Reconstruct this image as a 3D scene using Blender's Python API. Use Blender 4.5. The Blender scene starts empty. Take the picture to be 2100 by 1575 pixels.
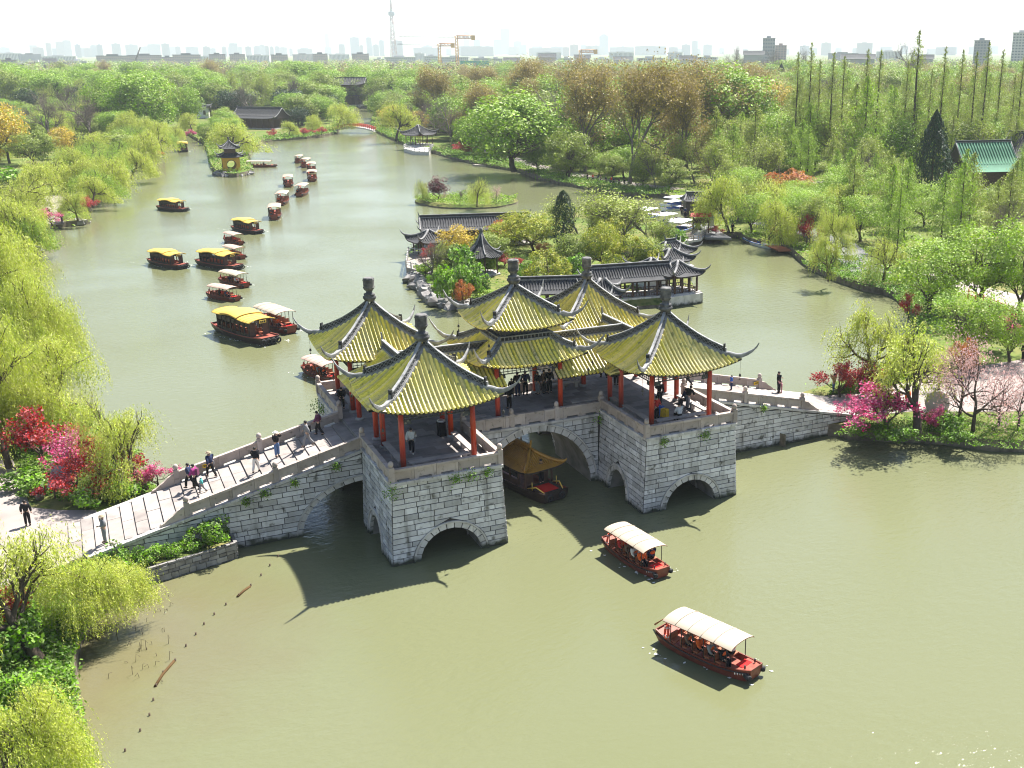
import bpy, math, random
import numpy as np
from mathutils import Vector, Matrix
from mathutils.geometry import tessellate_polygon

R = math.radians
scn = bpy.context.scene
COL = scn.collection

# ------------------------------------------------------------------ camera
CAM = np.array([-25.2007, -64.7602, 27.8783])
YAW, PITCH, ROLL, FPX, PSX = 0.4662, 0.2980, -0.0024, 2225.98, 212.62
def _axes():
    cy, sy = math.cos(YAW), math.sin(YAW)
    w = np.array([sy*math.cos(PITCH), cy*math.cos(PITCH), -math.sin(PITCH)])
    r = np.array([cy, -sy, 0.0]); u = np.cross(r, w)
    c, s = math.cos(ROLL), math.sin(ROLL)
    return c*r+s*u, -s*r+c*u, w
CR, CU, CW = _axes()
cam_data = bpy.data.cameras.new('camera')
cam_data.sensor_width = 36; cam_data.lens = FPX/2100*36
cam_data.shift_x = -PSX/2100
cam_data.clip_start = 0.5; cam_data.clip_end = 20000
cam = bpy.data.objects.new('camera', cam_data); COL.objects.link(cam)
m = Matrix.Identity(4)
for i in range(3):
    m[i][0], m[i][1], m[i][2], m[i][3] = CR[i], CU[i], -CW[i], CAM[i]
cam.matrix_world = m
scn.camera = cam

# ------------------------------------------------------------------ world, sun, exposure
SUN_TO = np.array([0.563, 0.287, 1.0]); SUN_TO /= np.linalg.norm(SUN_TO)
SUN_EL = math.asin(SUN_TO[2]); SUN_AZ = math.atan2(SUN_TO[0], SUN_TO[1])
world = bpy.data.worlds.new('World'); scn.world = world; world.use_nodes = True
wn = world.node_tree.nodes; wl = world.node_tree.links
sky = wn.new('ShaderNodeTexSky'); sky.sky_type = 'NISHITA'; sky.sun_disc = False
sky.sun_elevation = SUN_EL; sky.sun_rotation = SUN_AZ
sky.altitude = 30; sky.air_density = 1.0; sky.dust_density = 1.0; sky.ozone_density = 1.0
bg = wn['Background']; bg.inputs['Strength'].default_value = 0.065
wl.new(sky.outputs['Color'], bg.inputs['Color'])
sd = bpy.data.lights.new('sun', 'SUN'); sd.energy = 5.0; sd.angle = R(0.6); sd.color = (1.0, 0.955, 0.88)
sun = bpy.data.objects.new('sun', sd); COL.objects.link(sun)
sun.rotation_euler = Vector(SUN_TO).to_track_quat('Z', 'Y').to_euler()
sun.location = (60, 30, 120)
vs = scn.view_settings
vs.view_transform = 'Standard'; vs.look = 'None'; vs.exposure = 1.62; vs.gamma = 1.0
vs.use_curve_mapping = False
scn.render.engine = 'CYCLES'
scn.cycles.use_denoising = True; scn.cycles.filter_width = 1.1
scn.cycles.max_bounces = 8; scn.cycles.diffuse_bounces = 2; scn.cycles.glossy_bounces = 3
scn.cycles.transmission_bounces = 3; scn.cycles.volume_bounces = 1; scn.cycles.transparent_max_bounces = 8
scn.cycles.sample_clamp_indirect = 6; scn.cycles.caustics_reflective = False; scn.cycles.caustics_refractive = False

# ------------------------------------------------------------------ helpers
def at(px, py, z=0.0):
    """ground point (at height z) seen at a photograph position, used to survey the plan"""
    v = CW*FPX + CR*(px-1050-PSX) + CU*(787.5-py)
    return CAM + v*((z-CAM[2])/v[2])
def px_of(P):
    d = np.asarray(P, float)-CAM; D = d@CW
    return np.array([1050+PSX+FPX*(d@CR)/D, 787.5-FPX*(d@CU)/D]), D
def height_to(base, py):
    """height of a thing standing at base whose top shows at row py"""
    lo, hi = 0.0, min(400.0, CAM[2]-base[2]+.55*float(np.linalg.norm((base-CAM)[:2])))
    for _ in range(50):
        mid = (lo+hi)/2
        if px_of(base+np.array([0, 0, mid]))[0][1] > py: lo = mid
        else: hi = mid
    return lo
def dist(P): return float(np.linalg.norm(np.asarray(P)-CAM))

def tag(o, label=None, cat=None, group=None, kind=None):
    if label: o['label'] = label
    if cat: o['category'] = cat
    if group: o['group'] = group
    if kind: o['kind'] = kind
    return o
def link(o, parent=None):
    COL.objects.link(o)
    if parent is not None: o.parent = parent
    return o
def empty(name, loc=(0, 0, 0), rz=0, scale=None):
    o = bpy.data.objects.new(name, None); COL.objects.link(o)
    o.empty_display_size = 0.2
    o.location = loc; o.rotation_euler = (0, 0, rz)
    if scale is not None: o.scale = scale if hasattr(scale, '__len__') else (scale,)*3
    return o
def inst(name, me, parent=None, loc=(0, 0, 0), rot=(0, 0, 0), scale=None):
    o = bpy.data.objects.new(name, me); COL.objects.link(o)
    if parent is not None: o.parent = parent
    o.location = loc; o.rotation_euler = rot
    if scale is not None: o.scale = scale if hasattr(scale, '__len__') else (scale,)*3
    return o
def children_of(o): return [c for c in ALLCH.get(o.name, [])]
def copy_tree(o, parent=None):
    c = o.copy(); COL.objects.link(c)
    if parent is not None: c.parent = parent
    for ch in list(o.children): copy_tree(ch, c)
    return c

def mesh_np(name, V, F, mats, mi=None, smooth=False):
    V = np.asarray(V, np.float32); F = np.asarray(F, np.int32); k = F.shape[1]
    me = bpy.data.meshes.new(name)
    me.vertices.add(len(V)); me.vertices.foreach_set('co', V.ravel())
    me.loops.add(F.size); me.loops.foreach_set('vertex_index', F.ravel())
    me.polygons.add(len(F))
    me.polygons.foreach_set('loop_start', np.arange(0, F.size, k, dtype=np.int32))
    me.polygons.foreach_set('loop_total', np.full(len(F), k, np.int32))
    for mm in (mats if isinstance(mats, (list, tuple)) else [mats]): me.materials.append(mm)
    if mi is not None: me.polygons.foreach_set('material_index', np.asarray(mi, np.int32))
    if smooth: me.polygons.foreach_set('use_smooth', np.ones(len(F), bool))
    me.update(calc_edges=True)
    return me

class MB:
    """collects simple shapes and links them as one mesh"""
    def __init__(s): s.v = []; s.f = []; s.m = []; s.sm = []
    def add(s, V, F, mi=0, smooth=False):
        o = len(s.v); s.v.extend([tuple(map(float, p)) for p in V])
        for f in F:
            s.f.append(tuple(i+o for i in f)); s.m.append(mi); s.sm.append(smooth)
        return s
    def box(s, x0, x1, y0, y1, z0, z1, mi=0):
        V = [(x0,y0,z0),(x1,y0,z0),(x1,y1,z0),(x0,y1,z0),(x0,y0,z1),(x1,y0,z1),(x1,y1,z1),(x0,y1,z1)]
        return s.add(V, [(0,3,2,1),(4,5,6,7),(0,1,5,4),(1,2,6,5),(2,3,7,6),(3,0,4,7)], mi)
    def cbox(s, c, d, rz=0, mi=0, taper=1.0):
        hx, hy, hz = d[0]/2, d[1]/2, d[2]/2; V = []
        ca, sa = math.cos(rz), math.sin(rz)
        for z, t in ((-hz, 1), (hz, taper)):
            for x, y in ((-hx,-hy),(hx,-hy),(hx,hy),(-hx,hy)):
                x2, y2 = x*t, y*t
                V.append((c[0]+x2*ca-y2*sa, c[1]+x2*sa+y2*ca, c[2]+z))
        return s.add(V, [(0,3,2,1),(4,5,6,7),(0,1,5,4),(1,2,6,5),(2,3,7,6),(3,0,4,7)], mi)
    def tube(s, P, rad, n=6, mi=0, caps=True, smooth=True, sq=None):
        P = [np.asarray(p, float) for p in P]
        if not hasattr(rad, '__len__'): rad = [rad]*len(P)
        V = []; prev = None
        for i, p in enumerate(P):
            d = P[min(i+1, len(P)-1)]-P[max(i-1, 0)]; d = d/(np.linalg.norm(d)+1e-9)
            if prev is None:
                a = np.array([0, 0, 1.0]) if abs(d[2]) < .9 else np.array([1.0, 0, 0])
                e = np.cross(a, d)
            else: e = prev-d*(prev@d)
            e /= np.linalg.norm(e)+1e-9; prev = e; g = np.cross(d, e)
            for k in range(n):
                t = 2*math.pi*k/n
                V.append(p+rad[i]*(math.cos(t)*e+math.sin(t)*g))
        F = [(i*n+k, i*n+(k+1) % n, (i+1)*n+(k+1) % n, (i+1)*n+k) for i in range(len(P)-1) for k in range(n)]
        s.add(V, F, mi, smooth)
        if caps:
            o = len(s.v)-len(V)
            s.f.append(tuple(o+k for k in range(n))[::-1]); s.m.append(mi); s.sm.append(False)
            s.f.append(tuple(o+(len(P)-1)*n+k for k in range(n))); s.m.append(mi); s.sm.append(False)
        return s
    def lathe(s, c, prof, n=12, mi=0, smooth=True):
        V = [(c[0]+r*math.cos(2*math.pi*k/n), c[1]+r*math.sin(2*math.pi*k/n), c[2]+z) for r, z in prof for k in range(n)]
        F = [(i*n+k, i*n+(k+1) % n, (i+1)*n+(k+1) % n, (i+1)*n+k) for i in range(len(prof)-1) for k in range(n)]
        s.add(V, F, mi, smooth); o = len(s.v)-len(V)
        s.f.append(tuple(o+k for k in range(n))[::-1]); s.m.append(mi); s.sm.append(False)
        s.f.append(tuple(o+(len(prof)-1)*n+k for k in range(n))); s.m.append(mi); s.sm.append(False)
        return s
    def prism(s, poly, z0, z1, mi=0):
        n = len(poly)
        V = [(x, y, z0) for x, y in poly]+[(x, y, z1) for x, y in poly]
        s.add(V, [(i, (i+1) % n, (i+1) % n+n, i+n) for i in range(n)], mi)
        o = len(s.v)-2*n
        for tri in tessellate_polygon([[Vector((x, y, 0)) for x, y in poly]]):
            s.f.append(tuple(o+n+i for i in tri)); s.m.append(mi); s.sm.append(False)
            s.f.append(tuple(o+i for i in tri[::-1])); s.m.append(mi); s.sm.append(False)
        return s
    def grid(s, G, mi=0, smooth=True, flip=False):
        """G[i][j] -> point"""
        a, b = len(G), len(G[0])
        V = [p for row in G for p in row]
        F = [(i*b+j, i*b+j+1, (i+1)*b+j+1, (i+1)*b+j) for i in range(a-1) for j in range(b-1)]
        if flip: F = [f[::-1] for f in F]
        return s.add(V, F, mi, smooth)
    def hexa(s, V8, mi=0):
        return s.add(V8, [(0,3,2,1),(4,5,6,7),(0,1,5,4),(1,2,6,5),(2,3,7,6),(3,0,4,7)], mi)
    def mesh(s, name, mats):
        me = bpy.data.meshes.new(name); me.from_pydata(s.v, [], s.f)
        for mm in (mats if isinstance(mats, (list, tuple)) else [mats]): me.materials.append(mm)
        me.polygons.foreach_set('material_index', np.array(s.m, np.int32))
        me.polygons.foreach_set('use_smooth', np.array(s.sm, bool))
        me.update(); return me
    def build(s, name, mats, parent=None, loc=(0, 0, 0), rot=(0, 0, 0), scale=None):
        return inst(name, s.mesh(name, mats), parent, loc, rot, scale)

# ------------------------------------------------------------------ materials
def mat(name, col, rough=.7, spec=.35, col2=None, nscale=1.5, nmix=(.35, .7), objvar=0.0, islvar=0.0, bump=0.0,
        bscale=20.0, metal=0.0, coords='Object', col3=None, n3=6.0, m3=(.55, .7), trans=0.0, coat=0.0):
    m_ = bpy.data.materials.new(name); m_.use_nodes = True
    nt = m_.node_tree; N = nt.nodes; L = nt.links
    b = N['Principled BSDF']
    b.inputs['Roughness'].default_value = rough; b.inputs['Specular IOR Level'].default_value = spec
    b.inputs['Metallic'].default_value = metal
    if coat: b.inputs['Coat Weight'].default_value = coat; b.inputs['Coat Roughness'].default_value = .08
    c4 = (*col, 1)
    tc = N.new('ShaderNodeTexCoord'); src = None
    vec = tc.outputs[coords]
    if coords == 'Object':       # shift by object so that alike pieces do not share their stains
        oi0 = N.new('ShaderNodeObjectInfo'); va = N.new('ShaderNodeVectorMath'); va.operation = 'ADD'
        sc0 = N.new('ShaderNodeMath'); sc0.operation = 'MULTIPLY'; sc0.inputs[1].default_value = 57.0
        L.new(oi0.outputs['Random'], sc0.inputs[0]); L.new(vec, va.inputs[0]); L.new(sc0.outputs[0], va.inputs[1]); vec = va.outputs[0]
    def noise(sc, det=4):
        n = N.new('ShaderNodeTexNoise'); n.inputs['Scale'].default_value = sc; n.inputs['Detail'].default_value = det
        L.new(vec, n.inputs['Vector']); return n
    def mixn(a, bcol, fac):
        x = N.new('ShaderNodeMix'); x.data_type = 'RGBA'
        if isinstance(a, tuple): x.inputs[6].default_value = a
        else: L.new(a, x.inputs[6])
        x.inputs[7].default_value = (*bcol, 1); L.new(fac, x.inputs[0]); return x.outputs[2]
    cur = c4
    def ramp(out, lo, hi):
        r = N.new('ShaderNodeMapRange'); r.inputs['From Min'].default_value = lo; r.inputs['From Max'].default_value = hi
        L.new(out, r.inputs['Value']); return r.outputs[0]
    if col2: cur = mixn(cur, col2, ramp(noise(nscale).outputs['Fac'], *nmix))
    if col3: cur = mixn(cur, col3, ramp(noise(n3, 6).outputs['Fac'], *m3))
    if objvar or islvar:
        if objvar: oi = N.new('ShaderNodeObjectInfo'); rnd = oi.outputs['Random']; amt = objvar
        else: ge = N.new('ShaderNodeNewGeometry'); rnd = ge.outputs['Random Per Island']; amt = islvar
        hs = N.new('ShaderNodeHueSaturation')
        L.new(ramp_to(N, L, rnd, 1-amt, 1+amt), hs.inputs['Value'])
        sh = N.new('ShaderNodeMath'); sh.operation = 'MULTIPLY'; sh.inputs[1].default_value = 7.31
        fr = N.new('ShaderNodeMath'); fr.operation = 'FRACT'; L.new(rnd, sh.inputs[0]); L.new(sh.outputs[0], fr.inputs[0])
        L.new(ramp_to(N, L, fr.outputs[0], 1-amt*.8, 1+amt*.8), hs.inputs['Saturation'])
        L.new(ramp_to(N, L, fr.outputs[0], .5-amt*.04, .5+amt*.04), hs.inputs['Hue'])
        if isinstance(cur, tuple): hs.inputs['Color'].default_value = cur
        else: L.new(cur, hs.inputs['Color'])
        cur = hs.outputs[0]
    if isinstance(cur, tuple): b.inputs['Base Color'].default_value = cur
    else: L.new(cur, b.inputs['Base Color'])
    if bump:
        bn = N.new('ShaderNodeBump'); bn.inputs['Strength'].default_value = bump; bn.inputs['Distance'].default_value = .03
        L.new(noise(bscale, 5).outputs['Fac'], bn.inputs['Height']); L.new(bn.outputs[0], b.inputs['Normal'])
    if trans:
        out = N['Material Output']; tr = N.new('ShaderNodeBsdfTranslucent'); mx = N.new('ShaderNodeMixShader')
        mx.inputs[0].default_value = trans
        if isinstance(cur, tuple): tr.inputs[0].default_value = cur
        else: L.new(cur, tr.inputs[0])
        L.new(b.outputs[0], mx.inputs[1]); L.new(tr.outputs[0], mx.inputs[2]); L.new(mx.outputs[0], out.inputs['Surface'])
    return m_
def weather(m_, wet=(.055, .06, .04), streak=(.15, .14, .12)):
    """dark wet growth along the waterline and run-off streaks down a wall, fixed to the stone"""
    nt = m_.node_tree; N = nt.nodes; L = nt.links; b = N['Principled BSDF']; src = b.inputs['Base Color'].links[0].from_socket
    ge = N.new('ShaderNodeNewGeometry'); sp = N.new('ShaderNodeSeparateXYZ'); L.new(ge.outputs['Position'], sp.inputs[0])
    mp = N.new('ShaderNodeMapping'); mp.inputs['Scale'].default_value = (1.3, 1.3, .16); L.new(ge.outputs['Position'], mp.inputs['Vector'])
    n1 = N.new('ShaderNodeTexNoise'); n1.inputs['Scale'].default_value = 1.4; n1.inputs['Detail'].default_value = 7; L.new(mp.outputs[0], n1.inputs['Vector'])
    r1 = N.new('ShaderNodeMapRange'); r1.inputs['From Min'].default_value = .54; r1.inputs['From Max'].default_value = .74; r1.inputs['To Max'].default_value = .75; L.new(n1.outputs['Fac'], r1.inputs['Value'])
    x = N.new('ShaderNodeMix'); x.data_type = 'RGBA'; x.inputs[7].default_value = (*streak, 1); L.new(src, x.inputs[6]); L.new(r1.outputs[0], x.inputs[0])
    n2 = N.new('ShaderNodeTexNoise'); n2.inputs['Scale'].default_value = 2.2; L.new(ge.outputs['Position'], n2.inputs['Vector'])
    ad = N.new('ShaderNodeMath'); ad.operation = 'MULTIPLY_ADD'; ad.inputs[1].default_value = -.7; L.new(n2.outputs['Fac'], ad.inputs[0]); L.new(sp.outputs['Z'], ad.inputs[2])
    r2 = N.new('ShaderNodeMapRange'); r2.inputs['From Min'].default_value = .12; r2.inputs['From Max'].default_value = -.22; L.new(ad.outputs[0], r2.inputs['Value'])
    y = N.new('ShaderNodeMix'); y.data_type = 'RGBA'; y.inputs[7].default_value = (*wet, 1); L.new(x.outputs[2], y.inputs[6]); L.new(r2.outputs[0], y.inputs[0])
    L.new(y.outputs[2], b.inputs['Base Color'])
def ramp_to(N, L, out, lo, hi):
    r = N.new('ShaderNodeMapRange'); r.inputs['To Min'].default_value = lo; r.inputs['To Max'].default_value = hi
    L.new(out, r.inputs['Value']); return r.outputs[0]
def leaf(name, a, b_, trans=.45, var=.25):
    return mat(name, a, rough=.55, spec=.25, col2=b_, nscale=.9, nmix=(.35, .65), islvar=var, trans=trans)

STONE = mat('stone_block', (.565, .55, .555), .8, .2, (.43, .41, .395), 1.6, (.38, .75), objvar=.26, bump=.5, bscale=14, col3=(.13, .125, .11), n3=2.4, m3=(.58, .72))
STONE_EDGE = mat('dressed_stone', (.56, .53, .51), .8, .2, (.43, .40, .37), 1.2, (.4, .7), objvar=.2, bump=.35, bscale=18, col3=(.22, .20, .17), n3=3, m3=(.6, .75))
weather(STONE); weather(STONE_EDGE)
JOINT = mat('mortar_joint', (.07, .062, .06), .95, .1, (.04, .036, .034), 3)
PARAPET = mat('parapet_stone', (.42, .35, .31), .8, .2, (.33, .27, .235), 1.0, (.4, .7), objvar=.16, bump=.35, bscale=16, col3=(.2, .175, .15), n3=4, m3=(.58, .75))
PAVING = mat('paving_stone', (.31, .275, .25), .85, .2, (.23, .20, .185), 1.3, (.35, .7), objvar=.16, bump=.4, bscale=12, col3=(.26, .235, .21), n3=5, m3=(.6, .76))
FLOORST = mat('deck_stone', (.28, .25, .24), .75, .3, (.2, .18, .175), 1.2, (.4, .7), objvar=.2, bump=.3, bscale=10)
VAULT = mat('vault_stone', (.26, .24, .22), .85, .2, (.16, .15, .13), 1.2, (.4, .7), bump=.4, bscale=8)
TILE = mat('glazed_tile', (.80, .67, .19), .32, .5, (.67, .57, .145), 3.5, (.4, .7), objvar=.2, col3=(.24, .25, .08), n3=2.2, m3=(.58, .74), bump=.15, bscale=30)
PAN = mat('pan_tile', (.58, .52, .15), .4, .4, (.42, .40, .12), 2.5, (.35, .65), bump=.2, bscale=22)
RIDGE = mat('grey_ridge', (.24, .235, .235), .85, .2, (.12, .12, .12), 2.2, (.4, .7), bump=.3, bscale=25)
RIDGE_W = mat('pale_ridge', (.30, .30, .30), .85, .2, (.15, .15, .155), 2.5, (.4, .7), bump=.3, bscale=25)
RIDGE_D = mat('dark_lattice', (.045, .045, .047), .85, .2, (.03, .03, .03), 4, (.4, .6))
REDCOL = mat('red_lacquer', (.52, .055, .02), .38, .4, (.42, .045, .02), 1.5, (.4, .7), objvar=.06)
DARKWOOD = mat('dark_wood', (.055, .04, .035), .6, .3, (.035, .027, .024), 4, (.4, .7))
FRIEZE = mat('painted_frieze', (.05, .055, .06), .6, .3, (.22, .2, .17), 7.0, (.58, .66))
BELL = mat('bronze_bell', (.06, .055, .045), .5, .5, metal=.6)
GREYTILE = mat('grey_tile', (.05, .051, .055), .8, .25, (.03, .031, .034), 2.0, (.4, .7), objvar=.12, bump=.3, bscale=25)
WHITEWALL = mat('white_plaster', (.72, .71, .69), .85, .2, (.6, .59, .57), .8, (.45, .75))
YELLOWWALL = mat('yellow_wall', (.62, .34, .045), .85, .2, (.5, .27, .04), 1.0, (.45, .75))
ROCK = mat('garden_rock', (.30, .29, .28), .9, .15, (.16, .15, .145), 1.2, (.35, .65), bump=.8, bscale=5, objvar=.2)
BARK = mat('bark', (.085, .065, .05), .9, .15, (.05, .04, .032), 3, (.4, .7), bump=.6, bscale=12)
BARK_G = mat('grey_bark', (.16, .135, .12), .9, .15, (.1, .085, .075), 3, (.4, .7))
# ------------------------------------------------------------------ lake, land, paths
def smooth_poly(P, n=3, jit=0.0, seed=1):
    rg = random.Random(seed); P = [np.array(p[:2], float) for p in P]; out = []
    N_ = len(P)
    for i in range(N_):
        p0, p1, p2, p3 = P[i-1], P[i], P[(i+1) % N_], P[(i+2) % N_]
        for k in range(n):
            t = k/n
            q = .5*((2*p1)+(-p0+p2)*t+(2*p0-5*p1+4*p2-p3)*t*t+(-p0+3*p1-3*p2+p3)*t**3)
            if jit and k: q = q+np.array([rg.uniform(-jit, jit), rg.uniform(-jit, jit)])
            out.append(q)
    return out
def A2(px, py, z=0.0): return tuple(at(px, py, z)[:2])
LAKE = [(-29, -120), (-28, -40), (-27.8, -20), (-27.6, -12), (-26.6, -8.6), (-25.2, -5.4), (-19.4, -3.9), (-19.4, 3.4), (-22, 6), (-24, 11), (-26, 19),
        (-27.5, 30), (-28.5, 45), (-29.5, 65), (-30.5, 90), A2(78, 540), A2(82, 520), A2(112, 508), A2(70, 492), A2(110, 470), A2(185, 459), A2(165, 445),
        A2(188, 430), A2(215, 402), A2(245, 372), A2(290, 339), A2(330, 318), A2(346, 304), A2(366, 296), A2(372, 284), A2(386, 277), A2(400, 286),
        A2(420, 298), A2(428, 318), A2(433, 343), A2(446, 358), A2(475, 364), A2(505, 360), A2(517, 350), A2(508, 332), A2(522, 306), A2(542, 292),
        A2(600, 287), A2(645, 283), A2(688, 274), A2(697, 262), A2(700, 246), A2(722, 232), A2(730, 223), A2(752, 223), A2(770, 234), A2(762, 252), A2(772, 270),
        A2(800, 284), A2(845, 304), A2(880, 312), A2(915, 322), A2(985, 340), A2(1060, 352), A2(1110, 370), A2(1200, 388), A2(1290, 402), A2(1345, 404),
        A2(1378, 412), A2(1400, 425), A2(1418, 445), A2(1440, 468), A2(1446, 488), A2(1510, 488), A2(1535, 500), A2(1612, 515), A2(1650, 545),
        A2(1700, 572), A2(1770, 597), A2(1830, 610), A2(1866, 645), A2(1888, 690), A2(1870, 735), A2(1810, 765), A2(1760, 788), (27, 4.5), (24.5, 3.4), (19.5, 3.4), (19.5, -3.4),
        A2(1600, 907), A2(1700, 894), A2(1760, 904), A2(1850, 907), A2(1950, 914), A2(2100, 928), (45, -16), (62, -26), (90, -60), (110, -120)]
LAKE = smooth_poly(LAKE, 3, .12, 4)
LANDZ = 0.95
def land_mat():
    m_ = mat('grass_earth', (.10, .15, .03), .95, .1, (.16, .15, .055), .12, (.4, .62), coords='Generated')
    nt = m_.node_tree; N = nt.nodes; L = nt.links
    b = N['Principled BSDF']; tc = [n for n in N if n.type == 'TEX_COORD'][0]; src = b.inputs['Base Color'].links[0].from_socket
    for n in N:
        if n.type == 'TEX_NOISE': L.new(tc.outputs['Object'], n.inputs['Vector'])
    nn = N.new('ShaderNodeTexNoise'); nn.inputs['Scale'].default_value = 1.7; nn.inputs['Detail'].default_value = 6
    L.new(tc.outputs['Object'], nn.inputs['Vector'])
    mr = N.new('ShaderNodeMapRange'); mr.inputs['From Min'].default_value = .45; mr.inputs['From Max'].default_value = .65; L.new(nn.outputs['Fac'], mr.inputs['Value'])
    mx = N.new('ShaderNodeMix'); mx.data_type = 'RGBA'; mx.inputs[7].default_value = (.055, .085, .02, 1); L.new(mr.outputs[0], mx.inputs[0]); L.new(src, mx.inputs[6])
    L.new(mx.outputs[2], b.inputs['Base Color'])
    return m_
GRASS = land_mat()
BANK = mat('bank_stone', (.20, .17, .13), .9, .15, (.1, .085, .065), 1.4, (.4, .65), bump=.8, bscale=4)
OUT = [(-3000, -200), (7000, -200), (7000, 9000), (-3000, 9000)]
def land():
    polys = [[Vector((x, y, 0)) for x, y in OUT], [Vector((p[0], p[1], 0)) for p in LAKE]]
    flat = [p for q in polys for p in q]
    V = [(p.x, p.y, LANDZ) for p in flat]; F = []
    for t in tessellate_polygon(polys):
        a, b, c = [flat[i] for i in t]
        F.append(t if (b-a).cross(c-a).z > 0 else t[::-1])
    mb = MB(); mb.add(V, F, 0)
    n = len(LAKE); V = [(p[0], p[1], LANDZ-.002) for p in LAKE]+[(p[0]*1.0, p[1], -1.2) for p in LAKE]
    mb.add(V, [(i, (i+1) % n, n+(i+1) % n, n+i) for i in range(n)], 1)
    tag(mb.build('ground', [GRASS, BANK]), kind='structure')
land()
def water_mat():
    m_ = bpy.data.materials.new('pond_water'); m_.use_nodes = True
    nt = m_.node_tree; N = nt.nodes; L = nt.links; b = N['Principled BSDF']
    tc = N.new('ShaderNodeTexCoord')
    n1 = N.new('ShaderNodeTexNoise'); n1.inputs['Scale'].default_value = .035; n1.inputs['Detail'].default_value = 3; L.new(tc.outputs['Object'], n1.inputs['Vector'])
    mx = N.new('ShaderNodeMix'); mx.data_type = 'RGBA'; mx.inputs[6].default_value = (.125, .133, .066, 1); mx.inputs[7].default_value = (.132, .139, .075, 1)
    mr = N.new('ShaderNodeMapRange'); mr.inputs['From Min'].default_value = .35; mr.inputs['From Max'].default_value = .65; L.new(n1.outputs['Fac'], mr.inputs['Value'])
    L.new(mr.outputs[0], mx.inputs[0])
    # brown silt showing through the shallows by the near left bank
    vd = N.new('ShaderNodeVectorMath'); vd.operation = 'DISTANCE'; vd.inputs[1].default_value = (-27, -11, 0); L.new(tc.outputs['Object'], vd.inputs[0])
    ns = N.new('ShaderNodeTexNoise'); ns.inputs['Scale'].default_value = .35; ns.inputs['Detail'].default_value = 5; L.new(tc.outputs['Object'], ns.inputs['Vector'])
    am = N.new('ShaderNodeMath'); am.operation = 'MULTIPLY_ADD'; am.inputs[1].default_value = 9.0; L.new(ns.outputs['Fac'], am.inputs[0]); L.new(vd.outputs['Value'], am.inputs[2])
    ms = N.new('ShaderNodeMapRange'); ms.inputs['From Min'].default_value = 17.5; ms.inputs['From Max'].default_value = 8.0; ms.inputs['To Max'].default_value = .5; L.new(am.outputs[0], ms.inputs['Value'])
    mb_ = N.new('ShaderNodeMix'); mb_.data_type = 'RGBA'; mb_.inputs[7].default_value = (.115, .085, .048, 1); L.new(mx.outputs[2], mb_.inputs[6]); L.new(ms.outputs[0], mb_.inputs[0]); L.new(mb_.outputs[2], b.inputs['Base Color'])
    b.inputs['Roughness'].default_value = .09; b.inputs['IOR'].default_value = 1.33
    mp = N.new('ShaderNodeMapping'); mp.inputs['Scale'].default_value = (.9, 1.5, 1); mp.inputs['Rotation'].default_value = (0, 0, R(-25)); L.new(tc.outputs['Object'], mp.inputs['Vector'])
    w1 = N.new('ShaderNodeTexNoise'); w1.inputs['Scale'].default_value = 1.5; w1.inputs['Detail'].default_value = 4; w1.inputs['Roughness'].default_value = .62; L.new(mp.outputs[0], w1.inputs['Vector'])
    w2 = N.new('ShaderNodeTexNoise'); w2.inputs['Scale'].default_value = .05; w2.inputs['Detail'].default_value = 2; L.new(tc.outputs['Object'], w2.inputs['Vector'])
    mr2 = N.new('ShaderNodeMapRange'); mr2.inputs['From Min'].default_value = .35; mr2.inputs['From Max'].default_value = .7; mr2.inputs['To Min'].default_value = .3; mr2.inputs['To Max'].default_value = 1.0
    L.new(w2.outputs['Fac'], mr2.inputs['Value'])
    bp = N.new('ShaderNodeBump'); bp.inputs['Distance'].default_value = .092; L.new(mr2.outputs[0], bp.inputs['Strength']); L.new(w1.outputs['Fac'], bp.inputs['Height'])
    L.new(bp.outputs[0], b.inputs['Normal'])
    return m_
WATER = water_mat()
mb = MB(); mb.add([(-120, -130, 0), (420, -130, 0), (420, 900, 0), (-120, 900, 0)], [(0, 1, 2, 3)])
tag(mb.build('water', WATER), kind='structure')
SHORES = [LAKE]
def island(name, poly, z, jit=.1, seed=3):
    P = smooth_poly(poly, 3, jit, seed); n = len(P); mb = MB()
    a = sum(P[i][0]*P[(i+1) % n][1]-P[(i+1) % n][0]*P[i][1] for i in range(n))
    if a < 0: P = P[::-1]
    c = sum(P)/n
    I = [c+(p-c)*(1-.8/np.linalg.norm(p-c)) for p in P]
    V = [(p[0], p[1], -1) for p in P]+[(p[0], p[1], z*.35) for p in P]+[(p[0], p[1], z) for p in I]
    mb.add(V, [(i, (i+1) % n, n+(i+1) % n, n+i) for i in range(n)], 1)
    mb.add(V, [(n+i, n+(i+1) % n, 2*n+(i+1) % n, 2*n+i) for i in range(n)], 0)
    for t in tessellate_polygon([[Vector((p[0], p[1], 0)) for p in I]]):
        q = [I[k] for k in t]; cr = (q[1]-q[0])[0]*(q[2]-q[0])[1]-(q[1]-q[0])[1]*(q[2]-q[0])[0]
        mb.f.append(tuple(2*n+k+0 for k in (t if cr > 0 else t[::-1]))); mb.m.append(0); mb.sm.append(False)
    # the triangles above index the second copy of V; shift them
    base = len(mb.v)-len(V)
    k0 = len(mb.f)-(n-2)
    for k in range(k0, len(mb.f)): mb.f[k] = tuple(i+base for i in mb.f[k])
    tag(mb.build(name, [GRASS, BANK]), kind='structure'); SHORES.append(P)
    return P
GARDEN = [A2(*p) for p in [(833, 548), (846, 572), (866, 592), (880, 612), (905, 626), (950, 634), (1010, 645), (1150, 640), (1300, 634), (1420, 622), (1424, 602), (1412, 565),
                           (1420, 525), (1405, 505), (1385, 485), (1345, 458), (1290, 446), (1200, 440), (1100, 452), (985, 462), (880, 476), (858, 500), (836, 522)]]
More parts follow.
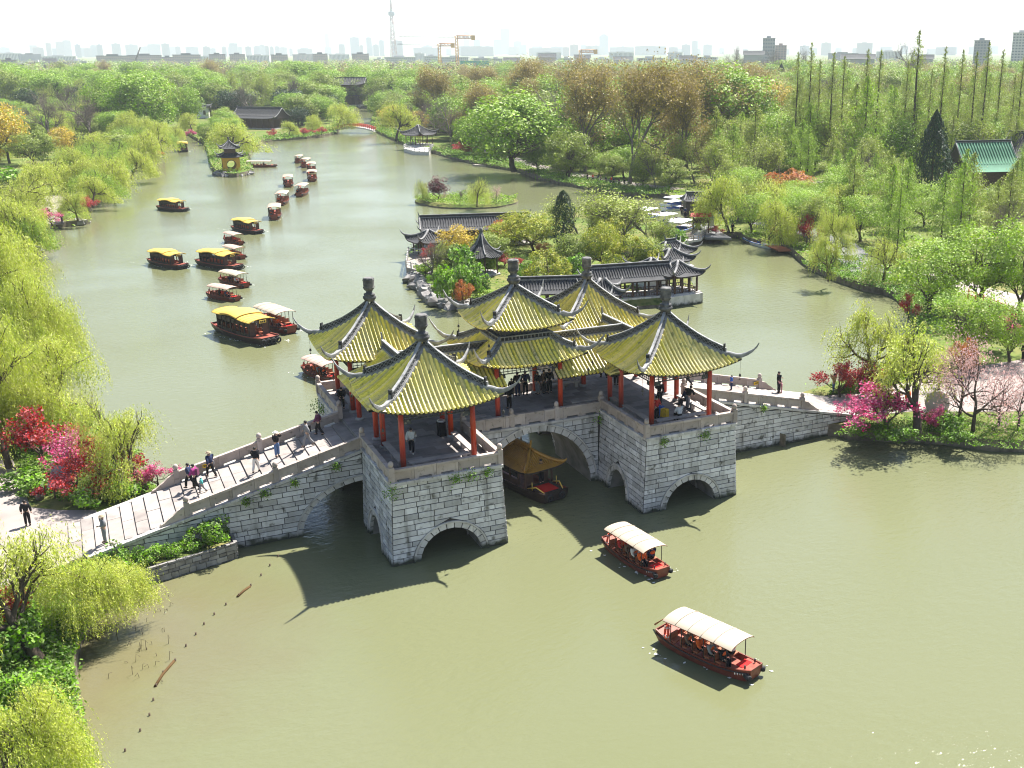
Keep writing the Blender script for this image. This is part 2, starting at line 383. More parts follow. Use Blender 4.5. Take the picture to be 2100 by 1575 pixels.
GP = island('garden_island_ground', GARDEN, .9)
SMALL = [A2(957+103*math.cos(t)*(1+.1*math.sin(3*t)), 417-12*math.sin(t)) for t in np.linspace(0, 2*math.pi, 17)[:-1]]
SP = island('small_island_ground', SMALL, .75)

PATHST = mat('pale_path', (.29, .25, .23), .9, .15, (.22, .19, .175), .5, (.4, .7), bump=.2, bscale=6)
ROADM = mat('grey_path', (.17, .17, .175), .9, .15, (.13, .13, .13), .4, (.4, .7))
def path(name, poly, m_=PATHST, z=LANDZ+.03, world=False):
    P = [tuple(p) for p in poly] if world else [A2(x, y, z) for x, y in poly]
    a = sum(P[i][0]*P[(i+1) % len(P)][1]-P[(i+1) % len(P)][0]*P[i][1] for i in range(len(P)))
    if a < 0: P = P[::-1]
    mb = MB(); mb.prism(P, z-.3, z)
    return tag(mb.build(name, m_), kind='structure')
def strip(name, pts, w, m_=PATHST, z=LANDZ+.03):
    Q = [np.array(A2(x, y, z)) for x, y in pts]; Lf, Rt = [], []
    for i, p in enumerate(Q):
        d = Q[min(i+1, len(Q)-1)]-Q[max(i-1, 0)]; d /= np.linalg.norm(d); nrm = np.array([-d[1], d[0]])*w/2
        Lf.append(p+nrm); Rt.append(p-nrm)
    return path(name, Lf+Rt[::-1], m_, z, True)
path('right_path', [(1700, 846), (1690, 812), (1790, 800), (1900, 772), (2000, 752), (2110, 735), (2300, 735), (2300, 850), (2110, 842), (1960, 845), (1880, 842), (1790, 852)])
path('left_path', [(262, 1108), (196, 1046), (120, 1046), (62, 1040), (40, 975), (8, 900), (-60, 860), (-160, 1100), (-40, 1240), (40, 1195), (120, 1160), (215, 1135)])
path('lakeside_path', [(-20, 406), (60, 403), (110, 400), (165, 391), (140, 408), (116, 430), (132, 456), (96, 460), (90, 430), (60, 420), (-20, 420)])
strip('bank_walk', [(980, 305), (1040, 322), (1100, 340), (1200, 362), (1300, 378), (1390, 388)], 4)
strip('garden_road', [(1560, 455), (1640, 468), (1720, 500), (1790, 560)], 5, ROADM)
strip('rail_walk', [(1900, 560), (1980, 590), (2060, 610), (2140, 640)], 5)
strip('wood_path', [(1640, 375), (1720, 372), (1760, 371)], 3)
path('quay', [(1400, 425), (1442, 424), (1470, 470), (1500, 488), (1446, 487), (1440, 468), (1418, 445)], ROADM, LANDZ+.034)

# ------------------------------------------------------------------ the stone bridge
ZD = 5.06; XW = 8.0; YW = 5.8714; HW = 3.21; HW0 = 3.46; YF = 9.46; YB = 2.95
def ramp_z(x):
    t = max(0.0, abs(x)-11.2); return 4.92-.238*t
bridge = tag(empty('stone_bridge'), 'long grey stone arch bridge with square wing piers carrying the five yellow roofed pavilions', 'bridge')
STONE_I = mat('stone_block_far', (.565, .55, .555), .8, .2, (.43, .41, .395), 1.6, (.38, .75), islvar=.26, bump=.5, bscale=14, col3=(.13, .125, .11), n3=2.4, m3=(.58, .72))
weather(STONE_I)
rg = random.Random(7)
stuff_stones = MB(); NST = [0]
def arch_half(arch, z):
    uc, a, b = arch; z = max(z, 0)
    return 0.0 if z >= b else a*math.sqrt(1-(z/b)**2)
def stone_wall(P, u0, u1, ztop, arches, single, umin=.55, umax=1.45, z_lo=-.25):
    """P(u, z, d) -> point on the wall; courses of separate blocks, cut along arches and the sloping top"""
    z = z_lo
    zmax = max(ztop(u0), ztop(u1), ztop((u0+u1)/2))
    while z < zmax-.08:
        h = rg.uniform(.29, .39); z2 = z+h
        ivs = [(u0, u1)]
        for (uc, a, b) in arches:
            hw = max(arch_half((uc, a, b), z), arch_half((uc, a, b), z2)) if z < b else 0
            if hw <= 0: continue
            new = []
            for s_, e_ in ivs:
                if e_ <= uc-hw or s_ >= uc+hw: new.append((s_, e_)); continue
                if s_ < uc-hw: new.append((s_, ('L', uc, a, b)))
                if e_ > uc+hw: new.append((('R', uc, a, b), e_))
            ivs = new
        for s_, e_ in ivs:
            def edge(q, zz):
                if not isinstance(q, tuple): return q
                k, uc, a, b = q; hw = arch_half((uc, a, b), zz); return uc-hw if k == 'L' else uc+hw
            sa, ea = edge(s_, z), edge(e_, z)
            sb, eb = edge(s_, z2), edge(e_, z2)
            lo, hi = min(sa, sb), max(ea, eb)
            cuts = [lo]; u = lo
            while True:
                u += rg.uniform(umin, umax)
                if u > hi-.45: break
                cuts.append(u)
            cuts.append(hi)
            for i in range(len(cuts)-1):
                l0 = sa if i == 0 else cuts[i]; l1 = sb if i == 0 else cuts[i]
                r0 = ea if i == len(cuts)-2 else cuts[i+1]; r1 = eb if i == len(cuts)-2 else cuts[i+1]
                l0, l1 = min(l0, r0-.05), min(l1, r1-.05)
                g = .023
                zl, zr = min(z2, ztop(l1))-g, min(z2, ztop(r1))-g
                if max(zl, zr)-z < .07: continue
                zl, zr = max(zl, z+.03), max(zr, z+.03)
                d = .05+rg.uniform(-.014, .016)
                V = [P(l0+g, z+g, -.12), P(r0-g, z+g, -.12), P(r0-g, z+g, d), P(l0+g, z+g, d),
                     P(l1+g, zl, -.12), P(r1-g, zr, -.12), P(r1-g, zr, d), P(l1+g, zl, d)]
                if single and NST[0] < 300:
                    NST[0] += 1; MB().hexa(V).build('stone_block', STONE, bridge)
                else: stuff_stones.hexa(V)
        z = z2
core = MB(); joints = MB()
def wall_face(P, u0, u1, ztop, arches, z0=-1.0):
    pts = [(u0, z0)]
    for (uc, a, b) in sorted(arches):
        lo, hi = uc-a, uc+a
        if lo >= u0-1e-6: pts += [(lo, z0), (lo, 0)]
        for k in range(1, 24):
            t = math.pi*(1-k/24); uu = uc+a*math.cos(t)
            if u0 < uu < u1: pts.append((uu, b*math.sin(t)))
        if hi <= u1+1e-6: pts += [(hi, 0), (hi, z0)]
        if lo < u0:
            pts[0] = (u0, arch_half((0, b, a), 0)*0+b*math.sqrt(max(0, 1-((u0-uc)/a)**2)))
        if hi > u1: pts.append((u1, b*math.sqrt(max(0, 1-((u1-uc)/a)**2))))
    if pts[-1][0] < u1-1e-6: pts.append((u1, z0))
    for k in range(9): 
        u = u1+(u0-u1)*k/8; pts.append((u, ztop(u)))
    tri = tessellate_polygon([[Vector((u, z, 0)) for u, z in pts]])
    joints.add([P(u, z, 0) for u, z in pts], tri, 0)
def voussoirs(P, arch, n, wid, t0=0.0, t1=math.pi, proud=.075):
    uc, a, b = arch
    for k in range(n):
        ta, tb = t0+(t1-t0)*k/n, t0+(t1-t0)*(k+1)/n; e = .026/max(a, b)
        q = lambda t, w: (uc+(a+w)*math.cos(t), (b+w)*math.sin(t))
        V = []
        for w in (0.0, wid):
            (ua, za), (ub, zb) = q(ta+e, w), q(tb-e, w)
            V += [P(ua, za, -.14), P(ub, zb, -.14), P(ub, zb, proud), P(ua, za, proud)]
        MB().hexa(V).build('arch_stone', STONE_EDGE, bridge)
    mb = MB(); ta = np.linspace(t0, t1, 41)
    for i in range(40):
        q = lambda t, w: (uc+(a+w)*math.cos(t), (b+w)*math.sin(t)); V = []
        for w in (wid+.015, wid+.11):
            (ua, za), (ub, zb) = q(ta[i], w), q(ta[i+1], w)
            V += [P(ua, za, -.1), P(ub, zb, -.1), P(ub, zb, proud+.045), P(ua, za, proud+.045)]
        mb.hexa(V)
    mb.build('arch_moulding', STONE_EDGE, bridge)
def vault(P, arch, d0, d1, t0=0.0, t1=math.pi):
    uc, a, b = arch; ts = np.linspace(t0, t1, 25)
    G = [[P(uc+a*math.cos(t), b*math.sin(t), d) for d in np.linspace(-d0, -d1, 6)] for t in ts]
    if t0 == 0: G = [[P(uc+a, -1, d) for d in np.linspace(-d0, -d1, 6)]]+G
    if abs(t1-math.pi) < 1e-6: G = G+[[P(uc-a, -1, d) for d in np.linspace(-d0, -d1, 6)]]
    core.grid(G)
AW = (0, 1.70, 1.72); AS = (0, 1.32, 1.75); AC = (0, 4.0, 4.22)
flat5 = lambda u: ZD-.16
def bat(z): return HW+(HW0-HW)*(1-max(-.2, min(1, z/ZD)))
for sx in (-1, 1):
    for sy in (-1, 1):
        Pf = lambda u, z, d, sx=sx, sy=sy: (sx*XW+u*bat(z)/HW, sy*(YF-.06+d), z)
        Pl = lambda u, z, d, sx=sx, sy=sy: (sx*XW-(bat(z)+d), sy*(YW-.0)+u, z)
        Pr = lambda u, z, d, sx=sx, sy=sy: (sx*XW+(bat(z)+d), sy*(YW-.0)+u, z)
        u0, u1 = (-(YF-.06-YW), YW-YB-.05) if sy < 0 else (-(YW-YB-.05), YF-.06-YW)
        vis = sy < 0
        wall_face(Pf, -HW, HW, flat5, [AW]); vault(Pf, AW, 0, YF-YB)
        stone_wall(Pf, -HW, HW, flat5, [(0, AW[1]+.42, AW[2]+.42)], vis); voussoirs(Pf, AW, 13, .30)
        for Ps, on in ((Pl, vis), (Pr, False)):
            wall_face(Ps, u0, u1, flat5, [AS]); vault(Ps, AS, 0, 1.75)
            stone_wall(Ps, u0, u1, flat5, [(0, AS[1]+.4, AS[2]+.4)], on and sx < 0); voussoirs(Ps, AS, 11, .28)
zc = lambda u: 4.62
for sy in (-1, 1):
    Pc = lambda u, z, d, sy=sy: (u, sy*(YB+d), z)
    wall_face(Pc, -4.7, 4.7, zc, [AC]); stone_wall(Pc, -4.55, 4.55, zc, [(0, AC[1]+.5, AC[2]+.48)], False); voussoirs(Pc, AC, 23, .37)
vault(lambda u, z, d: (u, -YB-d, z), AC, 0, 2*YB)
AR = (-11.2, 3.95, 2.95)
for sx in (-1, 1):
    for sy in (-1, 1):
        P = lambda u, z, d, sx=sx, sy=sy: (-sx*u, sy*(YB-.05+d), z)
        zt = lambda u: ramp_z(u)-.22
        wall_face(P, -26.6, -11.21, zt, [AR])
        stone_wall(P, -26.6, -11.3, zt, [(AR[0], AR[1]+.36, AR[2]+.36)], sx < 0 and sy < 0)
        if True:
            voussoirs(P, AR, 10, .26, math.pi/2+.01, math.pi)
    P = lambda u, z, d, sx=sx: (-sx*u, -(YB-.05)-d, z)
    vault(P, AR, 0, 2*(YB-.05), math.pi/2, math.pi)
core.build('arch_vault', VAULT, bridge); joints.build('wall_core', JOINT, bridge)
so = stuff_stones.build('rear_stones', STONE_I, bridge); so['kind'] = 'stuff'
# waterline plinth, coping and floor
cop = []
def coping_run(p0, p1, z0, z1, out):
    L_ = math.hypot(p1[0]-p0[0], p1[1]-p0[1]); n = max(1, round(L_/1.25)); d = np.array([p1[0]-p0[0], p1[1]-p0[1]])/L_; o = np.array(out, float)
    for k in range(n):
        a, b = k/n+.006/L_, (k+1)/n-.006/L_; j = rg.uniform(-.015, .02)
        V = []
        for th in (-.17, 0.0):
            for t, w in ((a, -.30), (b, -.30), (b, .13+j), (a, .13+j)):
                p = np.array(p0)+d*L_*t+o*w; V.append((p[0], p[1], z0+(z1-z0)*t+th))
        MB().hexa(V).build('coping_stone', STONE_EDGE, bridge)
def parapet_run(p0, p1, z0, z1, out, n=None, hi=.74, post=(True, True), npost=0):
    p0, p1 = np.array(p0, float), np.array(p1, float); L_ = np.linalg.norm(p1-p0); d = (p1-p0)/L_; o = np.array(out, float)
    n = n or max(1, round(L_/1.3))
    def hx(a, b, w, za, zb):
        V = []
        for zz in (za, zb):
            for t, ww in ((a, -w), (b, -w), (b, w), (a, w)):
                p = p0+d*t+o*ww; V.append((p[0], p[1], z0+(z1-z0)*t/L_+zz))
        return V
    for k in range(n):
        a, b = L_*k/n+.008, L_*(k+1)/n-.008
        mb = MB(); mb.hexa(hx(a, b, .075, .13, hi-.13)); mb.hexa(hx(a, a+.26, .085, 0, .131)); mb.hexa(hx(b-.26, b, .085, 0, .131))
        mb.hexa(hx(a, a+.13, .10, .129, hi-.131)); mb.hexa(hx(b-.13, b, .10, .129, hi-.131))
        mb.build('parapet_panel', PARAPET, bridge)
        MB().hexa(hx(a, b, .135, hi-.132, hi)).build('parapet_rail', PARAPET, bridge)
    ts = [0]*0+([0.0] if post[0] else [])+[L_*(k+1)/(npost+1) for k in range(npost)]+([L_] if post[1] else [])
    for t in ts:
        p = p0+d*t; z = z0+(z1-z0)*t/L_
        mb = MB(); mb.cbox((p[0], p[1], z+.44), (.30, .30, .88), math.atan2(d[1], d[0])); mb.cbox((p[0], p[1], z+.885), (.22, .22, .05), math.atan2(d[1], d[0]))
        mb.lathe((p[0], p[1], z+.9), [(.09, 0), (.15, .06), (.16, .16), (.14, .26), (.08, .33), (.02, .36)], 8)
        mb.build('newel_post', PARAPET, bridge)
PX, PY = HW-.02, YF-.13
for sx in (-1, 1):
    for sy in (-1, 1):
        xo, xi = sx*XW-PX*1.0, sx*XW+PX*1.0; y1, y0 = sy*PY, sy*(YB-.02)
        parapet_run((xo, y1), (xi, y1), ZD, ZD, (0, sy), 5)
        coping_run((sx*XW-HW-.1, sy*(YF-.02)), (sx*XW+HW+.1, sy*(YF-.02)), ZD, ZD, (0, sy))
        for xx, ox in ((xo, -1), (xi, 1)):
            parapet_run((xx, y0), (xx, y1), ZD, ZD, (ox, 0), 5, post=(True, False))
            coping_run((xx+ox*.06, sy*(YB+.05)), (xx+ox*.06, sy*(YF-.34)), ZD, ZD, (ox, 0))
for sy in (-1, 1):
    parapet_run((-XW+PX+.1, sy*(YB-.02)), (XW-PX-.1, sy*(YB-.02)), 4.80, 4.80, (0, sy), 7, hi=.80, post=(False, False), npost=2)
    coping_run((-4.6, sy*(YB+.06)), (4.6, sy*(YB+.06)), 4.80, 4.80, (0, sy))
    for sx in (-1, 1):
        xa, xb = sx*(XW+PX+.12), sx*21.4
        parapet_run((xa, sy*2.80), (xb, sy*2.80), ramp_z(xa)+.02, ramp_z(xb)+.02, (0, sy), 8, post=(False, True), npost=1)
        coping_run((sx*11.3, sy*(YB-.02)), (sx*26.8, sy*(YB-.02)), ramp_z(11.3), ramp_z(26.8), (0, sy))
        V = []; zb = ramp_z(xb)+.0     # scroll stone closing the rail
        mb = MB()
        prof = [(0, .62), (.35, .58), (.6, .40), (.85, .30), (1.1, .16), (1.3, .12), (1.38, 0)]
        for k in range(len(prof)-1):
            (a, ha), (b, hb) = prof[k], prof[k+1]; V = []
            for lo in (0, 1):
                for t, h, w in ((a, ha, -.11), (b, hb, -.11), (b, hb, .11), (a, ha, .11)):
                    x = xb+sx*(t+.16); V.append((x, sy*2.80+w, ramp_z(x)+.02+(max(h, .02) if lo else 0)))
            mb.hexa(V)
        mb.build('rail_scroll', PARAPET, bridge)
# deck and step slabs
fl = MB()
fl.box(-11.1, 11.1, -2.75, 2.75, 4.2, 5.055)
for sx in (-1, 1):
    for sy in (-1, 1):
        fl.box(sx*XW-HW+.05, sx*XW+HW-.05, min(sy*2.751, sy*9.3), max(sy*2.751, sy*9.3), 4.55, 5.055)
fl.build('deck', VAULT, bridge)
fs = MB()
def slabs(x0, x1, y0, y1):
    y = y0
    while y < y1-.05:
        w = min(.62, y1-y); x = x0
        while x < x1-.05:
            l = min(rg.uniform(.8, 1.5), x1-x); l = l if x1-x-l > .3 else x1-x
            fs.box(x+.008, x+l-.008, y+.008, y+w-.008, 5.0, 5.095+rg.uniform(-.006, .006)); x += l
        y += w
slabs(-11.05, 11.05, -2.74, 2.74)
for sx in (-1, 1):
    for sy in (-1, 1): slabs(sx*XW-HW+.1, sx*XW+HW-.1, min(sy*2.75, sy*9.25), max(sy*2.75, sy*9.25))
FLOOR_I = mat('deck_paving_stone', (.28, .25, .24), .75, .3, (.2, .18, .175), 1.2, (.4, .7), islvar=.25, bump=.3, bscale=10)
o = fs.build('deck_paving', FLOOR_I, bridge); o['kind'] = 'stuff'
for sx in (-1, 1):
    x = 11.12; k = 0
    while x < 27.6:
        w = .72+.05*math.sin(k*1.7); xa, xb = sx*x, sx*(x+w); z = ramp_z(x+w*.35)+.0
        ys = [-2.68, rg.uniform(-1.1, -.8), rg.uniform(.7, 1.1), 2.68] if k % 2 else [-2.68, rg.uniform(-.3, .3), 2.68]
        for a, b in zip(ys[:-1], ys[1:]):
            V = [(min(xa, xb)+.012, a+.012, z-.5), (max(xa, xb)-.012, a+.012, z-.5), (max(xa, xb)-.012, b-.012, z-.5), (min(xa, xb)+.012, b-.012, z-.5)]
            dz = rg.uniform(-.01, .012); zl, zr = (z-.05, z+.03) if sx < 0 else (z+.03, z-.05)
            V += [(V[0][0], V[0][1], zl+dz), (V[1][0], V[1][1], zr+dz), (V[2][0], V[2][1], zr+dz), (V[3][0], V[3][1], zl+dz)]
            MB().hexa(V).build('step_slab', PAVING, bridge)
        x += w; k += 1
    fl = MB()
    fl.hexa([(sx*11.2, -2.7, 2.0), (sx*27.2, -2.7, .2), (sx*27.2, 2.7, .2), (sx*11.2, 2.7, 2.0), (sx*11.2, -2.7, 4.75), (sx*27.2, -2.7, ramp_z(27.2)-.15), (sx*27.2, 2.7, ramp_z(27.2)-.15), (sx*11.2, 2.7, 4.75)]) if False else None
    G = [[(sx*x, y, ramp_z(x)-.12) for x in np.linspace(11.2, 27.6, 9)] for y in (-2.78, 2.78)]
    fl.grid(G, smooth=False); fl.build('ramp_bed', JOINT, bridge)
# ------------------------------------------------------------------ roofs
def interp(tab, r):
    if r <= tab[0][0]: return tab[0][1]
    for (a, x), (b, y) in zip(tab[:-1], tab[1:]):
        if r <= b: return x+(y-x)*(r-a)/(b-a)
    (a, x), (b, y) = tab[-2:]
    return y+(y-x)/(b-a)*(r-b)
def side_pt(k, l, r, z):     # side k (0 front -y, 1 right +x, 2 back, 3 left)
    return [(l, -r, z), (r, l, z), (-l, r, z), (-r, -l, z)][k]
def tile_row_mesh(name, pts, rad=.088, seg=5):
    """a run of overlapping round tiles down a slope; pts lie on the slope"""
    P = [np.array(p, float) for p in pts]; L_ = np.concatenate([[0], np.cumsum([np.linalg.norm(b-a) for a, b in zip(P[:-1], P[1:])])])
    tot = L_[-1]; n = max(2, round(tot/.27)); mb = MB(); V = []
    def pos(s_):
        i = min(np.searchsorted(L_, s_, 'right')-1, len(P)-2); i = max(i, 0)
        d = P[i+1]-P[i]; return P[i]+d*((s_-L_[i])/(L_[i+1]-L_[i]+1e-9)), d/np.linalg.norm(d)
    rings = []
    for k in range(n):
        for t, rr in ((0.0, rad*.86), (1.0, rad*1.08)):
            rings.append((min(tot, tot*(k+t)/n), rr))
    for s_, rr in rings:
        p, d = pos(s_); side = np.cross(d, [0, 0, 1]); side /= np.linalg.norm(side)+1e-9; up = np.cross(side, d)
        for q in range(seg):
            a = math.pi*q/(seg-1); V.append(p+side*rr*math.cos(a)+up*(rr*math.sin(a)*1.15+.0))
    m_ = len(rings)
    F = [(i*seg+q, i*seg+q+1, (i+1)*seg+q+1, (i+1)*seg+q) for i in range(m_-1) for q in range(seg-1)]
    F.append(tuple((m_-1)*seg+q for q in range(seg)))
    mb.add(V, F, 0, True); mb.sm[-1] = False
    # round end tile
    p, d = pos(tot); side = np.cross(d, [0, 0, 1]); side /= np.linalg.norm(side); up = np.cross(side, d)
    c = p+up*.01+d*.012; o = [c+.088*(math.cos(2*math.pi*q/8)*side+math.sin(2*math.pi*q/8)*up) for q in range(8)]
    o2 = [x-d*.05 for x in o]
    mb.add(o+o2, [tuple(range(8))]+[(q, 8+q, 8+(q+1) % 8, (q+1) % 8) for q in range(8)])
    return mb.mesh(name, TILE)
def hip_ridge(parent, hip, r0, r1, horn, zoff=.0, lat=.30, base=.14, sub=None, W=(RIDGE_W, RIDGE_D, RIDGE), name='hip_ridge', end_orn=True):
    """ridge of pierced brick from the top of a roof to its corner, ending in a horn; four of them"""
    rs = np.linspace(r0, r1, 12); D = np.array([1, -1])/1.0
    mb = MB()
    def section(ra, rb, w, za, zb, mi):
        s2 = math.sqrt(.5); V = []
        for zz in (za, zb):
            for r_, s_ in ((ra, -w), (rb, -w), (rb, w), (ra, w)):
                V.append((r_+s_*s2, -r_+s_*s2, interp(hip, r_)+zoff+zz))
        mb.hexa(V, mi)
    for a, b in zip(rs[:-1], rs[1:]):
        section(a, b, .17, -.08, base*.5, 0); section(a, b, .10, base*.5, base, 2)
        section(a, b, .045, base-.005, base+lat+.01, 1); section(a, b, .085, base+lat, base+lat+.065, 0)
    # pierced pattern: crossed bars standing proud of the dark core on both faces
    n = max(3, int((r1-r0)*1.414/.27)); q = np.linspace(r0, r1, n+1)
    for a, b in zip(q[:-1], q[1:]):
        for side in (-1, 1):
            for z0_, z1_ in ((.02, lat-.02), (lat-.02, .02)):
                s2 = math.sqrt(.5); V = []
                for w in (.046, .075):
                    for r_, z_, e in ((a, z0_, -.03), (b, z1_, -.03), (b, z1_, .03), (a, z0_, .03)):
                        V.append((r_+side*w*s2, -r_+side*w*s2, interp(hip, r_)+zoff+base+z_+e))
                mb.hexa(V, 2)
    if end_orn:
        section(r1, r1+.07, .11, base*.5, base+lat+.22, 1); section(r1+.02, r1+.13, .08, base+.05, base+lat-.02, 2)
    # plain lower ridge and horn
    hr, hz = zip(*horn)
    zs = interp(hip, r1)+zoff
    P = [(r1-.05, -r1+.05, zs+base*.7), (r1+.15, -(r1+.15), interp(hip, r1+.15)+zoff+base*.75)]+[(r_, -r_, z_) for r_, z_ in horn]
    m_ = len(P); fr = [k/(m_-1) for k in range(m_)]
    V = []
    for k, p in enumerate(P):
        w = .12*(1-fr[k])**.8+.016; h = .095*(1-fr[k])**.7+.022; s2 = math.sqrt(.5)
        i0, i1 = max(k-1, 0), min(k+1, m_-1)
        d = np.array(P[i1])-np.array(P[i0]); d /= np.linalg.norm(d); sd_ = np.array([s2, s2, 0]); up = np.cross(sd_, d); up = up if up[2] > 0 or d[2] > .7 else -up
        p = np.array(p)
        for sx, sz in ((-1, -1), (1, -1), (1, .4), (.5, 1), (-.5, 1), (-1, .4)): V.append(p+sd_*w*sx+up*h*sz)
    F = [(k*6+q_, k*6+(q_+1) % 6, (k+1)*6+(q_+1) % 6, (k+1)*6+q_) for k in range(m_-1) for q_ in range(6)]
    mb.add(V, F, 0, False)
    V2 = [v+np.array([0, 0, -.13*(1-fr[i//6])-.03]) for i, v in enumerate(V)]
    V2 = [np.array([v[0]*1.0, v[1]*1.0, v[2]]) for v in V2]
    mb.add(V2, F, 2, False)
    me = mb.mesh(name, list(W))
    for k in range(4): inst(name, me, parent, (0, 0, 0), (0, 0, k*math.pi/2))
    return me
def hip_roof(parent, hip, sag, Rm, r_in=0.0, spacing=.262, thick=.12, pan=PAN, soff=DARKWOOD, lab=None, rowmat=True):
    zf = lambda r, l: interp(hip, r)-sag*(r/Rm)**2*(1-min(1, abs(l)/max(r, 1e-6))**2.4)
    mb = MB(); nr, nl = 12, 16
    for k in range(4):
        G, U = [], []
        for r in np.linspace(max(r_in, .02), Rm, nr):
            G.append([side_pt(k, l*r, r, zf(r, l*r)) for l in np.linspace(-1, 1, nl)])
            U.append([side_pt(k, l*r, r-.0, zf(r, l*r)-thick-.05*(1-r/Rm)) for l in np.linspace(-1, 1, nl)])
        mb.grid(G, 0); mb.grid(U, 1, flip=True); mb.grid([G[-1], U[-1]], 1, smooth=False)
    roof = mb.build('roof', [pan, soff], parent)
    if rowmat:
        n = int(2*Rm/spacing); off = [(-(n-1)/2+i)*spacing for i in range(n)]
        for l in off:
            ra = max(abs(l)+.10, r_in)
            if Rm-ra < .25: continue
            rs = np.linspace(ra, Rm+.05, max(3, int((Rm-ra)/.3)+2))
            me = tile_row_mesh('tile_row', [side_pt(0, l, r, zf(min(r, Rm), l)+.01-(max(r-Rm, 0)*.25)) for r in rs])
            for k in range(4): inst('tile_row', me, roof, (0, 0, 0), (0, 0, k*math.pi/2))
    return roof, zf
def add_finial(parent, z, s=1.0):
    mb = MB()
    mb.lathe((0, 0, z), [(.30*s, -.25), (.44*s, -.05), (.45*s, .05), (.34*s, .11), (.38*s, .17), (.38*s, .24), (.22*s, .31), (.20*s, .38), (.25*s, .46)], 12)
    mb.lathe((0, 0, z), [(.25*s, .461), (.33*s, .53), (.36*s, .60), (.375*s, 1.17), (.375*s, 1.28), (.30*s, 1.33)], 6, smooth=False)
    for k in range(6):
        a_ = math.pi*(k+.5)/3; mb.cbox((.318*s*math.cos(a_), .318*s*math.sin(a_), z+.86), (.03, .24*s, .42), a_)
    for zz in (.62, 1.12): mb.lathe((0, 0, z+zz), [(.37*s, 0), (.40*s, .02), (.40*s, .08), (.37*s, .1)], 6, smooth=False)
    mb.build('finial', FINIAL, parent)
FINIAL = mat('weathered_stone', (.17, .165, .16), .85, .2, (.06, .06, .065), 2.5, (.35, .6), bump=.5, bscale=14)
BASEST = mat('column_base_stone', (.42, .40, .38), .8, .2, (.3, .285, .27), 3)
def column_mesh(h):
    a = MB().lathe((0, 0, 0), [(.165, 0), (.165, h*.6), (.15, h)], 12).mesh('column', REDCOL)
    b = MB().lathe((0, 0, 0), [(.26, 0), (.28, .05), (.25, .13), (.19, .17)], 12).mesh('column_base', BASEST)
    return a, b
C_TALL, C_BASE = column_mesh(3.55); C_LOW, _ = column_mesh(2.75)
def columns(parent, pts, me):
    for x, y in pts:
        c = inst('column', me, parent, (x, y, ZD+.03)); inst('column_base', C_BASE, c)
def bells(parent, r, z, drop=.95):
    mb = MB().tube([(0, 0, 0), (0, 0, -drop)], .009, 4).tube([(0, 0, -drop-.2), (0, 0, -drop-.36)], .012, 4)
    mb.lathe((0, 0, -drop-.2), [(.085, 0), (.075, .05), (.06, .14), (.02, .2)], 8); mb.cbox((0, 0, -drop-.4), (.07, .02, .1))
    me = mb.mesh('wind_bell', BELL)
    for a, b in ((1, 1), (1, -1), (-1, 1), (-1, -1)): inst('wind_bell', me, parent, (a*r, b*r, z))
def frame(parent, h, z0, z1):
    """beams with hanging lattice between the columns"""
    for k in range(4):
        mb = MB(); mb.box(-h, h, -h-.09, -h+.09, z1-.28, z1, 0); mb.box(-h+.15, h-.15, -h-.035, -h+.035, z0, z0+.05, 0)
        n = 14
        for i in range(n+1):
            x = -h+.2+(2*h-.4)*i/n; mb.box(x-.02, x+.02, -h-.025, -h+.025, z0+.051, z1-.281, 0)
        mb.box(-h+.2, h-.2, -h-.02, -h+.02, (z0+z1)/2-.17, (z0+z1)/2-.13, 0)
        for s_ in (-1, 1): mb.cbox((s_*(h-.35), -h, z0-.12), (.5, .07, .22), 0, 0, .9)
        for i in range(9): mb.cbox((-h+.25+(2*h-.5)*i/8, -h-.1, z1+.1), (.18, .34, .18), 0, 0, 1.5)
        mb.build('hanging_lattice', FRIEZE, parent, rot=(0, 0, k*math.pi/2))
BENCHST = mat('bench_stone', (.40, .345, .31), .8, .2, (.3, .26, .24), 1.5, (.4, .7), bump=.3)
def bench(parent, p0, p1):
    p0, p1 = np.array(p0, float), np.array(p1, float); d = p1-p0; L_ = np.linalg.norm(d); rz = math.atan2(d[1], d[0]); c = (p0+p1)/2
    mb = MB(); mb.box(-L_/2, L_/2, -.19, .19, .40, .49)
    for t in (-.42, 0, .42): mb.box(t*L_-.12, t*L_+.12, -.13, .13, 0, .401)
    mb.build('bench', BENCHST, parent, (c[0], c[1], ZD+.035), (0, 0, rz))
HIP = [(0, 11.75), (.47, 11.2), (.94, 10.74), (1.53, 10.24), (2.12, 9.84), (2.7, 9.53), (3.27, 9.34), (3.6, 9.30)]
HORN = [(3.05, 9.56), (3.3, 9.50), (3.55, 9.53), (3.8, 9.68), (4.02, 9.88), (4.2, 10.12), (4.31, 10.40)]
def corner_pavilion(gap_sides):
    root = empty('pavilion')
    hip_roof(root, HIP, .46, 3.56)
    hip_ridge(root, HIP, .1, 2.72, HORN)
    add_finial(root, 12.22)
    columns(root, [(a*2.11, b*2.11) for a in (-1, 1) for b in (-1, 1)], C_TALL)
    frame(root, 2.11, 8.05, 8.72); bells(root, 3.5, 9.25)
    return root
pav0 = corner_pavilion(None)
PAVS = [(-1, -1, 'yellow tiled pavilion at the near left corner of the bridge, closest to the camera'), (1, -1, 'yellow tiled pavilion on the near right pier, where visitors sit by a yellow bag'),
        (-1, 1, 'yellow tiled pavilion at the far left corner of the bridge, beside a passing red boat'), (1, 1, 'yellow tiled pavilion at the far right of the bridge, half hidden behind the middle one')]
pavs = []
for i, (sx, sy, lab) in enumerate(PAVS):
    p = pav0 if i == 0 else copy_tree(pav0)
    p.location = (sx*XW, sy*YW, 0); tag(p, lab, 'pavilion', 'corner pavilions of the bridge'); pavs.append((p, sx, sy))
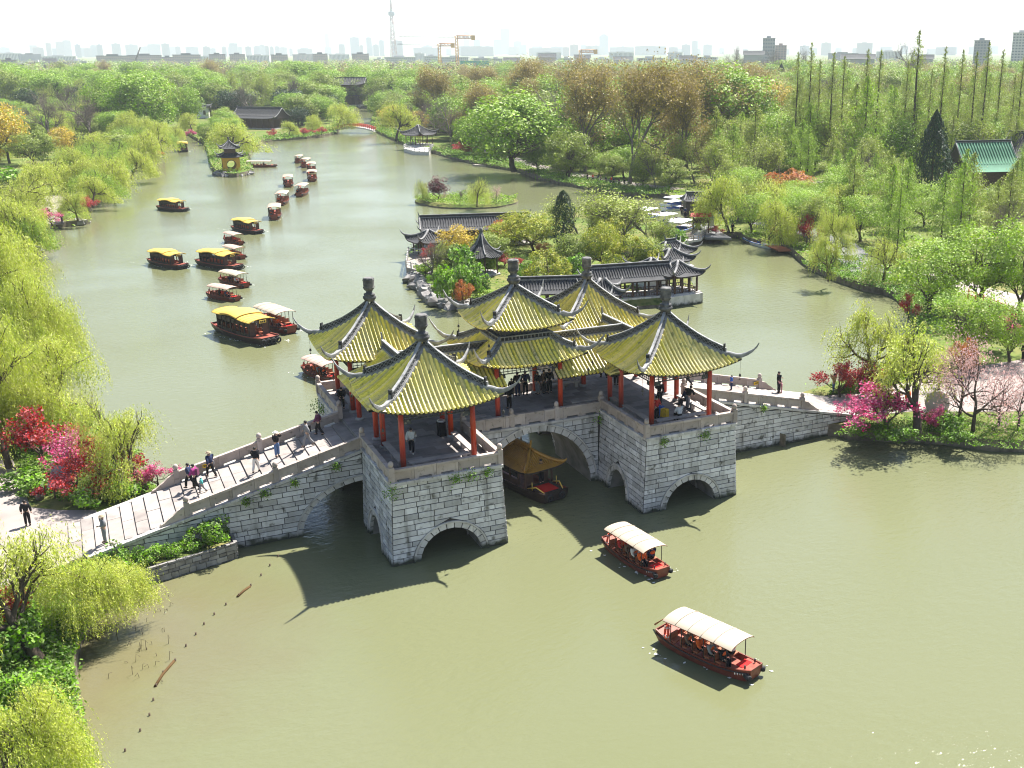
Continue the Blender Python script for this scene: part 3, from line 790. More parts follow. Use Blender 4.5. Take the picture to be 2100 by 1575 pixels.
for p, sx, sy in pavs:      # stone seats on the outer sides, open towards the middle of the bridge
    h = 2.11
    bench(p, (-h+.3, sy*h), (h-.3, sy*h)); bench(p, (sx*h, -h+.3), (sx*h, h-.3)); bench(p, (-sx*h, sy*(h-.25)), (-sx*h, -sy*(h-.5)))
ctr = tag(empty('pavilion'), 'taller double eaved yellow tiled pavilion in the middle of the bridge', 'pavilion')
HU = [(0, 13.15), (.5, 12.75), (1.05, 12.36), (1.65, 11.96), (2.14, 11.68), (2.6, 11.50), (2.95, 11.46)]
HORNU = [(2.4, 11.82), (2.62, 11.74), (2.85, 11.76), (3.1, 11.92), (3.32, 12.13), (3.5, 12.40), (3.63, 12.74)]
hip_roof(ctr, HU, .38, 2.92)
hip_ridge(ctr, HU, .1, 2.15, HORNU, lat=.27)
add_finial(ctr, 13.72)
HLW = [(1.7, 10.15), (2.0, 9.92), (2.5, 9.62), (3.0, 9.42), (3.4, 9.33), (3.65, 9.31)]
HORNL = [(3.2, 9.60), (3.45, 9.56), (3.7, 9.64), (3.95, 9.86), (4.15, 10.12), (4.32, 10.42), (4.45, 10.72)]
hip_roof(ctr, HLW, .42, 3.6, 1.7)
hip_ridge(ctr, HLW, 1.75, 2.9, HORNL, lat=.2)
for k in range(4):
    mb = MB(); mb.box(-1.78, 1.78, -1.86, -1.62, 10.05, 10.2, 0); mb.box(-1.75, 1.75, -1.78, -1.66, 10.199, 10.42, 1); mb.box(-1.8, 1.8, -1.84, -1.64, 10.421, 10.49, 0)
    for i in range(14):
        x = -1.7+3.4*i/13; mb.box(x-.03, x+.03, -1.81, -1.779, 10.2, 10.42, 2)
    mb.build('top_ridge', [RIDGE_W, RIDGE_D, RIDGE], ctr, rot=(0, 0, k*math.pi/2))
mb = MB(); mb.box(-1.6, 1.6, -1.6, 1.6, 10.0, 11.55)
for k in range(9):
    for s_ in (-1, 1):
        x = -1.5+3*k/8; mb.cbox((x, s_*1.72, 11.2), (.14, .34, .22), 0, 0, 1.4); mb.cbox((s_*1.72, x, 11.2), (.34, .14, .22), 0, 0, 1.4)
mb.build('frieze_wall', FRIEZE, ctr)
columns(ctr, [(a*2.2, b*2.2) for a in (-1, 1) for b in (-1, 1)], C_TALL)
frame(ctr, 2.2, 8.1, 8.78); bells(ctr, 2.9, 11.4); bells(ctr, 3.6, 9.2)
# galleries between the pavilions
GPROF = [(0, 9.42), (.9, 8.78), (1.9, 8.16), (2.9, 7.62)]
def ridge_bar(parent, axis, a, b, z, ends=True):
    mb = MB(); n = int((b-a)/.27)
    def bx(t0, t1, w, z0, z1, mi):
        mb.box(t0, t1, -w, w, z0, z1, mi)
    bx(a, b, .17, z-.1, z+.08, 0); bx(a, b, .045, z+.079, z+.43, 1); bx(a, b, .10, z+.431, z+.51, 0)
    for i in range(n):
        t0, t1 = a+(b-a)*i/n, a+(b-a)*(i+1)/n
        for s_ in (-1, 1):
            for z0, z1 in ((z+.1, z+.41), (z+.41, z+.1)):
                mb.hexa([(t0, s_*.046, z0-.03), (t1, s_*.046, z1-.03), (t1, s_*.07, z1-.03), (t0, s_*.07, z0-.03), (t0, s_*.046, z0+.03), (t1, s_*.046, z1+.03), (t1, s_*.07, z1+.03), (t0, s_*.07, z0+.03)], 2)
    if ends:
        for e, s_ in ((a, -1), (b, 1)):
            mb.hexa([(e-.1, -.07, z), (e+.1, -.07, z), (e+.1, .07, z), (e-.1, .07, z), (e+s_*.18-.05, -.04, z+.95), (e+s_*.18+.05, -.04, z+.95), (e+s_*.18+.05, .04, z+.95), (e+s_*.18-.05, .04, z+.95)], 2)
    mb.build('ridge', [RIDGE_W, RIDGE_D, RIDGE], parent, rot=(0, 0, axis*math.pi/2))
def gal_roof(parent, x0, x1, zfun, lo, hi):
    """gable over the local x axis; lo/hi(x) give where each run starts and stops on a slope"""
    mb = MB(); xs = np.linspace(x0, x1, 15)
    for s_ in (-1, 1):
        G = [[(x, s_*r, zfun(x, r)) for r in np.linspace(lo(x), hi(x), 8)] for x in xs]
        U = [[(p[0], p[1], p[2]-.13) for p in row] for row in G]
        mb.grid(G, 0, flip=s_ > 0); mb.grid(U, 1, flip=s_ < 0)
        mb.grid([[g[-1] for g in G], [u[-1] for u in U]], 1, smooth=False)
    roof = mb.build('roof', [PAN, DARKWOOD], parent); n = int((x1-x0)/.262)
    for i in range(n):
        x = x0+.13+(x1-x0-.2)*i/(n-1); a, b = lo(x)+.05, hi(x)+(.05 if hi(x) > 2.85 else 0)
        if b-a < .3: continue
        for s_ in (-1, 1):
            me = tile_row_mesh('tile_row', [(x, s_*r, zfun(x, r)+.01) for r in np.linspace(a, b, 8)])
            inst('tile_row', me, roof)
    return roof
for sx in (-1, 1):
    g = tag(empty('gallery', (sx*XW, 0, 0)), ('yellow tiled gallery joining the two left pavilions, above the top of the left ramp', 'yellow tiled gallery joining the two right pavilions, above the top of the right ramp')[sx > 0], 'gallery', 'galleries between the pavilions')
    sub = g
    zf = lambda x, r: min(interp(GPROF, r), 8.28-.68*(abs(x)-2.9)) if abs(x) > 2.9 else interp(GPROF, r)
    # built along local x, turned onto the y axis
    hold = empty('tmp'); rf = gal_roof(g, -3.9, 3.9, zf, lambda x: 0.0, lambda x: 2.9); rf.rotation_euler = (0, 0, math.pi/2)
    bpy.data.objects.remove(hold)
    ridge_bar(g, 1, -3.2, 3.2, 9.42)
    columns(g, [(a*2.11, b*2.11) for a in (-1, 1) for b in (-1, 1)], C_LOW)
    mb = MB()
    for a in (-1, 1): mb.box(a*2.11-.08, a*2.11+.08, -3.7, 3.7, 7.55, 7.8)
    for b in (-1, 1): mb.box(-2.03, 2.03, b*2.11-.07, b*2.11+.07, 7.5, 7.72)
    mb.build('beam', FRIEZE, g)
    for b in (-1, 1):
        if sx*0 == 0: bench(g, (-sx*2.11, b*2.4), (-sx*2.11, b*3.5))
    g2 = tag(empty('gallery', (sx*4.9, 0, 0)), ('short yellow tiled gallery roof between the middle pavilion and the left pair', 'short yellow tiled gallery roof between the middle pavilion and the right pair')[sx > 0], 'gallery', 'galleries between the pavilions')
    if sx > 0: lo = lambda x: 0.0; hi = lambda x: min(2.9, max(.05, 8-(x+4.9)))
    else: lo = lambda x: 0.0; hi = lambda x: min(2.9, max(.05, 8+(x-4.9)))
    gal_roof(g2, *((-3.1, 3.0) if sx > 0 else (-3.0, 3.1)), lambda x, r: interp(GPROF, r)-.004, lo, hi)
    ridge_bar(g2, 0, *((-3.0, 2.95) if sx > 0 else (-2.95, 3.0)), 9.40, ends=False)
    mb = MB()
    for b in (-1, 1): mb.box(-2.6, .95, b*2.11-.08, b*2.11+.08, 7.55, 7.8) if sx > 0 else mb.box(-.95, 2.6, b*2.11-.08, b*2.11+.08, 7.55, 7.8)
    mb.build('beam', FRIEZE, g2)
    bench(g2, (-sx*1.9, 2.11), (sx*.6, 2.11)); bench(g2, (-sx*1.9, -2.11), (sx*.6, -2.11))
# ------------------------------------------------------------------ plants
def quads(P, size, asp, nrm=None, rs=None, spin=None, tilt=1.0):
    """leaf quads at P; nrm = preferred normals (mixed with noise), spin = preferred long axis"""
    n = len(P); N_ = rs.normal(size=(n, 3))
    N_ /= np.linalg.norm(N_, axis=1)[:, None]+1e-9
    if nrm is not None: N_ = nrm+N_*tilt
    N_ /= np.linalg.norm(N_, axis=1)[:, None]+1e-9
    T = rs.normal(size=(n, 3)) if spin is None else spin+rs.normal(size=(n, 3))*.25
    T -= N_*np.sum(T*N_, 1)[:, None]; T /= np.linalg.norm(T, axis=1)[:, None]+1e-9
    B = np.cross(N_, T); s_ = np.asarray(size).reshape(-1, 1)*np.ones((n, 1)); a = s_*asp
    V = np.empty((n, 4, 3)); V[:, 0] = P-T*s_*.5; V[:, 1] = P+B*a*.5; V[:, 2] = P+T*s_*.5; V[:, 3] = P-B*a*.5
    return V.reshape(-1, 3), np.arange(4*n).reshape(n, 4)
class Skel:
    def __init__(s, seed): s.rs = np.random.RandomState(seed); s.mb = MB(); s.tips = []; s.twig = []
    def branch(s, p, d, L_, r, lvl, maxl, nch, spread, up, droop=0.0, sides=5, wob=.16):
        rs = s.rs; n = 4 if lvl < maxl else 3; pts = [np.array(p, float)]; d = np.array(d, float); dirs = [d]
        for k in range(n):
            d = d+rs.normal(size=3)*wob; d[2] += up-droop*k; d /= np.linalg.norm(d); dirs.append(d)
            pts.append(pts[-1]+d*L_/n)
        rad = [r*(1-.55*k/n) for k in range(n+1)]
        if lvl == maxl: rad[-1] = r*.25
        s.mb.tube(pts, rad, max(3, sides-lvl), 0, caps=False)
        if lvl == maxl: s.tips.append((pts[-1], dirs[-1])); s.twig += [pts[-2]*.5+pts[-1]*.5, pts[-1]]; return
        m_ = nch[lvl]
        for i in range(m_):
            t = 1.0 if i == 0 else rs.uniform(.35, .95); k = min(int(t*n), n-1); q = pts[k]+(pts[k+1]-pts[k])*(t*n-k)
            az = 2*math.pi*(i+rs.uniform(-.3, .3))/m_+rs.uniform(0, 1); dd = dirs[k+1]
            a = np.cross(dd, [.3, .2, 1.0]); a /= np.linalg.norm(a)+1e-9; b = np.cross(dd, a)
            sp = spread[lvl]*rs.uniform(.7, 1.2)*(0.45 if i == 0 else 1)
            nd = dd*math.cos(sp)+(a*math.cos(az)+b*math.sin(az))*math.sin(sp)
            s.branch(q, nd, L_*rs.uniform(.58, .8), r*(.62 if i else .7)*(1-.3*t), lvl+1, maxl, nch, spread, up, droop, sides, wob)
TREES = {}
class Proto: pass
def proto(kind, H, W, trunk, crown): 
    p = Proto(); p.H, p.W, p.trunk, p.crown = H, W, trunk, crown; TREES.setdefault(kind, []).append(p)
LF_WILLOW = leaf('willow_leaf', (.49, .52, .10), (.35, .43, .06), .34, .26)
LF_WILLOW2 = leaf('willow_leaf_green', (.31, .43, .055), (.19, .31, .035), .34, .26)
LF_GREEN = leaf('fresh_leaf', (.285, .42, .04), (.14, .25, .022), .3, .34)
LF_MID = leaf('olive_leaf', (.27, .33, .06), (.15, .205, .035), .3, .32)
LF_PLANE = leaf('bud_leaf', (.35, .285, .085), (.25, .19, .07), .3, .32)
LF_META = leaf('needle_leaf', (.33, .40, .07), (.25, .285, .07), .3, .3)
LF_YELLOW = leaf('yellow_leaf', (.60, .42, .06), (.42, .34, .05), .3, .28)
LF_DOME = leaf('dome_leaf', (.45, .44, .055), (.15, .22, .022), .35, .3)
LF_DARK = leaf('dark_leaf', (.035, .07, .025), (.02, .045, .018), .2, .3)
LF_SHRUB = leaf('shrub_leaf', (.21, .36, .04), (.09, .18, .02), .28, .36)
LF_RED = leaf('red_blossom', (.46, .045, .065), (.34, .06, .055), .3, .3)
LF_MAG = leaf('magenta_blossom', (.52, .06, .18), (.60, .16, .30), .3, .3)
LF_PINK = leaf('pink_blossom', (.66, .44, .42), (.56, .33, .32), .3, .25)
LF_PURPLE = leaf('plum_leaf', (.14, .03, .045), (.09, .02, .03), .3, .3)
LF_MAPLE = leaf('maple_leaf', (.48, .13, .04), (.36, .20, .05), .35, .3)
LF_TWIG = mat('twig', (.17, .125, .095), .9, .1, (.11, .085, .07), 3)
def clump_points(rs, centres, rad, n, shell=.55):
    k = rs.randint(0, len(centres), n); u = rs.normal(size=(n, 3)); u /= np.linalg.norm(u, axis=1)[:, None]
    r = (shell+(1-shell)*rs.uniform(size=n)**.6)
    c = np.asarray(centres)[k]; rr = np.asarray(rad)[k] if hasattr(rad, '__len__') else rad
    P = c+u*np.array([1, 1, .72])*(r*rr)[:, None]
    return P, u
def broad(kind, seed, lf, H=10., W=8., n=5200, ls=.34, clumps=46, low=.10, bark=BARK, csize=.21, shell=.5, f0=.5):
    sk = Skel(seed); rs = sk.rs
    sk.branch((0, 0, 0), (rs.normal()*.06, rs.normal()*.06, 1), H*.36, H*.028, 0, 3, [6, 5, 4], [.75, .7, .6], .04)
    C = []; R_ = []
    for _ in range(clumps):
        az = rs.uniform(0, 2*math.pi); v = rs.uniform(-.95, 1); q = math.sqrt(max(0, 1-min(1, abs(v))**2)); f = rs.uniform(f0, .92)
        lob = 1+.18*math.sin(3*az+seed)+.12*math.sin(5*az+2*seed)
        z = H*(low+(1-low)*.5)+v*H*(1-low)*.46*f
        C.append((math.cos(az)*q*W*.5*f*lob, math.sin(az)*q*W*.5*f*lob, z)); R_.append(W*csize*rs.uniform(.6, 1.15))
    C = np.array(C); P, u = clump_points(rs, C, np.array(R_), n, shell)
    P = P[P[:, 2] > H*.08]; u = u[:len(P)]
    out = P-np.array([0, 0, H*.5]); out /= np.linalg.norm(out, axis=1)[:, None]+1e-9
    V, F = quads(P, ls*rs.uniform(.6, 1.3, len(P)), .62, out*.7+np.array([0, 0, .35]), rs, tilt=.8)
    proto(kind, V[:, 2].max(), W, sk.mb.mesh('trunk', bark), mesh_np('crown', V, F, lf))
def willow(kind, seed, lf, H=9., W=8., strands=420, per=11, ls=.34, asp=.22, ln=(.25, .5), sparse=False, bark=BARK, lean=.1):
    sk = Skel(seed); rs = sk.rs
    sk.branch((0, 0, 0), (rs.normal()*lean, rs.normal()*lean, 1), H*.34, H*.032, 0, 3, [5, 5, 5], [.8, .75, .7], .05, sides=6)
    tips = np.array([t[0] for t in sk.tips]); 
    s_ = W*.46/np.percentile(np.hypot(tips[:, 0], tips[:, 1]), 88); zs = H*.93/tips[:, 2].max()
    V0 = []
    for v in sk.mb.v: V0.append((v[0]*(1+(s_-1)*min(1, v[2]/(H*.5))), v[1]*(1+(s_-1)*min(1, v[2]/(H*.5))), v[2]*zs))
    sk.mb.v = V0; tips = tips*np.array([s_, s_, zs])
    i = rs.randint(0, len(tips), strands); S = tips[i]+rs.normal(size=(strands, 3))*np.array([W*.05, W*.05, H*.025])
    L_ = H*rs.uniform(ln[0], ln[1], strands)*np.clip(.45+.75*(np.hypot(S[:, 0], S[:, 1])/(W*.5)), .4, 1.25); L_ = np.minimum(L_, S[:, 2]-.3)
    out = S*np.array([1, 1, 0]); out /= np.linalg.norm(out, axis=1)[:, None]+1e-6
    t = (np.arange(per)[None]+rs.uniform(size=(strands, per)))/per
    sway = out*W*.055+rs.normal(size=(strands, 3))*np.array([W*.025, W*.025, 0])
    P = S[:, None]+sway[:, None]*np.sqrt(t)[..., None]*1.6; P[..., 2] += H*.03*np.sin(t*math.pi*.6)-L_[:, None]*t
    P = P+rs.normal(size=P.shape)*ls*.22; P = P.reshape(-1, 3)
    spin = np.tile(np.array([0, 0, -1.0]), (len(P), 1))+np.repeat(out, per, 0)*.25
    V, F = quads(P, ls*rs.uniform(.6, 1.35, len(P)), asp, None, rs, spin)
    proto(kind, max(V[:, 2].max(), H*.93), W, sk.mb.mesh('trunk', bark), mesh_np('crown', V, F, lf))
def twiggy(kind, seed, lf, H=14., W=12., n=4500, ls=.26, bark=BARK_G, nch=(5, 5, 5, 4), spread=(.6, .6, .6, .6), bud=.5, up=.06, maxl=4, asp=.7):
    sk = Skel(seed); rs = sk.rs
    sk.branch((0, 0, 0), (0, 0, 1), H*.34, H*.024, 0, maxl, list(nch), list(spread), up, sides=6)
    V = np.array(sk.mb.v); s_ = W*.5/np.percentile(np.hypot(V[:, 0], V[:, 1]), 98); zs = H/V[:, 2].max()
    sk.mb.v = [(v[0]*s_, v[1]*s_, v[2]*zs) for v in V]
    T = np.array(sk.twig)*np.array([s_, s_, zs]); P = T[rs.randint(0, len(T), n)]+rs.normal(size=(n, 3))*bud
    V, F = quads(P, ls*rs.uniform(.5, 1.3, n), asp, None, rs)
    proto(kind, H, W, sk.mb.mesh('trunk', bark), mesh_np('crown', V, F, lf))
def meta(kind, seed, lf, H=20., W=4.6, n=3000, ls=.26, bare=.0, prof=.8):
    rs = np.random.RandomState(seed); mb = MB()
    mb.tube([(0, 0, 0), (.03*H*.1, 0, H*.35), (0, .02*H*.2, H*.7), (0, 0, H)], [H*.011, H*.0088, H*.0055, .02], 6, caps=False)
    P = []; k = int(H*5.5)
    for i in range(k):
        t = .14+.85*(i/k); z = H*t; rr = W*.5*min(1, (1-t)*1.45+.02)**(prof+.25)*rs.uniform(.6, 1.15)*(1 if t > .3 else .7)
        az = rs.uniform(0, 2*math.pi); e = np.array([math.cos(az)*rr, math.sin(az)*rr, rr*rs.uniform(.05, .4)])
        mb.tube([(0, 0, z), (e[0], e[1], z+e[2])], [.022, .008], 3, caps=False)
        m_ = int(n/k*(.2+1.2*rr/(W*.5))); s_ = rs.uniform(.2, 1.05, m_)
        P.append(np.array([0, 0, z])+e*s_[:, None]+rs.normal(size=(m_, 3))*np.array([.26, .26, .2])*(.5+s_[:, None])*min(1, .2+rr/1.6))
    P = np.concatenate(P); V, F = quads(P, ls*rs.uniform(.5, 1.3, len(P)), .45, None, rs, np.tile([0, 0, 1.0], (len(P), 1)))
    proto(kind, H, W, mb.mesh('trunk', BARK), mesh_np('crown', V, F, lf))
def cone(kind, seed, lf, H=9., W=4., n=4200, ls=.28, col=False):
    rs = np.random.RandomState(seed); mb = MB(); mb.tube([(0, 0, 0), (0, 0, H*.5)], [.16, .08], 6, caps=False)
    t = rs.uniform(size=n)**.8; az = rs.uniform(0, 2*math.pi, n)
    rr = W*.5*((1-t)**.75*np.minimum(1, .55+t*3.2) if not col else np.minimum(1, .6+t*2)*np.minimum(1, (1-t)*3.2)**.6)
    lob = 1+.16*np.sin(5*az+t*9+seed)+.1*np.sin(9*az-t*21); f = rs.uniform(.72, 1.05, n)
    P = np.stack([np.cos(az)*rr*lob*f, np.sin(az)*rr*lob*f, .3+t*(H-.3)], 1)
    out = np.stack([np.cos(az), np.sin(az), .5+0*az], 1)
    V, F = quads(P, ls*rs.uniform(.6, 1.3, n), .5, out, rs, np.tile([0, 0, 1.0], (n, 1)), tilt=.7)
    proto(kind, H, W, mb.mesh('trunk', BARK), mesh_np('crown', V, F, lf))
def shrub(kind, seed, lf, H=1.6, W=2.4, n=1500, ls=.2, clumps=14, bark=BARK, low=.05, csize=.22):
    broad(kind, seed, lf, H, W, n, ls, clumps, low, bark, csize, .4)
def blossom(kind, seed, lf, H=3.4, W=4.2, n=2600, ls=.16, bud=.16):
    twiggy(kind, seed, lf, H, W, n, ls, BARK, (5, 4, 4), (.95, .7, .65), bud, .07, 3)
willow('willow', 11, LF_WILLOW, 9, 9.5, 900, 13, .36, .22, (.3, .62)); willow('willow', 12, LF_WILLOW, 9, 9, 850, 13, .36, .22, (.3, .62)); willow('willow', 13, LF_WILLOW2, 9, 10, 850, 13, .36, .22, (.3, .62))
willow('weeping', 14, LF_WILLOW, 7, 5.6, 520, 16, .26, .18, (.45, .75)); willow('weeping', 15, LF_WILLOW2, 7, 5, 420, 16, .26, .18, (.45, .75))
willow('near_willow', 16, LF_WILLOW, 9, 9, 2600, 22, .21, .22, (.25, .5), lean=.2); willow('near_willow', 17, LF_WILLOW, 8, 8, 2200, 22, .20, .22, (.28, .55), lean=.25)
willow('sparse_willow', 18, LF_WILLOW, 8, 7, 1700, 16, .17, .2, (.15, .35), lean=.25); willow('sparse_willow', 19, LF_WILLOW, 8, 8, 1600, 16, .17, .2, (.15, .35), lean=.2)
willow('slender_willow', 20, LF_WILLOW, 7.5, 5, 900, 10, .17, .3, (.08, .22), lean=.15)
for q in range(3): broad('green_tree', 30+q, LF_GREEN, 11, 9.5, 10500, .34, 62, .08)
for q in range(2): broad('olive_tree', 40+q, LF_MID, 10, 8.5, 8200, .32, 52, .06, BARK, .19, .35)
for q in range(3): twiggy('plane_tree', 50+q, LF_PLANE, 15, 13, 12000, .26, bud=.65)
for q in range(2): twiggy('bare_tree', 56+q, LF_TWIG, 11, 9.5, 2600, .2, bud=.3, asp=.22)
for q in range(2): twiggy('budding_tree', 58+q, LF_META, 11, 9, 4200, .24, bud=.42)
for q in range(3): meta('redwood', 60+q, LF_META, 22, 7.6, 11000, .21)
for q in range(2): meta('young_redwood', 64+q, LF_META if q else LF_WILLOW2, 12, 5.8, 6500, .24, prof=.6)
for q in range(2): broad('yellow_tree', 70+q, LF_YELLOW, 8, 7.5, 4800, .3, 40)
cone('dark_cypress', 74, LF_DARK, 9, 6, 5200, .34); cone('column_cypress', 75, LF_DARK, 7, 2.3, 3600, .22, True); broad('dark_tree', 76, LF_DARK, 7, 7, 3600, .34, 34)
for q in range(2): broad('dome_bush', 78+q, LF_DOME, 4.6, 6.6, 11000, .20, 150, -.25, BARK, .085, .75, .86)
broad('yellow_green_tree', 81, LF_DOME, 7, 8, 5600, .25, 60, .2, BARK, .13, .6)
for q in range(2): shrub('bush', 84+q, LF_SHRUB)
shrub('light_bush', 86, LF_WILLOW2, 1.6, 2.4, 1500, .18)
for q in range(2): broad('leafy_tree', 88+q, LF_WILLOW2, 8, 7.5, 7500, .2, 70, .12, BARK, .15, .3)
for q in range(2): blossom('red_peach', 90+q, LF_RED); blossom('magenta_peach', 93+q, LF_MAG); blossom('pink_cherry', 96+q, LF_PINK, 4.6, 5, 2200, .11, .32)
broad('plum_tree', 99, LF_PURPLE, 4.5, 3.6, 2600, .22, 30, .2); broad('maple', 100, LF_MAPLE, 4, 5.5, 4200, .22, 50, .1, BARK, .14, .6)
TN = {'willow': 'willow_tree', 'weeping': 'willow_tree', 'near_willow': 'willow_tree', 'sparse_willow': 'willow_tree', 'slender_willow': 'willow_tree', 'green_tree': 'broadleaf_tree', 'olive_tree': 'olive_green_tree', 'redwood': 'redwood_tree',
      'young_redwood': 'young_redwood_tree', 'dark_cypress': 'cypress_tree', 'column_cypress': 'cypress_tree', 'maple': 'maple_tree', 'red_peach': 'peach_tree', 'magenta_peach': 'peach_tree', 'pink_cherry': 'cherry_tree'}
BUSHY = {'bush', 'light_bush', 'dome_bush'}
TR = random.Random(99); NTREE = {}
def tree(kind, pos, H, label=None, group=None, wf=1.0, idx=None, rz=None):
    ps = TREES[kind]; p = ps[TR.randrange(len(ps)) if idx is None else idx % len(ps)]
    s_ = H/p.H; o = empty(TN.get(kind, kind), (pos[0], pos[1], pos[2]-.05), TR.uniform(0, 6.28) if rz is None else rz, (s_*wf, s_*wf, s_))
    inst('trunk', p.trunk, o); inst('crown', p.crown, o)
    tag(o, label, 'bush' if kind in BUSHY else 'tree', group); NTREE[kind] = NTREE.get(kind, 0)+1
    return o
def ptree(kind, px, py, top, label=None, width=None, group=None, idx=None, z=LANDZ):
    """tree whose foot is surveyed at a photograph point, as tall (and wide) as it shows"""
    b = at(px, py, z); H = height_to(b, top); p = TREES[kind][(idx or 0) % len(TREES[kind])]
    wf = 1.0
    if width: wf = (width/FPX*px_of(b)[1])/(p.W*H/p.H)
    return tree(kind, b, H, label, group, wf, idx if idx is not None else (0 if width else None))
RORD = None
RORD = ['first', 'second', 'third', 'fourth', 'fifth', 'sixth', 'seventh', 'eighth', 'ninth', 'tenth', 'eleventh', 'twelfth', 'thirteenth', 'fourteenth', 'fifteenth', 'sixteenth', 'seventeenth', 'eighteenth', 'nineteenth', 'twentieth']+['twenty-'+q for q in ('first', 'second', 'third', 'fourth', 'fifth', 'sixth', 'seventh', 'eighth', 'ninth')]+['thirtieth']+['thirty-'+q for q in ('first', 'second', 'third', 'fourth', 'fifth', 'sixth', 'seventh', 'eighth', 'ninth')]+['fortieth']
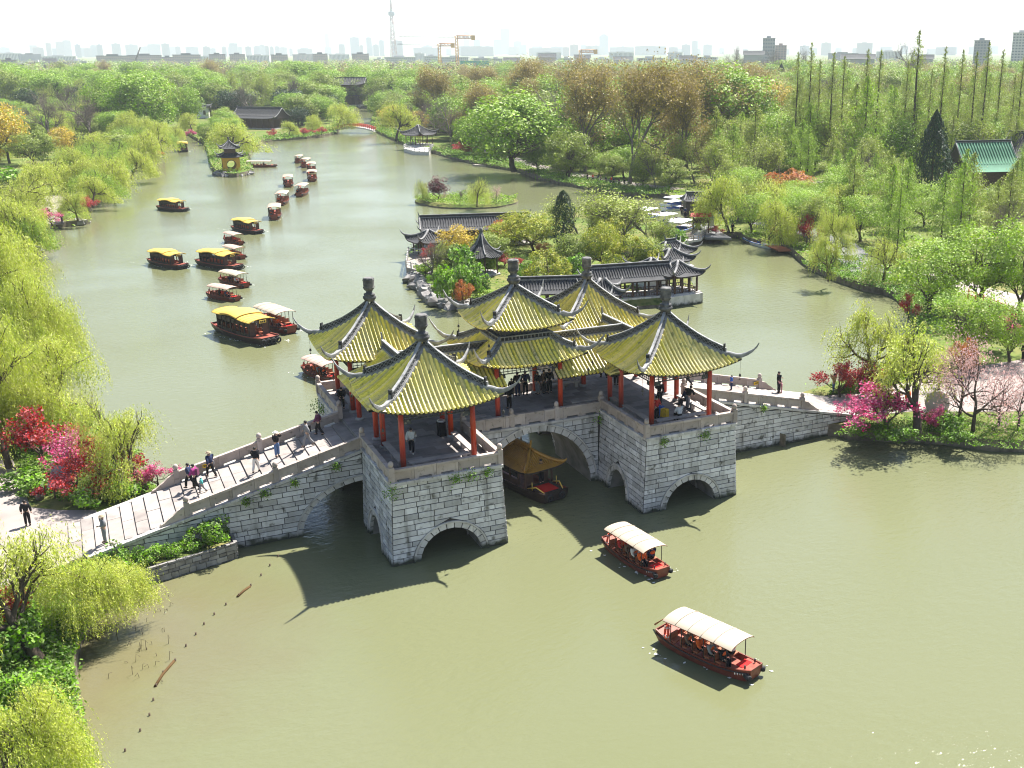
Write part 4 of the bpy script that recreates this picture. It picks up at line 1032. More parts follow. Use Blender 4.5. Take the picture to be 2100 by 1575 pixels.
PT = [  # kind, foot x, foot y, top row, width, label
 # left bank, near
 ('near_willow', 25, 1660, 1415, 270, 'big yellow green willow filling the bottom left corner over the water'),
 ('near_willow', 175, 1262, 1120, 210, 'dense willow hanging over the bank just below the foot of the left ramp'),
 ('sparse_willow', 80, 1352, 1030, 370, 'thin open willow with a dark leaning trunk beside the left paving'),
 ('sparse_willow', 300, 1003, 790, 210, 'open willow with two dark stems next to the left ramp'),
 ('near_willow', 165, 890, 690, 240, 'broad pale willow leaning over the lake above the red peach trees'),
 ('near_willow', 45, 760, 545, 190, 'tall yellow green willow on the left bank near the rocks'),
 ('near_willow', -50, 700, 440, 220, 'large willow cut off by the left edge, halfway up the bank'),
 ('near_willow', 20, 960, 640, 250, 'willow rising behind the red peach trees at the left edge'),
 ('red_peach', 85, 950, 835, 150, 'red blossoming peach tree standing left of the magenta one'),
 ('magenta_peach', 120, 985, 890, 130, 'bright magenta peach tree beside the left paving'),
 ('red_peach', 210, 1000, 895, 150, 'red peach tree growing between the magenta one and the ramp'),
 ('red_peach', 160, 1025, 940, 130, 'low red peach tree at the corner of the ramp and the left paving'),
 ('magenta_peach', 325, 1000, 940, 90, 'small pinkish red peach tree touching the left ramp rail'),
 ('red_peach', 5, 850, 775, 110, 'dark red peach tree at the left edge above the paving'),
 ('red_peach', 15, 1300, 1205, 130, 'sparse red peach tree under the thin willow at the left edge'),
 ('bush', 60, 1010, 965, 110, 'dark green hedge bush left of the peach trees'), ('bush', 245, 1015, 975, 110, 'green bush at the foot of the two stemmed willow'),
 ('bush', 190, 1035, 990, 100, 'green bush by the corner of the ramp and the path'), ('bush', 30, 1350, 1260, 140, 'dense green bush by the dark leaning trunk'),
 ('bush', 10, 1470, 1390, 120, 'green bush at the left edge above the corner willow'), ('light_bush', 130, 1290, 1235, 90, 'pale green bush below the hanging willow'),
 # left bank, further up
 ('willow', 20, 520, 400, 130, 'small willow standing above the flat shore rocks'), ('willow', 50, 610, 480, 150, 'rounded willow just below the shore rocks'),
 ('magenta_peach', 108, 462, 425, 62, 'magenta peach bush next to the stone landing'), ('red_peach', 178, 434, 403, 48, 'red peach tree beside the dark trunk on the landing'),
 ('sparse_willow', 160, 452, 375, 70, 'thin willow with a dark trunk on the stone landing'), ('willow', 190, 425, 355, 90, 'yellow green willow behind the stone landing'),
 ('red_peach', 218, 396, 372, 40, 'pinkish red peach bush under the shoreline willows'), ('willow', 232, 400, 318, 100, 'second willow along the left shore, counting from the landing'),
 ('willow', 268, 368, 300, 90, 'low willow at the bend of the left shore'), ('willow', 300, 338, 262, 90, 'willow before the last one on the left shore'),
 ('willow', 335, 318, 243, 80, 'round willow at the far end of the left shore by the channel'), ('olive_tree', 240, 330, 265, 100, 'olive green tree behind the shoreline willows on the left'),
 ('willow', 265, 290, 222, 75, 'tall narrow willow behind the shoreline willows'), ('red_peach', 322, 322, 306, 26, 'tiny red peach bush at the water near the channel'),
 ('yellow_tree', 20, 335, 203, 100, 'tall orange yellow tree at the left edge'), ('yellow_tree', 132, 325, 256, 62, 'small orange yellow tree left of the shoreline willows'),
 ('olive_tree', 75, 338, 264, 90, 'olive tree between the two orange yellow trees'), ('bare_tree', 108, 300, 172, 110, 'grey brown leafless tree behind the orange yellow pair'),
 ('bare_tree', 190, 290, 176, 130, 'wide leafless grey tree left of the bright green ones'), ('dark_tree', 60, 245, 178, 55, 'dark evergreen behind the tall orange yellow tree'),
 ('green_tree', 300, 275, 138, 140, 'big fresh green tree left of the white walled house'), ('green_tree', 225, 265, 150, 90, 'green tree left of the biggest green one on the far left'),
 ('olive_tree', 18, 230, 133, 80, 'yellowish tree at the left edge near the skyline'), ('dark_tree', 172, 322, 272, 44, 'small dark evergreen bush between the orange tree and the willows'),
 ('green_tree', 385, 262, 170, 70, 'small green tree hiding the left side of the white house'),
 ('bush', 40, 385, 340, 110, 'wide green bush behind the lakeside path'), ('bush', 100, 378, 335, 90, 'green bush right of the wide one behind the lakeside path'),
 ('bush', 150, 372, 325, 90, 'green bush between the path and the shoreline willows'), ('magenta_peach', 203, 285, 268, 24, 'tiny pink peach tree amid the trees on the far left'),
 # islands and far shore
 ('willow', 476, 322, 246, 130, 'round willow behind the small yellow walled pavilion'), ('willow', 690, 266, 208, 92, 'large willow left of the small red bridge'),
 ('willow', 812, 288, 204, 96, 'large willow right of the small red bridge'), ('willow', 640, 272, 232, 50, 'small willow on the far shore left of the red bridge'),
 ('willow', 592, 280, 246, 40, 'little willow in front of the low dark hall'), ('willow', 395, 272, 228, 60, 'pale willow below the white walled house'),
 ('magenta_peach', 395, 282, 265, 26, 'magenta peach bush at the water below the white house'), ('red_peach', 622, 278, 262, 34, 'red peach bush on the far shore beside the little willow'),
 ('red_peach', 660, 276, 260, 30, 'red peach bush between the low hall and the red bridge'), ('red_peach', 562, 282, 264, 26, 'red bush in front of the low dark hall'),
 ('dark_tree', 620, 258, 218, 50, 'dark evergreen right of the low dark hall'), ('dark_cypress', 806, 228, 178, 28, 'dark pointed evergreen right of the two storey hall'),
 ('dark_cypress', 866, 244, 203, 26, 'dark pointed evergreen above the waterside pavilion'), ('dark_tree', 842, 232, 188, 34, 'dark round evergreen between the pointed two'),
 ('yellow_tree', 830, 250, 203, 50, 'yellowish tree behind the willow right of the red bridge'), ('bare_tree', 930, 305, 196, 110, 'grey leafless tree behind the waterside pavilion'),
 ('green_tree', 1055, 352, 178, 215, 'huge bright green tree on the right bank near the stone steps'), ('green_tree', 975, 318, 222, 90, 'smaller green tree left of the huge bright green one'),
 ('olive_tree', 1165, 366, 258, 100, 'olive tree by the bank walk right of the huge green tree'), ('plane_tree', 1200, 352, 130, 190, 'leftmost of the tall brown budding plane trees'),
 ('plane_tree', 1292, 378, 112, 210, 'tallest brown budding plane tree above the bank walk'), ('plane_tree', 1385, 372, 150, 150, 'rightmost of the tall brown budding plane trees'),
 ('green_tree', 1485, 318, 122, 190, 'huge bright green tree on the right, left of the redwoods'), ('green_tree', 1430, 300, 135, 90, 'green tree squeezed between the plane trees and the bright green one'),
 ('yellow_tree', 1592, 262, 163, 80, 'orange yellow tree right of the huge bright green one'), ('green_tree', 1570, 300, 205, 90, 'green tree under the orange yellow one'),
 ('red_peach', 945, 312, 290, 34, 'red bush right of the waterside pavilion'), ('maple', 962, 318, 288, 40, 'orange red shrub at the top of the stone steps'),
 ('budding_tree', 1345, 392, 275, 90, 'light budding tree at the bank walk near the quay'),
 ('bare_tree', 1645, 180, 92, 70, 'tall leafless tree rising above the redwoods at their left'), ('bare_tree', 1510, 165, 83, 60, 'dark leafless tree on the skyline left of the grey block'),
 ('bare_tree', 1590, 180, 92, 80, 'dark leafless tree in front of the grey block'), ('bare_tree', 1868, 190, 73, 100, 'wide leafless tree on the skyline left of the tallest redwood'),
 ('dark_cypress', 1908, 394, 226, 104, 'broad dark cypress beside the green roofed hall'), ('dark_cypress', 1600, 200, 130, 40, 'dark evergreen behind the leafless skyline trees'),
 ('maple', 1618, 402, 344, 112, 'rounded rust red tree on the right bank'), ('yellow_green_tree', 1642, 420, 366, 90, 'yellow green tree leaning against the rust red one'),
 ('willow', 1495, 478, 348, 130, 'willow behind the quay with the red topped sign'), ('willow', 1575, 498, 400, 110, 'willow hanging over the moored blue white boat'),
 ('leafy_tree', 1660, 490, 385, 110, 'light leafy tree above the garden road'), ('sparse_willow', 1715, 535, 405, 100, 'thin willow at the bend of the garden road'),
 ('weeping', 1810, 578, 470, 90, 'weeping willow over the right shore'), ('red_peach', 1468, 480, 462, 34, 'low red bush on the quay beside the sign'),
 ('red_peach', 1592, 492, 458, 30, 'upright red peach tree behind the moored boat'), ('red_peach', 1660, 505, 440, 60, 'reddish peach tree beside the garden road'),
 ('leafy_tree', 1905, 650, 480, 190, 'dense leafy tree on the right bank, left one of three'), ('leafy_tree', 2000, 640, 455, 190, 'dense leafy tree on the right bank, middle one of three'),
 ('leafy_tree', 2085, 650, 440, 190, 'dense leafy tree at the right edge above the red railing'), ('leafy_tree', 1985, 745, 590, 170, 'light leafy tree leaning over the railing walk'),
 ('leafy_tree', 2070, 745, 610, 130, 'light green leafy tree at the right edge by the pale paving'), ('magenta_peach', 2075, 720, 640, 110, 'magenta peach tree at the right edge by the red railing'),
 ('red_peach', 1862, 655, 600, 50, 'red peach tree among the leafy trees at the right shore'), ('slender_willow', 1791, 800, 603, 150, 'slender young willow standing behind the right ramp'),
 ('slender_willow', 1700, 575, 470, 70, 'slender willow by the shore rocks on the right'),
 ('slender_willow', 1880, 892, 665, 215, 'old willow with a thick dark leaning trunk on the right bank'), ('red_peach', 1722, 815, 742, 105, 'pinkish red peach tree just past the right ramp, nearer the bridge'),
 ('red_peach', 1772, 812, 738, 95, 'pinkish red peach tree behind the two standing visitors'), ('magenta_peach', 1828, 892, 795, 190, 'crimson peach tree at the foot of the right ramp'),
 ('pink_cherry', 1968, 855, 690, 130, 'pale pink cherry tree left of the round stone disc path'), ('pink_cherry', 1995, 885, 712, 170, 'pale pink cherry tree right of the round stone disc'),
 ('pink_cherry', 2048, 872, 755, 110, 'small pale pink cherry tree close to the right edge'), ('pink_cherry', 2088, 880, 740, 100, 'pale cherry tree cut by the right edge'),
 ('magenta_peach', 1905, 880, 830, 70, 'small crimson peach tree between the old willow and the stone disc'), ('magenta_peach', 1750, 870, 815, 70, 'small crimson peach tree where the right ramp meets the grass'), ('pink_cherry', 1925, 800, 725, 90, 'pale pink cherry tree on the far side of the right paving'),
 ('maple', 1975, 770, 690, 70, 'rust coloured shrub behind the pale pink cherries'),
 ('bush', 1935, 885, 845, 80, 'green bush in front of the round stone disc'), ('bush', 1775, 890, 865, 70, 'green bush under the crimson peach tree'), ('bush', 1835, 905, 870, 80, 'green bush at the water below the old willow'),
 ('bush', 1960, 905, 880, 60, 'small green bush at the waterline on the right'), ('bush', 1745, 810, 783, 50, 'small bush between the two standing visitors'),
]
for k, x, y, t, w, lab in PT: ptree(k, x, y, t, lab, w)
PI_ = [  # on the garden island
 ('column_cypress', 1157, 518, 390, 44, 'dark columnar cypress on the garden island'), ('dome_bush', 1122, 588, 507, 102, 'rounded yellow green bush in the middle of the garden island'),
 ('dome_bush', 1293, 566, 480, 118, 'larger rounded yellow green bush behind the tiled waterside gallery'), ('yellow_green_tree', 1095, 515, 428, 135, 'spreading yellow green tree left of the columnar cypress'),
 ('yellow_green_tree', 1030, 520, 450, 90, 'yellow tree between the pointed pavilion and the spreading tree'), ('yellow_tree', 935, 540, 458, 80, 'yellow bamboo like clump left of the pointed pavilion'),
 ('maple', 1032, 505, 448, 70, 'orange red maple behind the pointed garden pavilion'), ('bush', 945, 570, 500, 80, 'round green bush before the yellow clump'), ('green_tree', 1000, 560, 505, 45, 'small green tree hiding the pointed pavilion posts'),
 ('maple', 950, 625, 570, 50, 'reddish shrub on the rocks of the garden island'), ('bush', 930, 618, 540, 75, 'tall green bush on the garden island rocks'), ('bush', 985, 612, 560, 50, 'green bush right of the reddish shrub'),
 ('red_peach', 1035, 545, 518, 60, 'crimson low maple left of the first rounded bush'), ('red_peach', 1070, 556, 530, 30, 'small crimson shrub touching the first rounded bush'),
 ('twig', 0, 0, 0, 0, ''),
 ('yellow_green_tree', 1068, 498, 430, 120, 'yellow green tree in front of the long back hall'), ('budding_tree', 1240, 488, 392, 160, 'twiggy budding tree between the columnar cypress and the quay'), ('budding_tree', 1185, 480, 396, 130, 'twiggy brownish tree close behind the columnar cypress'),
 ('budding_tree', 1335, 500, 402, 150, 'twiggy budding tree nearest to the quay boats'), ('olive_tree', 1008, 545, 472, 80, 'olive tree just right of the pointed pavilion roof'), ('bush', 1078, 580, 535, 60, 'bush left of the first rounded bush'), ('bush', 1215, 592, 545, 70, 'bush right of the first rounded bush'),
 ('olive_tree', 1185, 550, 468, 90, 'olive tree standing behind the gap of the two rounded bushes'), ('bush', 962, 598, 538, 70, 'rounded bush by the pointed pavilion plinth'), ('olive_tree', 922, 565, 492, 76, 'olive tree at the left of the garden between terrace and pavilion'), ('bush', 905, 590, 552, 50, 'bush on the rocks near the terrace'),
 ('light_bush', 1000, 618, 590, 50, 'pale low bush behind the bridge roofs'), ('yellow_green_tree', 1250, 520, 440, 100, 'yellowish tree left of the larger rounded bush'), ('olive_tree', 1330, 560, 480, 80, 'olive tree right of the larger rounded bush'), ('bush', 1380, 500, 465, 60, 'bush by the zigzag footbridge'),
 ('bare_tree', 885, 570, 478, 100, 'leafless reddish tree beside the white railed terrace'), ('red_peach', 885, 535, 500, 40, 'red blossoming shrub behind the leafless terrace tree'),
 ('budding_tree', 1285, 520, 385, 210, 'wide budding tree behind the columnar cypress'), ('budding_tree', 1345, 520, 430, 90, 'bare slender tree at the right back of the garden island'),
 ('budding_tree', 1200, 500, 400, 110, 'brownish budding tree right of the columnar cypress'), ('yellow_green_tree', 1240, 555, 450, 90, 'thin yellow tree between the two rounded bushes'),
 ('bush', 1180, 575, 520, 70, 'dark shrub between the two rounded bushes'), ('light_bush', 872, 565, 535, 40, 'low pale bush below the terrace'), ('maple', 1115, 520, 495, 40, 'rust shrub at the foot of the columnar cypress'),
 ('bare_tree', 1140, 470, 395, 60, 'brown shrubby tree left behind the columnar cypress')]
for k, x, y, t, w, lab in PI_:
    if k != 'twig': ptree(k, x, y, t, lab, w, z=.9)
for k, x, y, t, w, lab in [('weeping', 978, 424, 360, 54, 'bright weeping willow on the small island'), ('plum_tree', 898, 410, 358, 40, 'dark purple plum tree on the small island'),
                           ('weeping', 868, 410, 364, 34, 'slim willow left of the purple plum tree'), ('pink_cherry', 1018, 415, 382, 34, 'pink tree right of the weeping willow on the small island'),
                           ('pink_cherry', 913, 411, 388, 24, 'small pink tree right of the purple plum'), ('bare_tree', 945, 411, 384, 30, 'small leafless tree in the middle of the small island')]:
    ptree(k, x, y, t, lab, w, z=.75)
for rn, (x, t) in enumerate(sorted([(1677, 83), (1648, 103), (1693, 120), (1723, 104), (1745, 112), (1795, 98), (1823, 99), (1878, 121), (1908, 58), (1926, 140), (1960, 92), (1995, 98), (2025, 102), (2052, 82), (2080, 98), (2100, 150), (2125, 105)])):
    yb = 352+(x*7 % 23)-8; xb = x-(yb-t)*.0*1-(x-1270)*.00028*(yb-t)*.8
    ptree('redwood', xb, yb, t, {1908: 'tallest redwood with a bright green crown, above the dark cypress'}.get(x, RORD[rn]+' tall slim redwood from the left in the row on the right bank'), 80 if x != 1908 else 105,
          None if x == 1908 else 'tall redwoods on the right bank', idx=x)
RORD_ = 1
wl_ = random.Random(21); k_ = {1.6: 0, 8.5: 0}
LEFTSH = [p for p in LAKE[:LAKE.index(min(LAKE, key=lambda q: np.hypot(q[0]-A2(372, 284)[0], q[1]-A2(372, 284)[1])))] ] if False else None
pts_ = [np.array(p) for p in LAKE if p[1] > 14]; e_ = int(np.argmin([np.hypot(*(p-np.array(A2(366, 296)))) for p in pts_])); pts_ = pts_[:e_+1]; acc = 0
for a_, b_ in zip(pts_[:-1], pts_[1:]):
    L0 = np.linalg.norm(b_-a_); acc += L0
    if acc < 6.5+a_[1]*.012: continue
    acc = 0; nv_ = np.array([-(b_-a_)[1], (b_-a_)[0]])/L0
    for off in (1.6, 8.5):
        q_ = b_+nv_*(off+(4.2 if b_[1] < 100 else 0)+wl_.uniform(-.6, 1.2)); pp, D_ = px_of((*q_, 1))
        if 60 < pp[0] < 190 and 415 < pp[1] < 530: continue
        tree('willow', (*q_, LANDZ), wl_.uniform(5.2, 7.2) if off < 5 else wl_.uniform(6.5, 8.5), f"{RORD[min(k_[off], 39)]} willow from the bridge in the {'waterside' if off < 5 else 'second'} row along the left shore", 'willows along the left shore', wl_.uniform(1.0, 1.25)); k_[off] += 1
# woods: scattered on the ground behind the shores
def inside(P, poly):
    x, y = P; r = False; n = len(poly); j = n-1
    for i in range(n):
        if (poly[i][1] > y) != (poly[j][1] > y) and x < (poly[j][0]-poly[i][0])*(y-poly[i][1])/(poly[j][1]-poly[i][1]+1e-12)+poly[i][0]: r = not r
        j = i
    return r
KEEP = []      # (px, py, half width, rows in front kept clear)
def clear_of(px, py):
    for x, y, w, h in KEEP:
        if abs(px-x) < w and y-3 < py < y+h: return False
    return True
KEEP += [(405, 240, 44, 44), (545, 262, 58, 32), (728, 222, 52, 40), (20, 335, 70, 30), (132, 325, 46, 30), (110, 300, 70, 40), (190, 290, 70, 40), (855, 296, 46, 36), (2018, 376, 70, 62), (1245, 376, 62, 32), (1908, 372, 56, 75), (735, 262, 60, 30), (1425, 440, 45, 50), (455, 320, 80, 60), (1620, 400, 56, 36)]
WOODS = [  # region in photograph rows (foot of the trees), spacing in metres, mix of kinds with heights, group, label stem
 ([(1390, 385), (1470, 330), (1660, 330), (1680, 395), (1600, 415), (1450, 400)], 8.5, [('young_redwood', 9, 13, 5), ('olive_tree', 7, 9, 2), ('budding_tree', 8, 10, 2)], 'young trees behind the quay', 'light green slim {} in the wood behind the quay'),
 ([(1700, 470), (1700, 380), (2200, 380), (2200, 520), (1880, 545)], 7.0, [('young_redwood', 8, 12.5, 6), ('budding_tree', 7, 10, 2), ('leafy_tree', 6, 8, 3), ('bare_tree', 7, 9, 1)], 'young trees on the right bank', 'light green {} in the grove on the right bank'),
 ([(1560, 345), (1640, 260), (2200, 250), (2200, 375), (1700, 375)], 9.5, [('green_tree', 8, 11, 2), ('olive_tree', 8, 10, 2), ('young_redwood', 10, 14, 4), ('leafy_tree', 8, 10, 1), ('budding_tree', 8, 11, 2)], 'undergrowth trees between the redwoods', '{} growing between the tall redwoods'),
 ([(1560, 255), (1560, 205), (2200, 195), (2200, 245)], 15, [('green_tree', 10, 14, 3), ('olive_tree', 9, 13, 3), ('bare_tree', 10, 13, 2), ('plane_tree', 11, 14, 2)], 'wood behind the redwoods', '{} in the wood behind the redwoods'),
 ([(900, 290), (900, 225), (1560, 215), (1560, 300), (1380, 350), (1150, 345), (1000, 308)], 10.5, [('green_tree', 9, 13, 2), ('olive_tree', 8, 12, 2), ('leafy_tree', 8, 11, 2), ('budding_tree', 9, 12, 2), ('plane_tree', 12, 17, 1), ('bare_tree', 9, 13, 1), ('dark_tree', 6, 8, 1)], 'wood on the right shore', '{} in the wood on the right shore'),
 ([(0, 225), (0, 195), (560, 195), (900, 195), (900, 228), (770, 222), (700, 215), (640, 240), (470, 252), (320, 250)], 14, [('green_tree', 10, 14, 4), ('olive_tree', 9, 13, 3), ('budding_tree', 9, 12, 2), ('willow', 8, 10, 1), ('bare_tree', 9, 12, 1), ('dark_tree', 7, 9, 1)], 'wood behind the far shore', '{} in the wood behind the far shore'),
 ([(-20, 335), (-20, 235), (200, 240), (330, 260), (270, 310), (180, 345), (-20, 350)], 8, [('olive_tree', 7, 9, 2), ('green_tree', 7, 9, 2), ('bare_tree', 7, 10, 2), ('willow', 7, 8, 2)], 'wood on the left shore', '{} in the wood on the left shore'),
 ([(500, 262), (620, 250), (690, 225), (690, 245), (600, 268), (530, 275)], 10, [('olive_tree', 6, 8, 3), ('dark_tree', 5, 7, 1), ('green_tree', 7, 9, 2)], 'trees around the low dark hall', '{} around the low dark hall'),
 ([(1478, 472), (1500, 408), (1600, 418), (1660, 428), (1730, 440), (1730, 492), (1640, 503), (1560, 482)], 6, [('leafy_tree', 4, 5.5, 3), ('willow', 4, 5.5, 2), ('budding_tree', 5, 6, 1)], 'trees by the garden road', '{} by the garden road'),
 ([(1075, 352), (1200, 376), (1395, 398), (1395, 366), (1200, 342), (1080, 338)], 8, [('olive_tree', 3.5, 5, 3), ('leafy_tree', 4, 5.5, 2), ('green_tree', 4, 5.5, 1)], 'trees along the bank walk', '{} along the bank walk'),
 ([(384, 280), (384, 256), (470, 250), (495, 262), (500, 284), (440, 300), (400, 284)], 8, [('olive_tree', 4, 5.5, 3), ('green_tree', 4, 5.5, 2), ('willow', 4, 5, 2)], 'trees below the white house', '{} below the white house'),
 ([(770, 250), (790, 225), (900, 230), (960, 290), (900, 292), (850, 282)], 9, [('olive_tree', 6, 8, 3), ('bare_tree', 7, 9, 2), ('yellow_tree', 5, 6, 1), ('green_tree', 7, 9, 1)], 'trees around the waterside pavilion', '{} around the waterside pavilion'),
 ([(0, 192), (0, 179), (2200, 177), (2200, 192)], 31, [('green_tree', 11, 14, 3), ('olive_tree', 10, 14, 3), ('plane_tree', 11, 14, 1), ('bare_tree', 10, 13, 1)], 'far edge of the wood', '{} at the far edge of the wood below the town'),
]
KN = {'green_tree': 'bright green broad tree', 'olive_tree': 'olive green tree', 'plane_tree': 'brown budding tree', 'bare_tree': 'grey leafless tree', 'dark_tree': 'dark evergreen tree', 'young_redwood': 'young redwood tree',
      'budding_tree': 'thin budding tree', 'leafy_tree': 'small leafy tree', 'willow': 'pale willow tree', 'yellow_tree': 'yellowish tree'}
wr = random.Random(5)
MARKS = [(405, 240, 'the white walled house'), (545, 262, 'the low dark hall'), (728, 222, 'the two storey hall'), (855, 296, 'the waterside pavilion'), (1055, 345, 'the huge green tree'), (1290, 375, 'the plane trees'), (1485, 318, 'the right hand green tree'),
         (1618, 402, 'the rust red tree'), (1908, 335, 'the dark cypress'), (2040, 350, 'the green roofed hall'), (1440, 440, 'the quay'), (20, 335, 'the orange yellow trees'), (190, 290, 'the wide leafless tree'), (300, 275, 'the left hand green tree'), (1800, 480, 'the garden road'), (2040, 500, 'the leafy trees'), (937, 190, 'the orange crane'), (1577, 190, 'the grey block'), (1780, 300, 'the middle redwoods')]
CELLS = {}
for poly, sp, mix, grp, lab in WOODS:
    W_ = [at(x, y, LANDZ)[:2] for x, y in poly]; xs = [p[0] for p in W_]; ys = [p[1] for p in W_]
    tot = sum(m_[3] for m_ in mix); y = min(ys)
    while y < max(ys):
        x = min(xs)+wr.uniform(0, sp)
        while x < max(xs):
            q = (x+wr.uniform(-.35, .35)*sp, y+wr.uniform(-.35, .35)*sp); x += sp
            if not inside(q, W_) or inside(q, LAKE): continue
            p_, D = px_of((*q, LANDZ))
            if D < 0 or not -60 < p_[0] < 2210 or not clear_of(*p_): continue
            u = wr.uniform(0, tot)
            for k, h0, h1, w in mix:
                u -= w
                if u <= 0: break
            mk = min(MARKS, key=lambda m_: abs(m_[0]-p_[0])+2.5*abs(m_[1]-p_[1])); dx, dy = p_[0]-mk[0], p_[1]-mk[1]
            rel = 'behind' if dy < -12 and abs(dx) < 70 else 'in front of' if dy > 14 and abs(dx) < 70 else 'left of' if dx < 0 else 'right of'
            rel = ('far ' if abs(dx) > 130 and rel in ('left of', 'right of') else '')+rel
            CELLS.setdefault((k, rel, mk[2]), []).append((p_[0], q, wr.uniform(h0, h1)*wr.uniform(1.25, 1.6)*(.68 if 'left shore' in grp else .72 if grp == 'young trees on the right bank' else .85 if 'quay' in grp else 1), wr.uniform(1.05, 1.3)))
        y += sp
for (k, rel, mk), L_ in CELLS.items():
    L_.sort()
    for i, (px_, q, h, wf) in enumerate(L_):
        o_ = '' if len(L_) == 1 else (RORD[min(i, 39)]+' ')
        tree(k, (*q, LANDZ), h, f"{o_}{KN[k]}{' from the left' if o_ else ''} {rel} {mk}", KN[k]+'s of the woods', wf)
# the far-off wood that reads as one mass, running up to the town
def far_wood():
    rs = np.random.RandomState(8); P = []; S = []; 
    for band, sp in ((169, 30), (160, 38), (154, 48)):
        pass
    n = 2300; Q = []
    while len(Q) < n:
        px, py = rs.uniform(-80, 2180), 139+39*(1-rs.uniform()**.7)-12*rs.uniform()**2
        b = at(px, py, LANDZ); Q.append((b[0], b[1], rs.uniform(10, 16)))
    Q = np.array(Q); k = 70; c = np.repeat(Q, k, 0); u = rs.normal(size=(len(c), 3)); u /= np.linalg.norm(u, axis=1)[:, None]; u[:, 2] = np.abs(u[:, 2])*1.0
    rr = rs.uniform(.75, 1.05, len(c))[:, None]
    P = np.stack([c[:, 0], c[:, 1], np.full(len(c), LANDZ+1.5)], 1)+u*rr*np.stack([c[:, 2]*.62, c[:, 2]*.62, c[:, 2]-1.5], 1)
    V, F = quads(P, rs.uniform(1.2, 2.6, len(P)), .8, u, rs, tilt=.6)
    mi = np.repeat(rs.choice(4, n, p=[.3, .35, .2, .15]), k)
    o = inst('distant_wood', mesh_np('distant_wood', V, F, [LF_GREEN, LF_MID, LF_PLANE, LF_TWIG], mi)); tag(o, 'hazy belt of spring trees in front of the town', 'wood', kind='stuff')
far_wood()
# low planting that nobody could count
def cover(name, label, polys, n, lf, seed, size=.22, hgt=.45, lump=1.8, z=LANDZ):
    rs = np.random.RandomState(seed); P = []
    per = n//len(polys)
    for poly in polys:
        W_ = [at(x, y, z)[:2] for x, y in poly] if not isinstance(poly[0], np.ndarray) else poly
        W_ = [np.array(p) for p in W_]; lo = np.min(W_, 0); hi = np.max(W_, 0); got = 0; tries = 0
        while got < per and tries < per*12:
            q = lo+(hi-lo)*rs.uniform(size=2); tries += 1
            if not inside(q, W_): continue
            h = hgt*max(.12, .55+.6*math.sin(q[0]*lump)*math.cos(q[1]*lump*.8+1)+.25*math.sin(q[0]*3.1*lump+q[1]*2.7))
            P.append((q[0], q[1], z+rs.uniform(0, 1)**.7*h)); got += 1
    P = np.array(P); V, F = quads(P, size*rs.uniform(.6, 1.4, len(P)), .5, np.tile([0, 0, .8], (len(P), 1)), rs, tilt=.9)
    o = inst(name, mesh_np(name, V, F, lf)); tag(o, label, 'plants', kind='stuff')
cover('bank_planting', 'low green shrubs and grass along the near left bank', [[(150, 1360), (195, 1250), (285, 1175), (240, 1120), (110, 1180), (0, 1250), (-40, 1420), (60, 1600), (200, 1600)], [(320, 1003), (260, 1010), (190, 1040), (130, 1030), (60, 1000), (20, 900), (60, 800), (200, 850), (290, 930)]], 26000, LF_SHRUB, 1, .2, .7)
cover('shore_planting', 'yellow green shrubs along the left shore of the lake', [[(60, 800), (-60, 760), (-60, 560), (60, 560), (110, 640), (180, 760)], [(185, 425), (120, 400), (170, 360), (250, 320), (330, 300), (340, 316), (285, 342), (220, 400)], [(-40, 520), (-40, 430), (60, 440), (95, 470), (60, 500)]], 16000, LF_WILLOW2, 2, .34, 1.6, .7)
cover('grass_verge', 'bright grass and low plants on the right bank by the water', [[(1705, 892), (1790, 858), (1960, 850), (2200, 850), (2200, 930), (1950, 912), (1850, 905)], [(1690, 812), (1760, 790), (1860, 765), (1900, 770), (1800, 800)]], 16000, LF_SHRUB, 3, .15, .4, 2.2)
cover('shore_shrubs', 'green shrubs along the right shore of the lake', [[(1640, 538), (1700, 565), (1830, 605), (1885, 690), (1960, 690), (1960, 590), (1860, 560), (1720, 520)], [(1110, 366), (1200, 384), (1290, 398), (1345, 400), (1390, 392), (1300, 382), (1200, 366), (1100, 344)], [(905, 318), (985, 336), (1060, 348), (1090, 342), (1000, 314), (920, 306)]], 26000, LF_SHRUB, 4, .3, 1.2, .9)
cover('far_shore_planting', 'low green planting along the far shore', [[(540, 289), (600, 284), (645, 280), (690, 272), (690, 262), (600, 274), (540, 280)], [(772, 268), (800, 282), (845, 301), (860, 292), (800, 262)]], 5000, LF_SHRUB, 5, .5, 1.2, .5)
cover('island_planting', 'low plants and grass on the garden island', [[np.array(p) for p in GP]], 9000, LF_SHRUB, 6, .22, .5, 1.4, .9)
cover('island_grass', 'bright grass and low hedge on the small island', [[np.array(p) for p in SP]], 5000, LF_GREEN, 7, .3, .8, .8, .72)
cover('wood_floor', 'mixed undergrowth on the floor of the woods', [[(1390, 388), (1470, 330), (1660, 330), (2200, 330), (2200, 600), (1900, 560), (1720, 495), (1600, 450), (1480, 430)]], 14000, LF_MID, 8, .5, 1.0, .3)

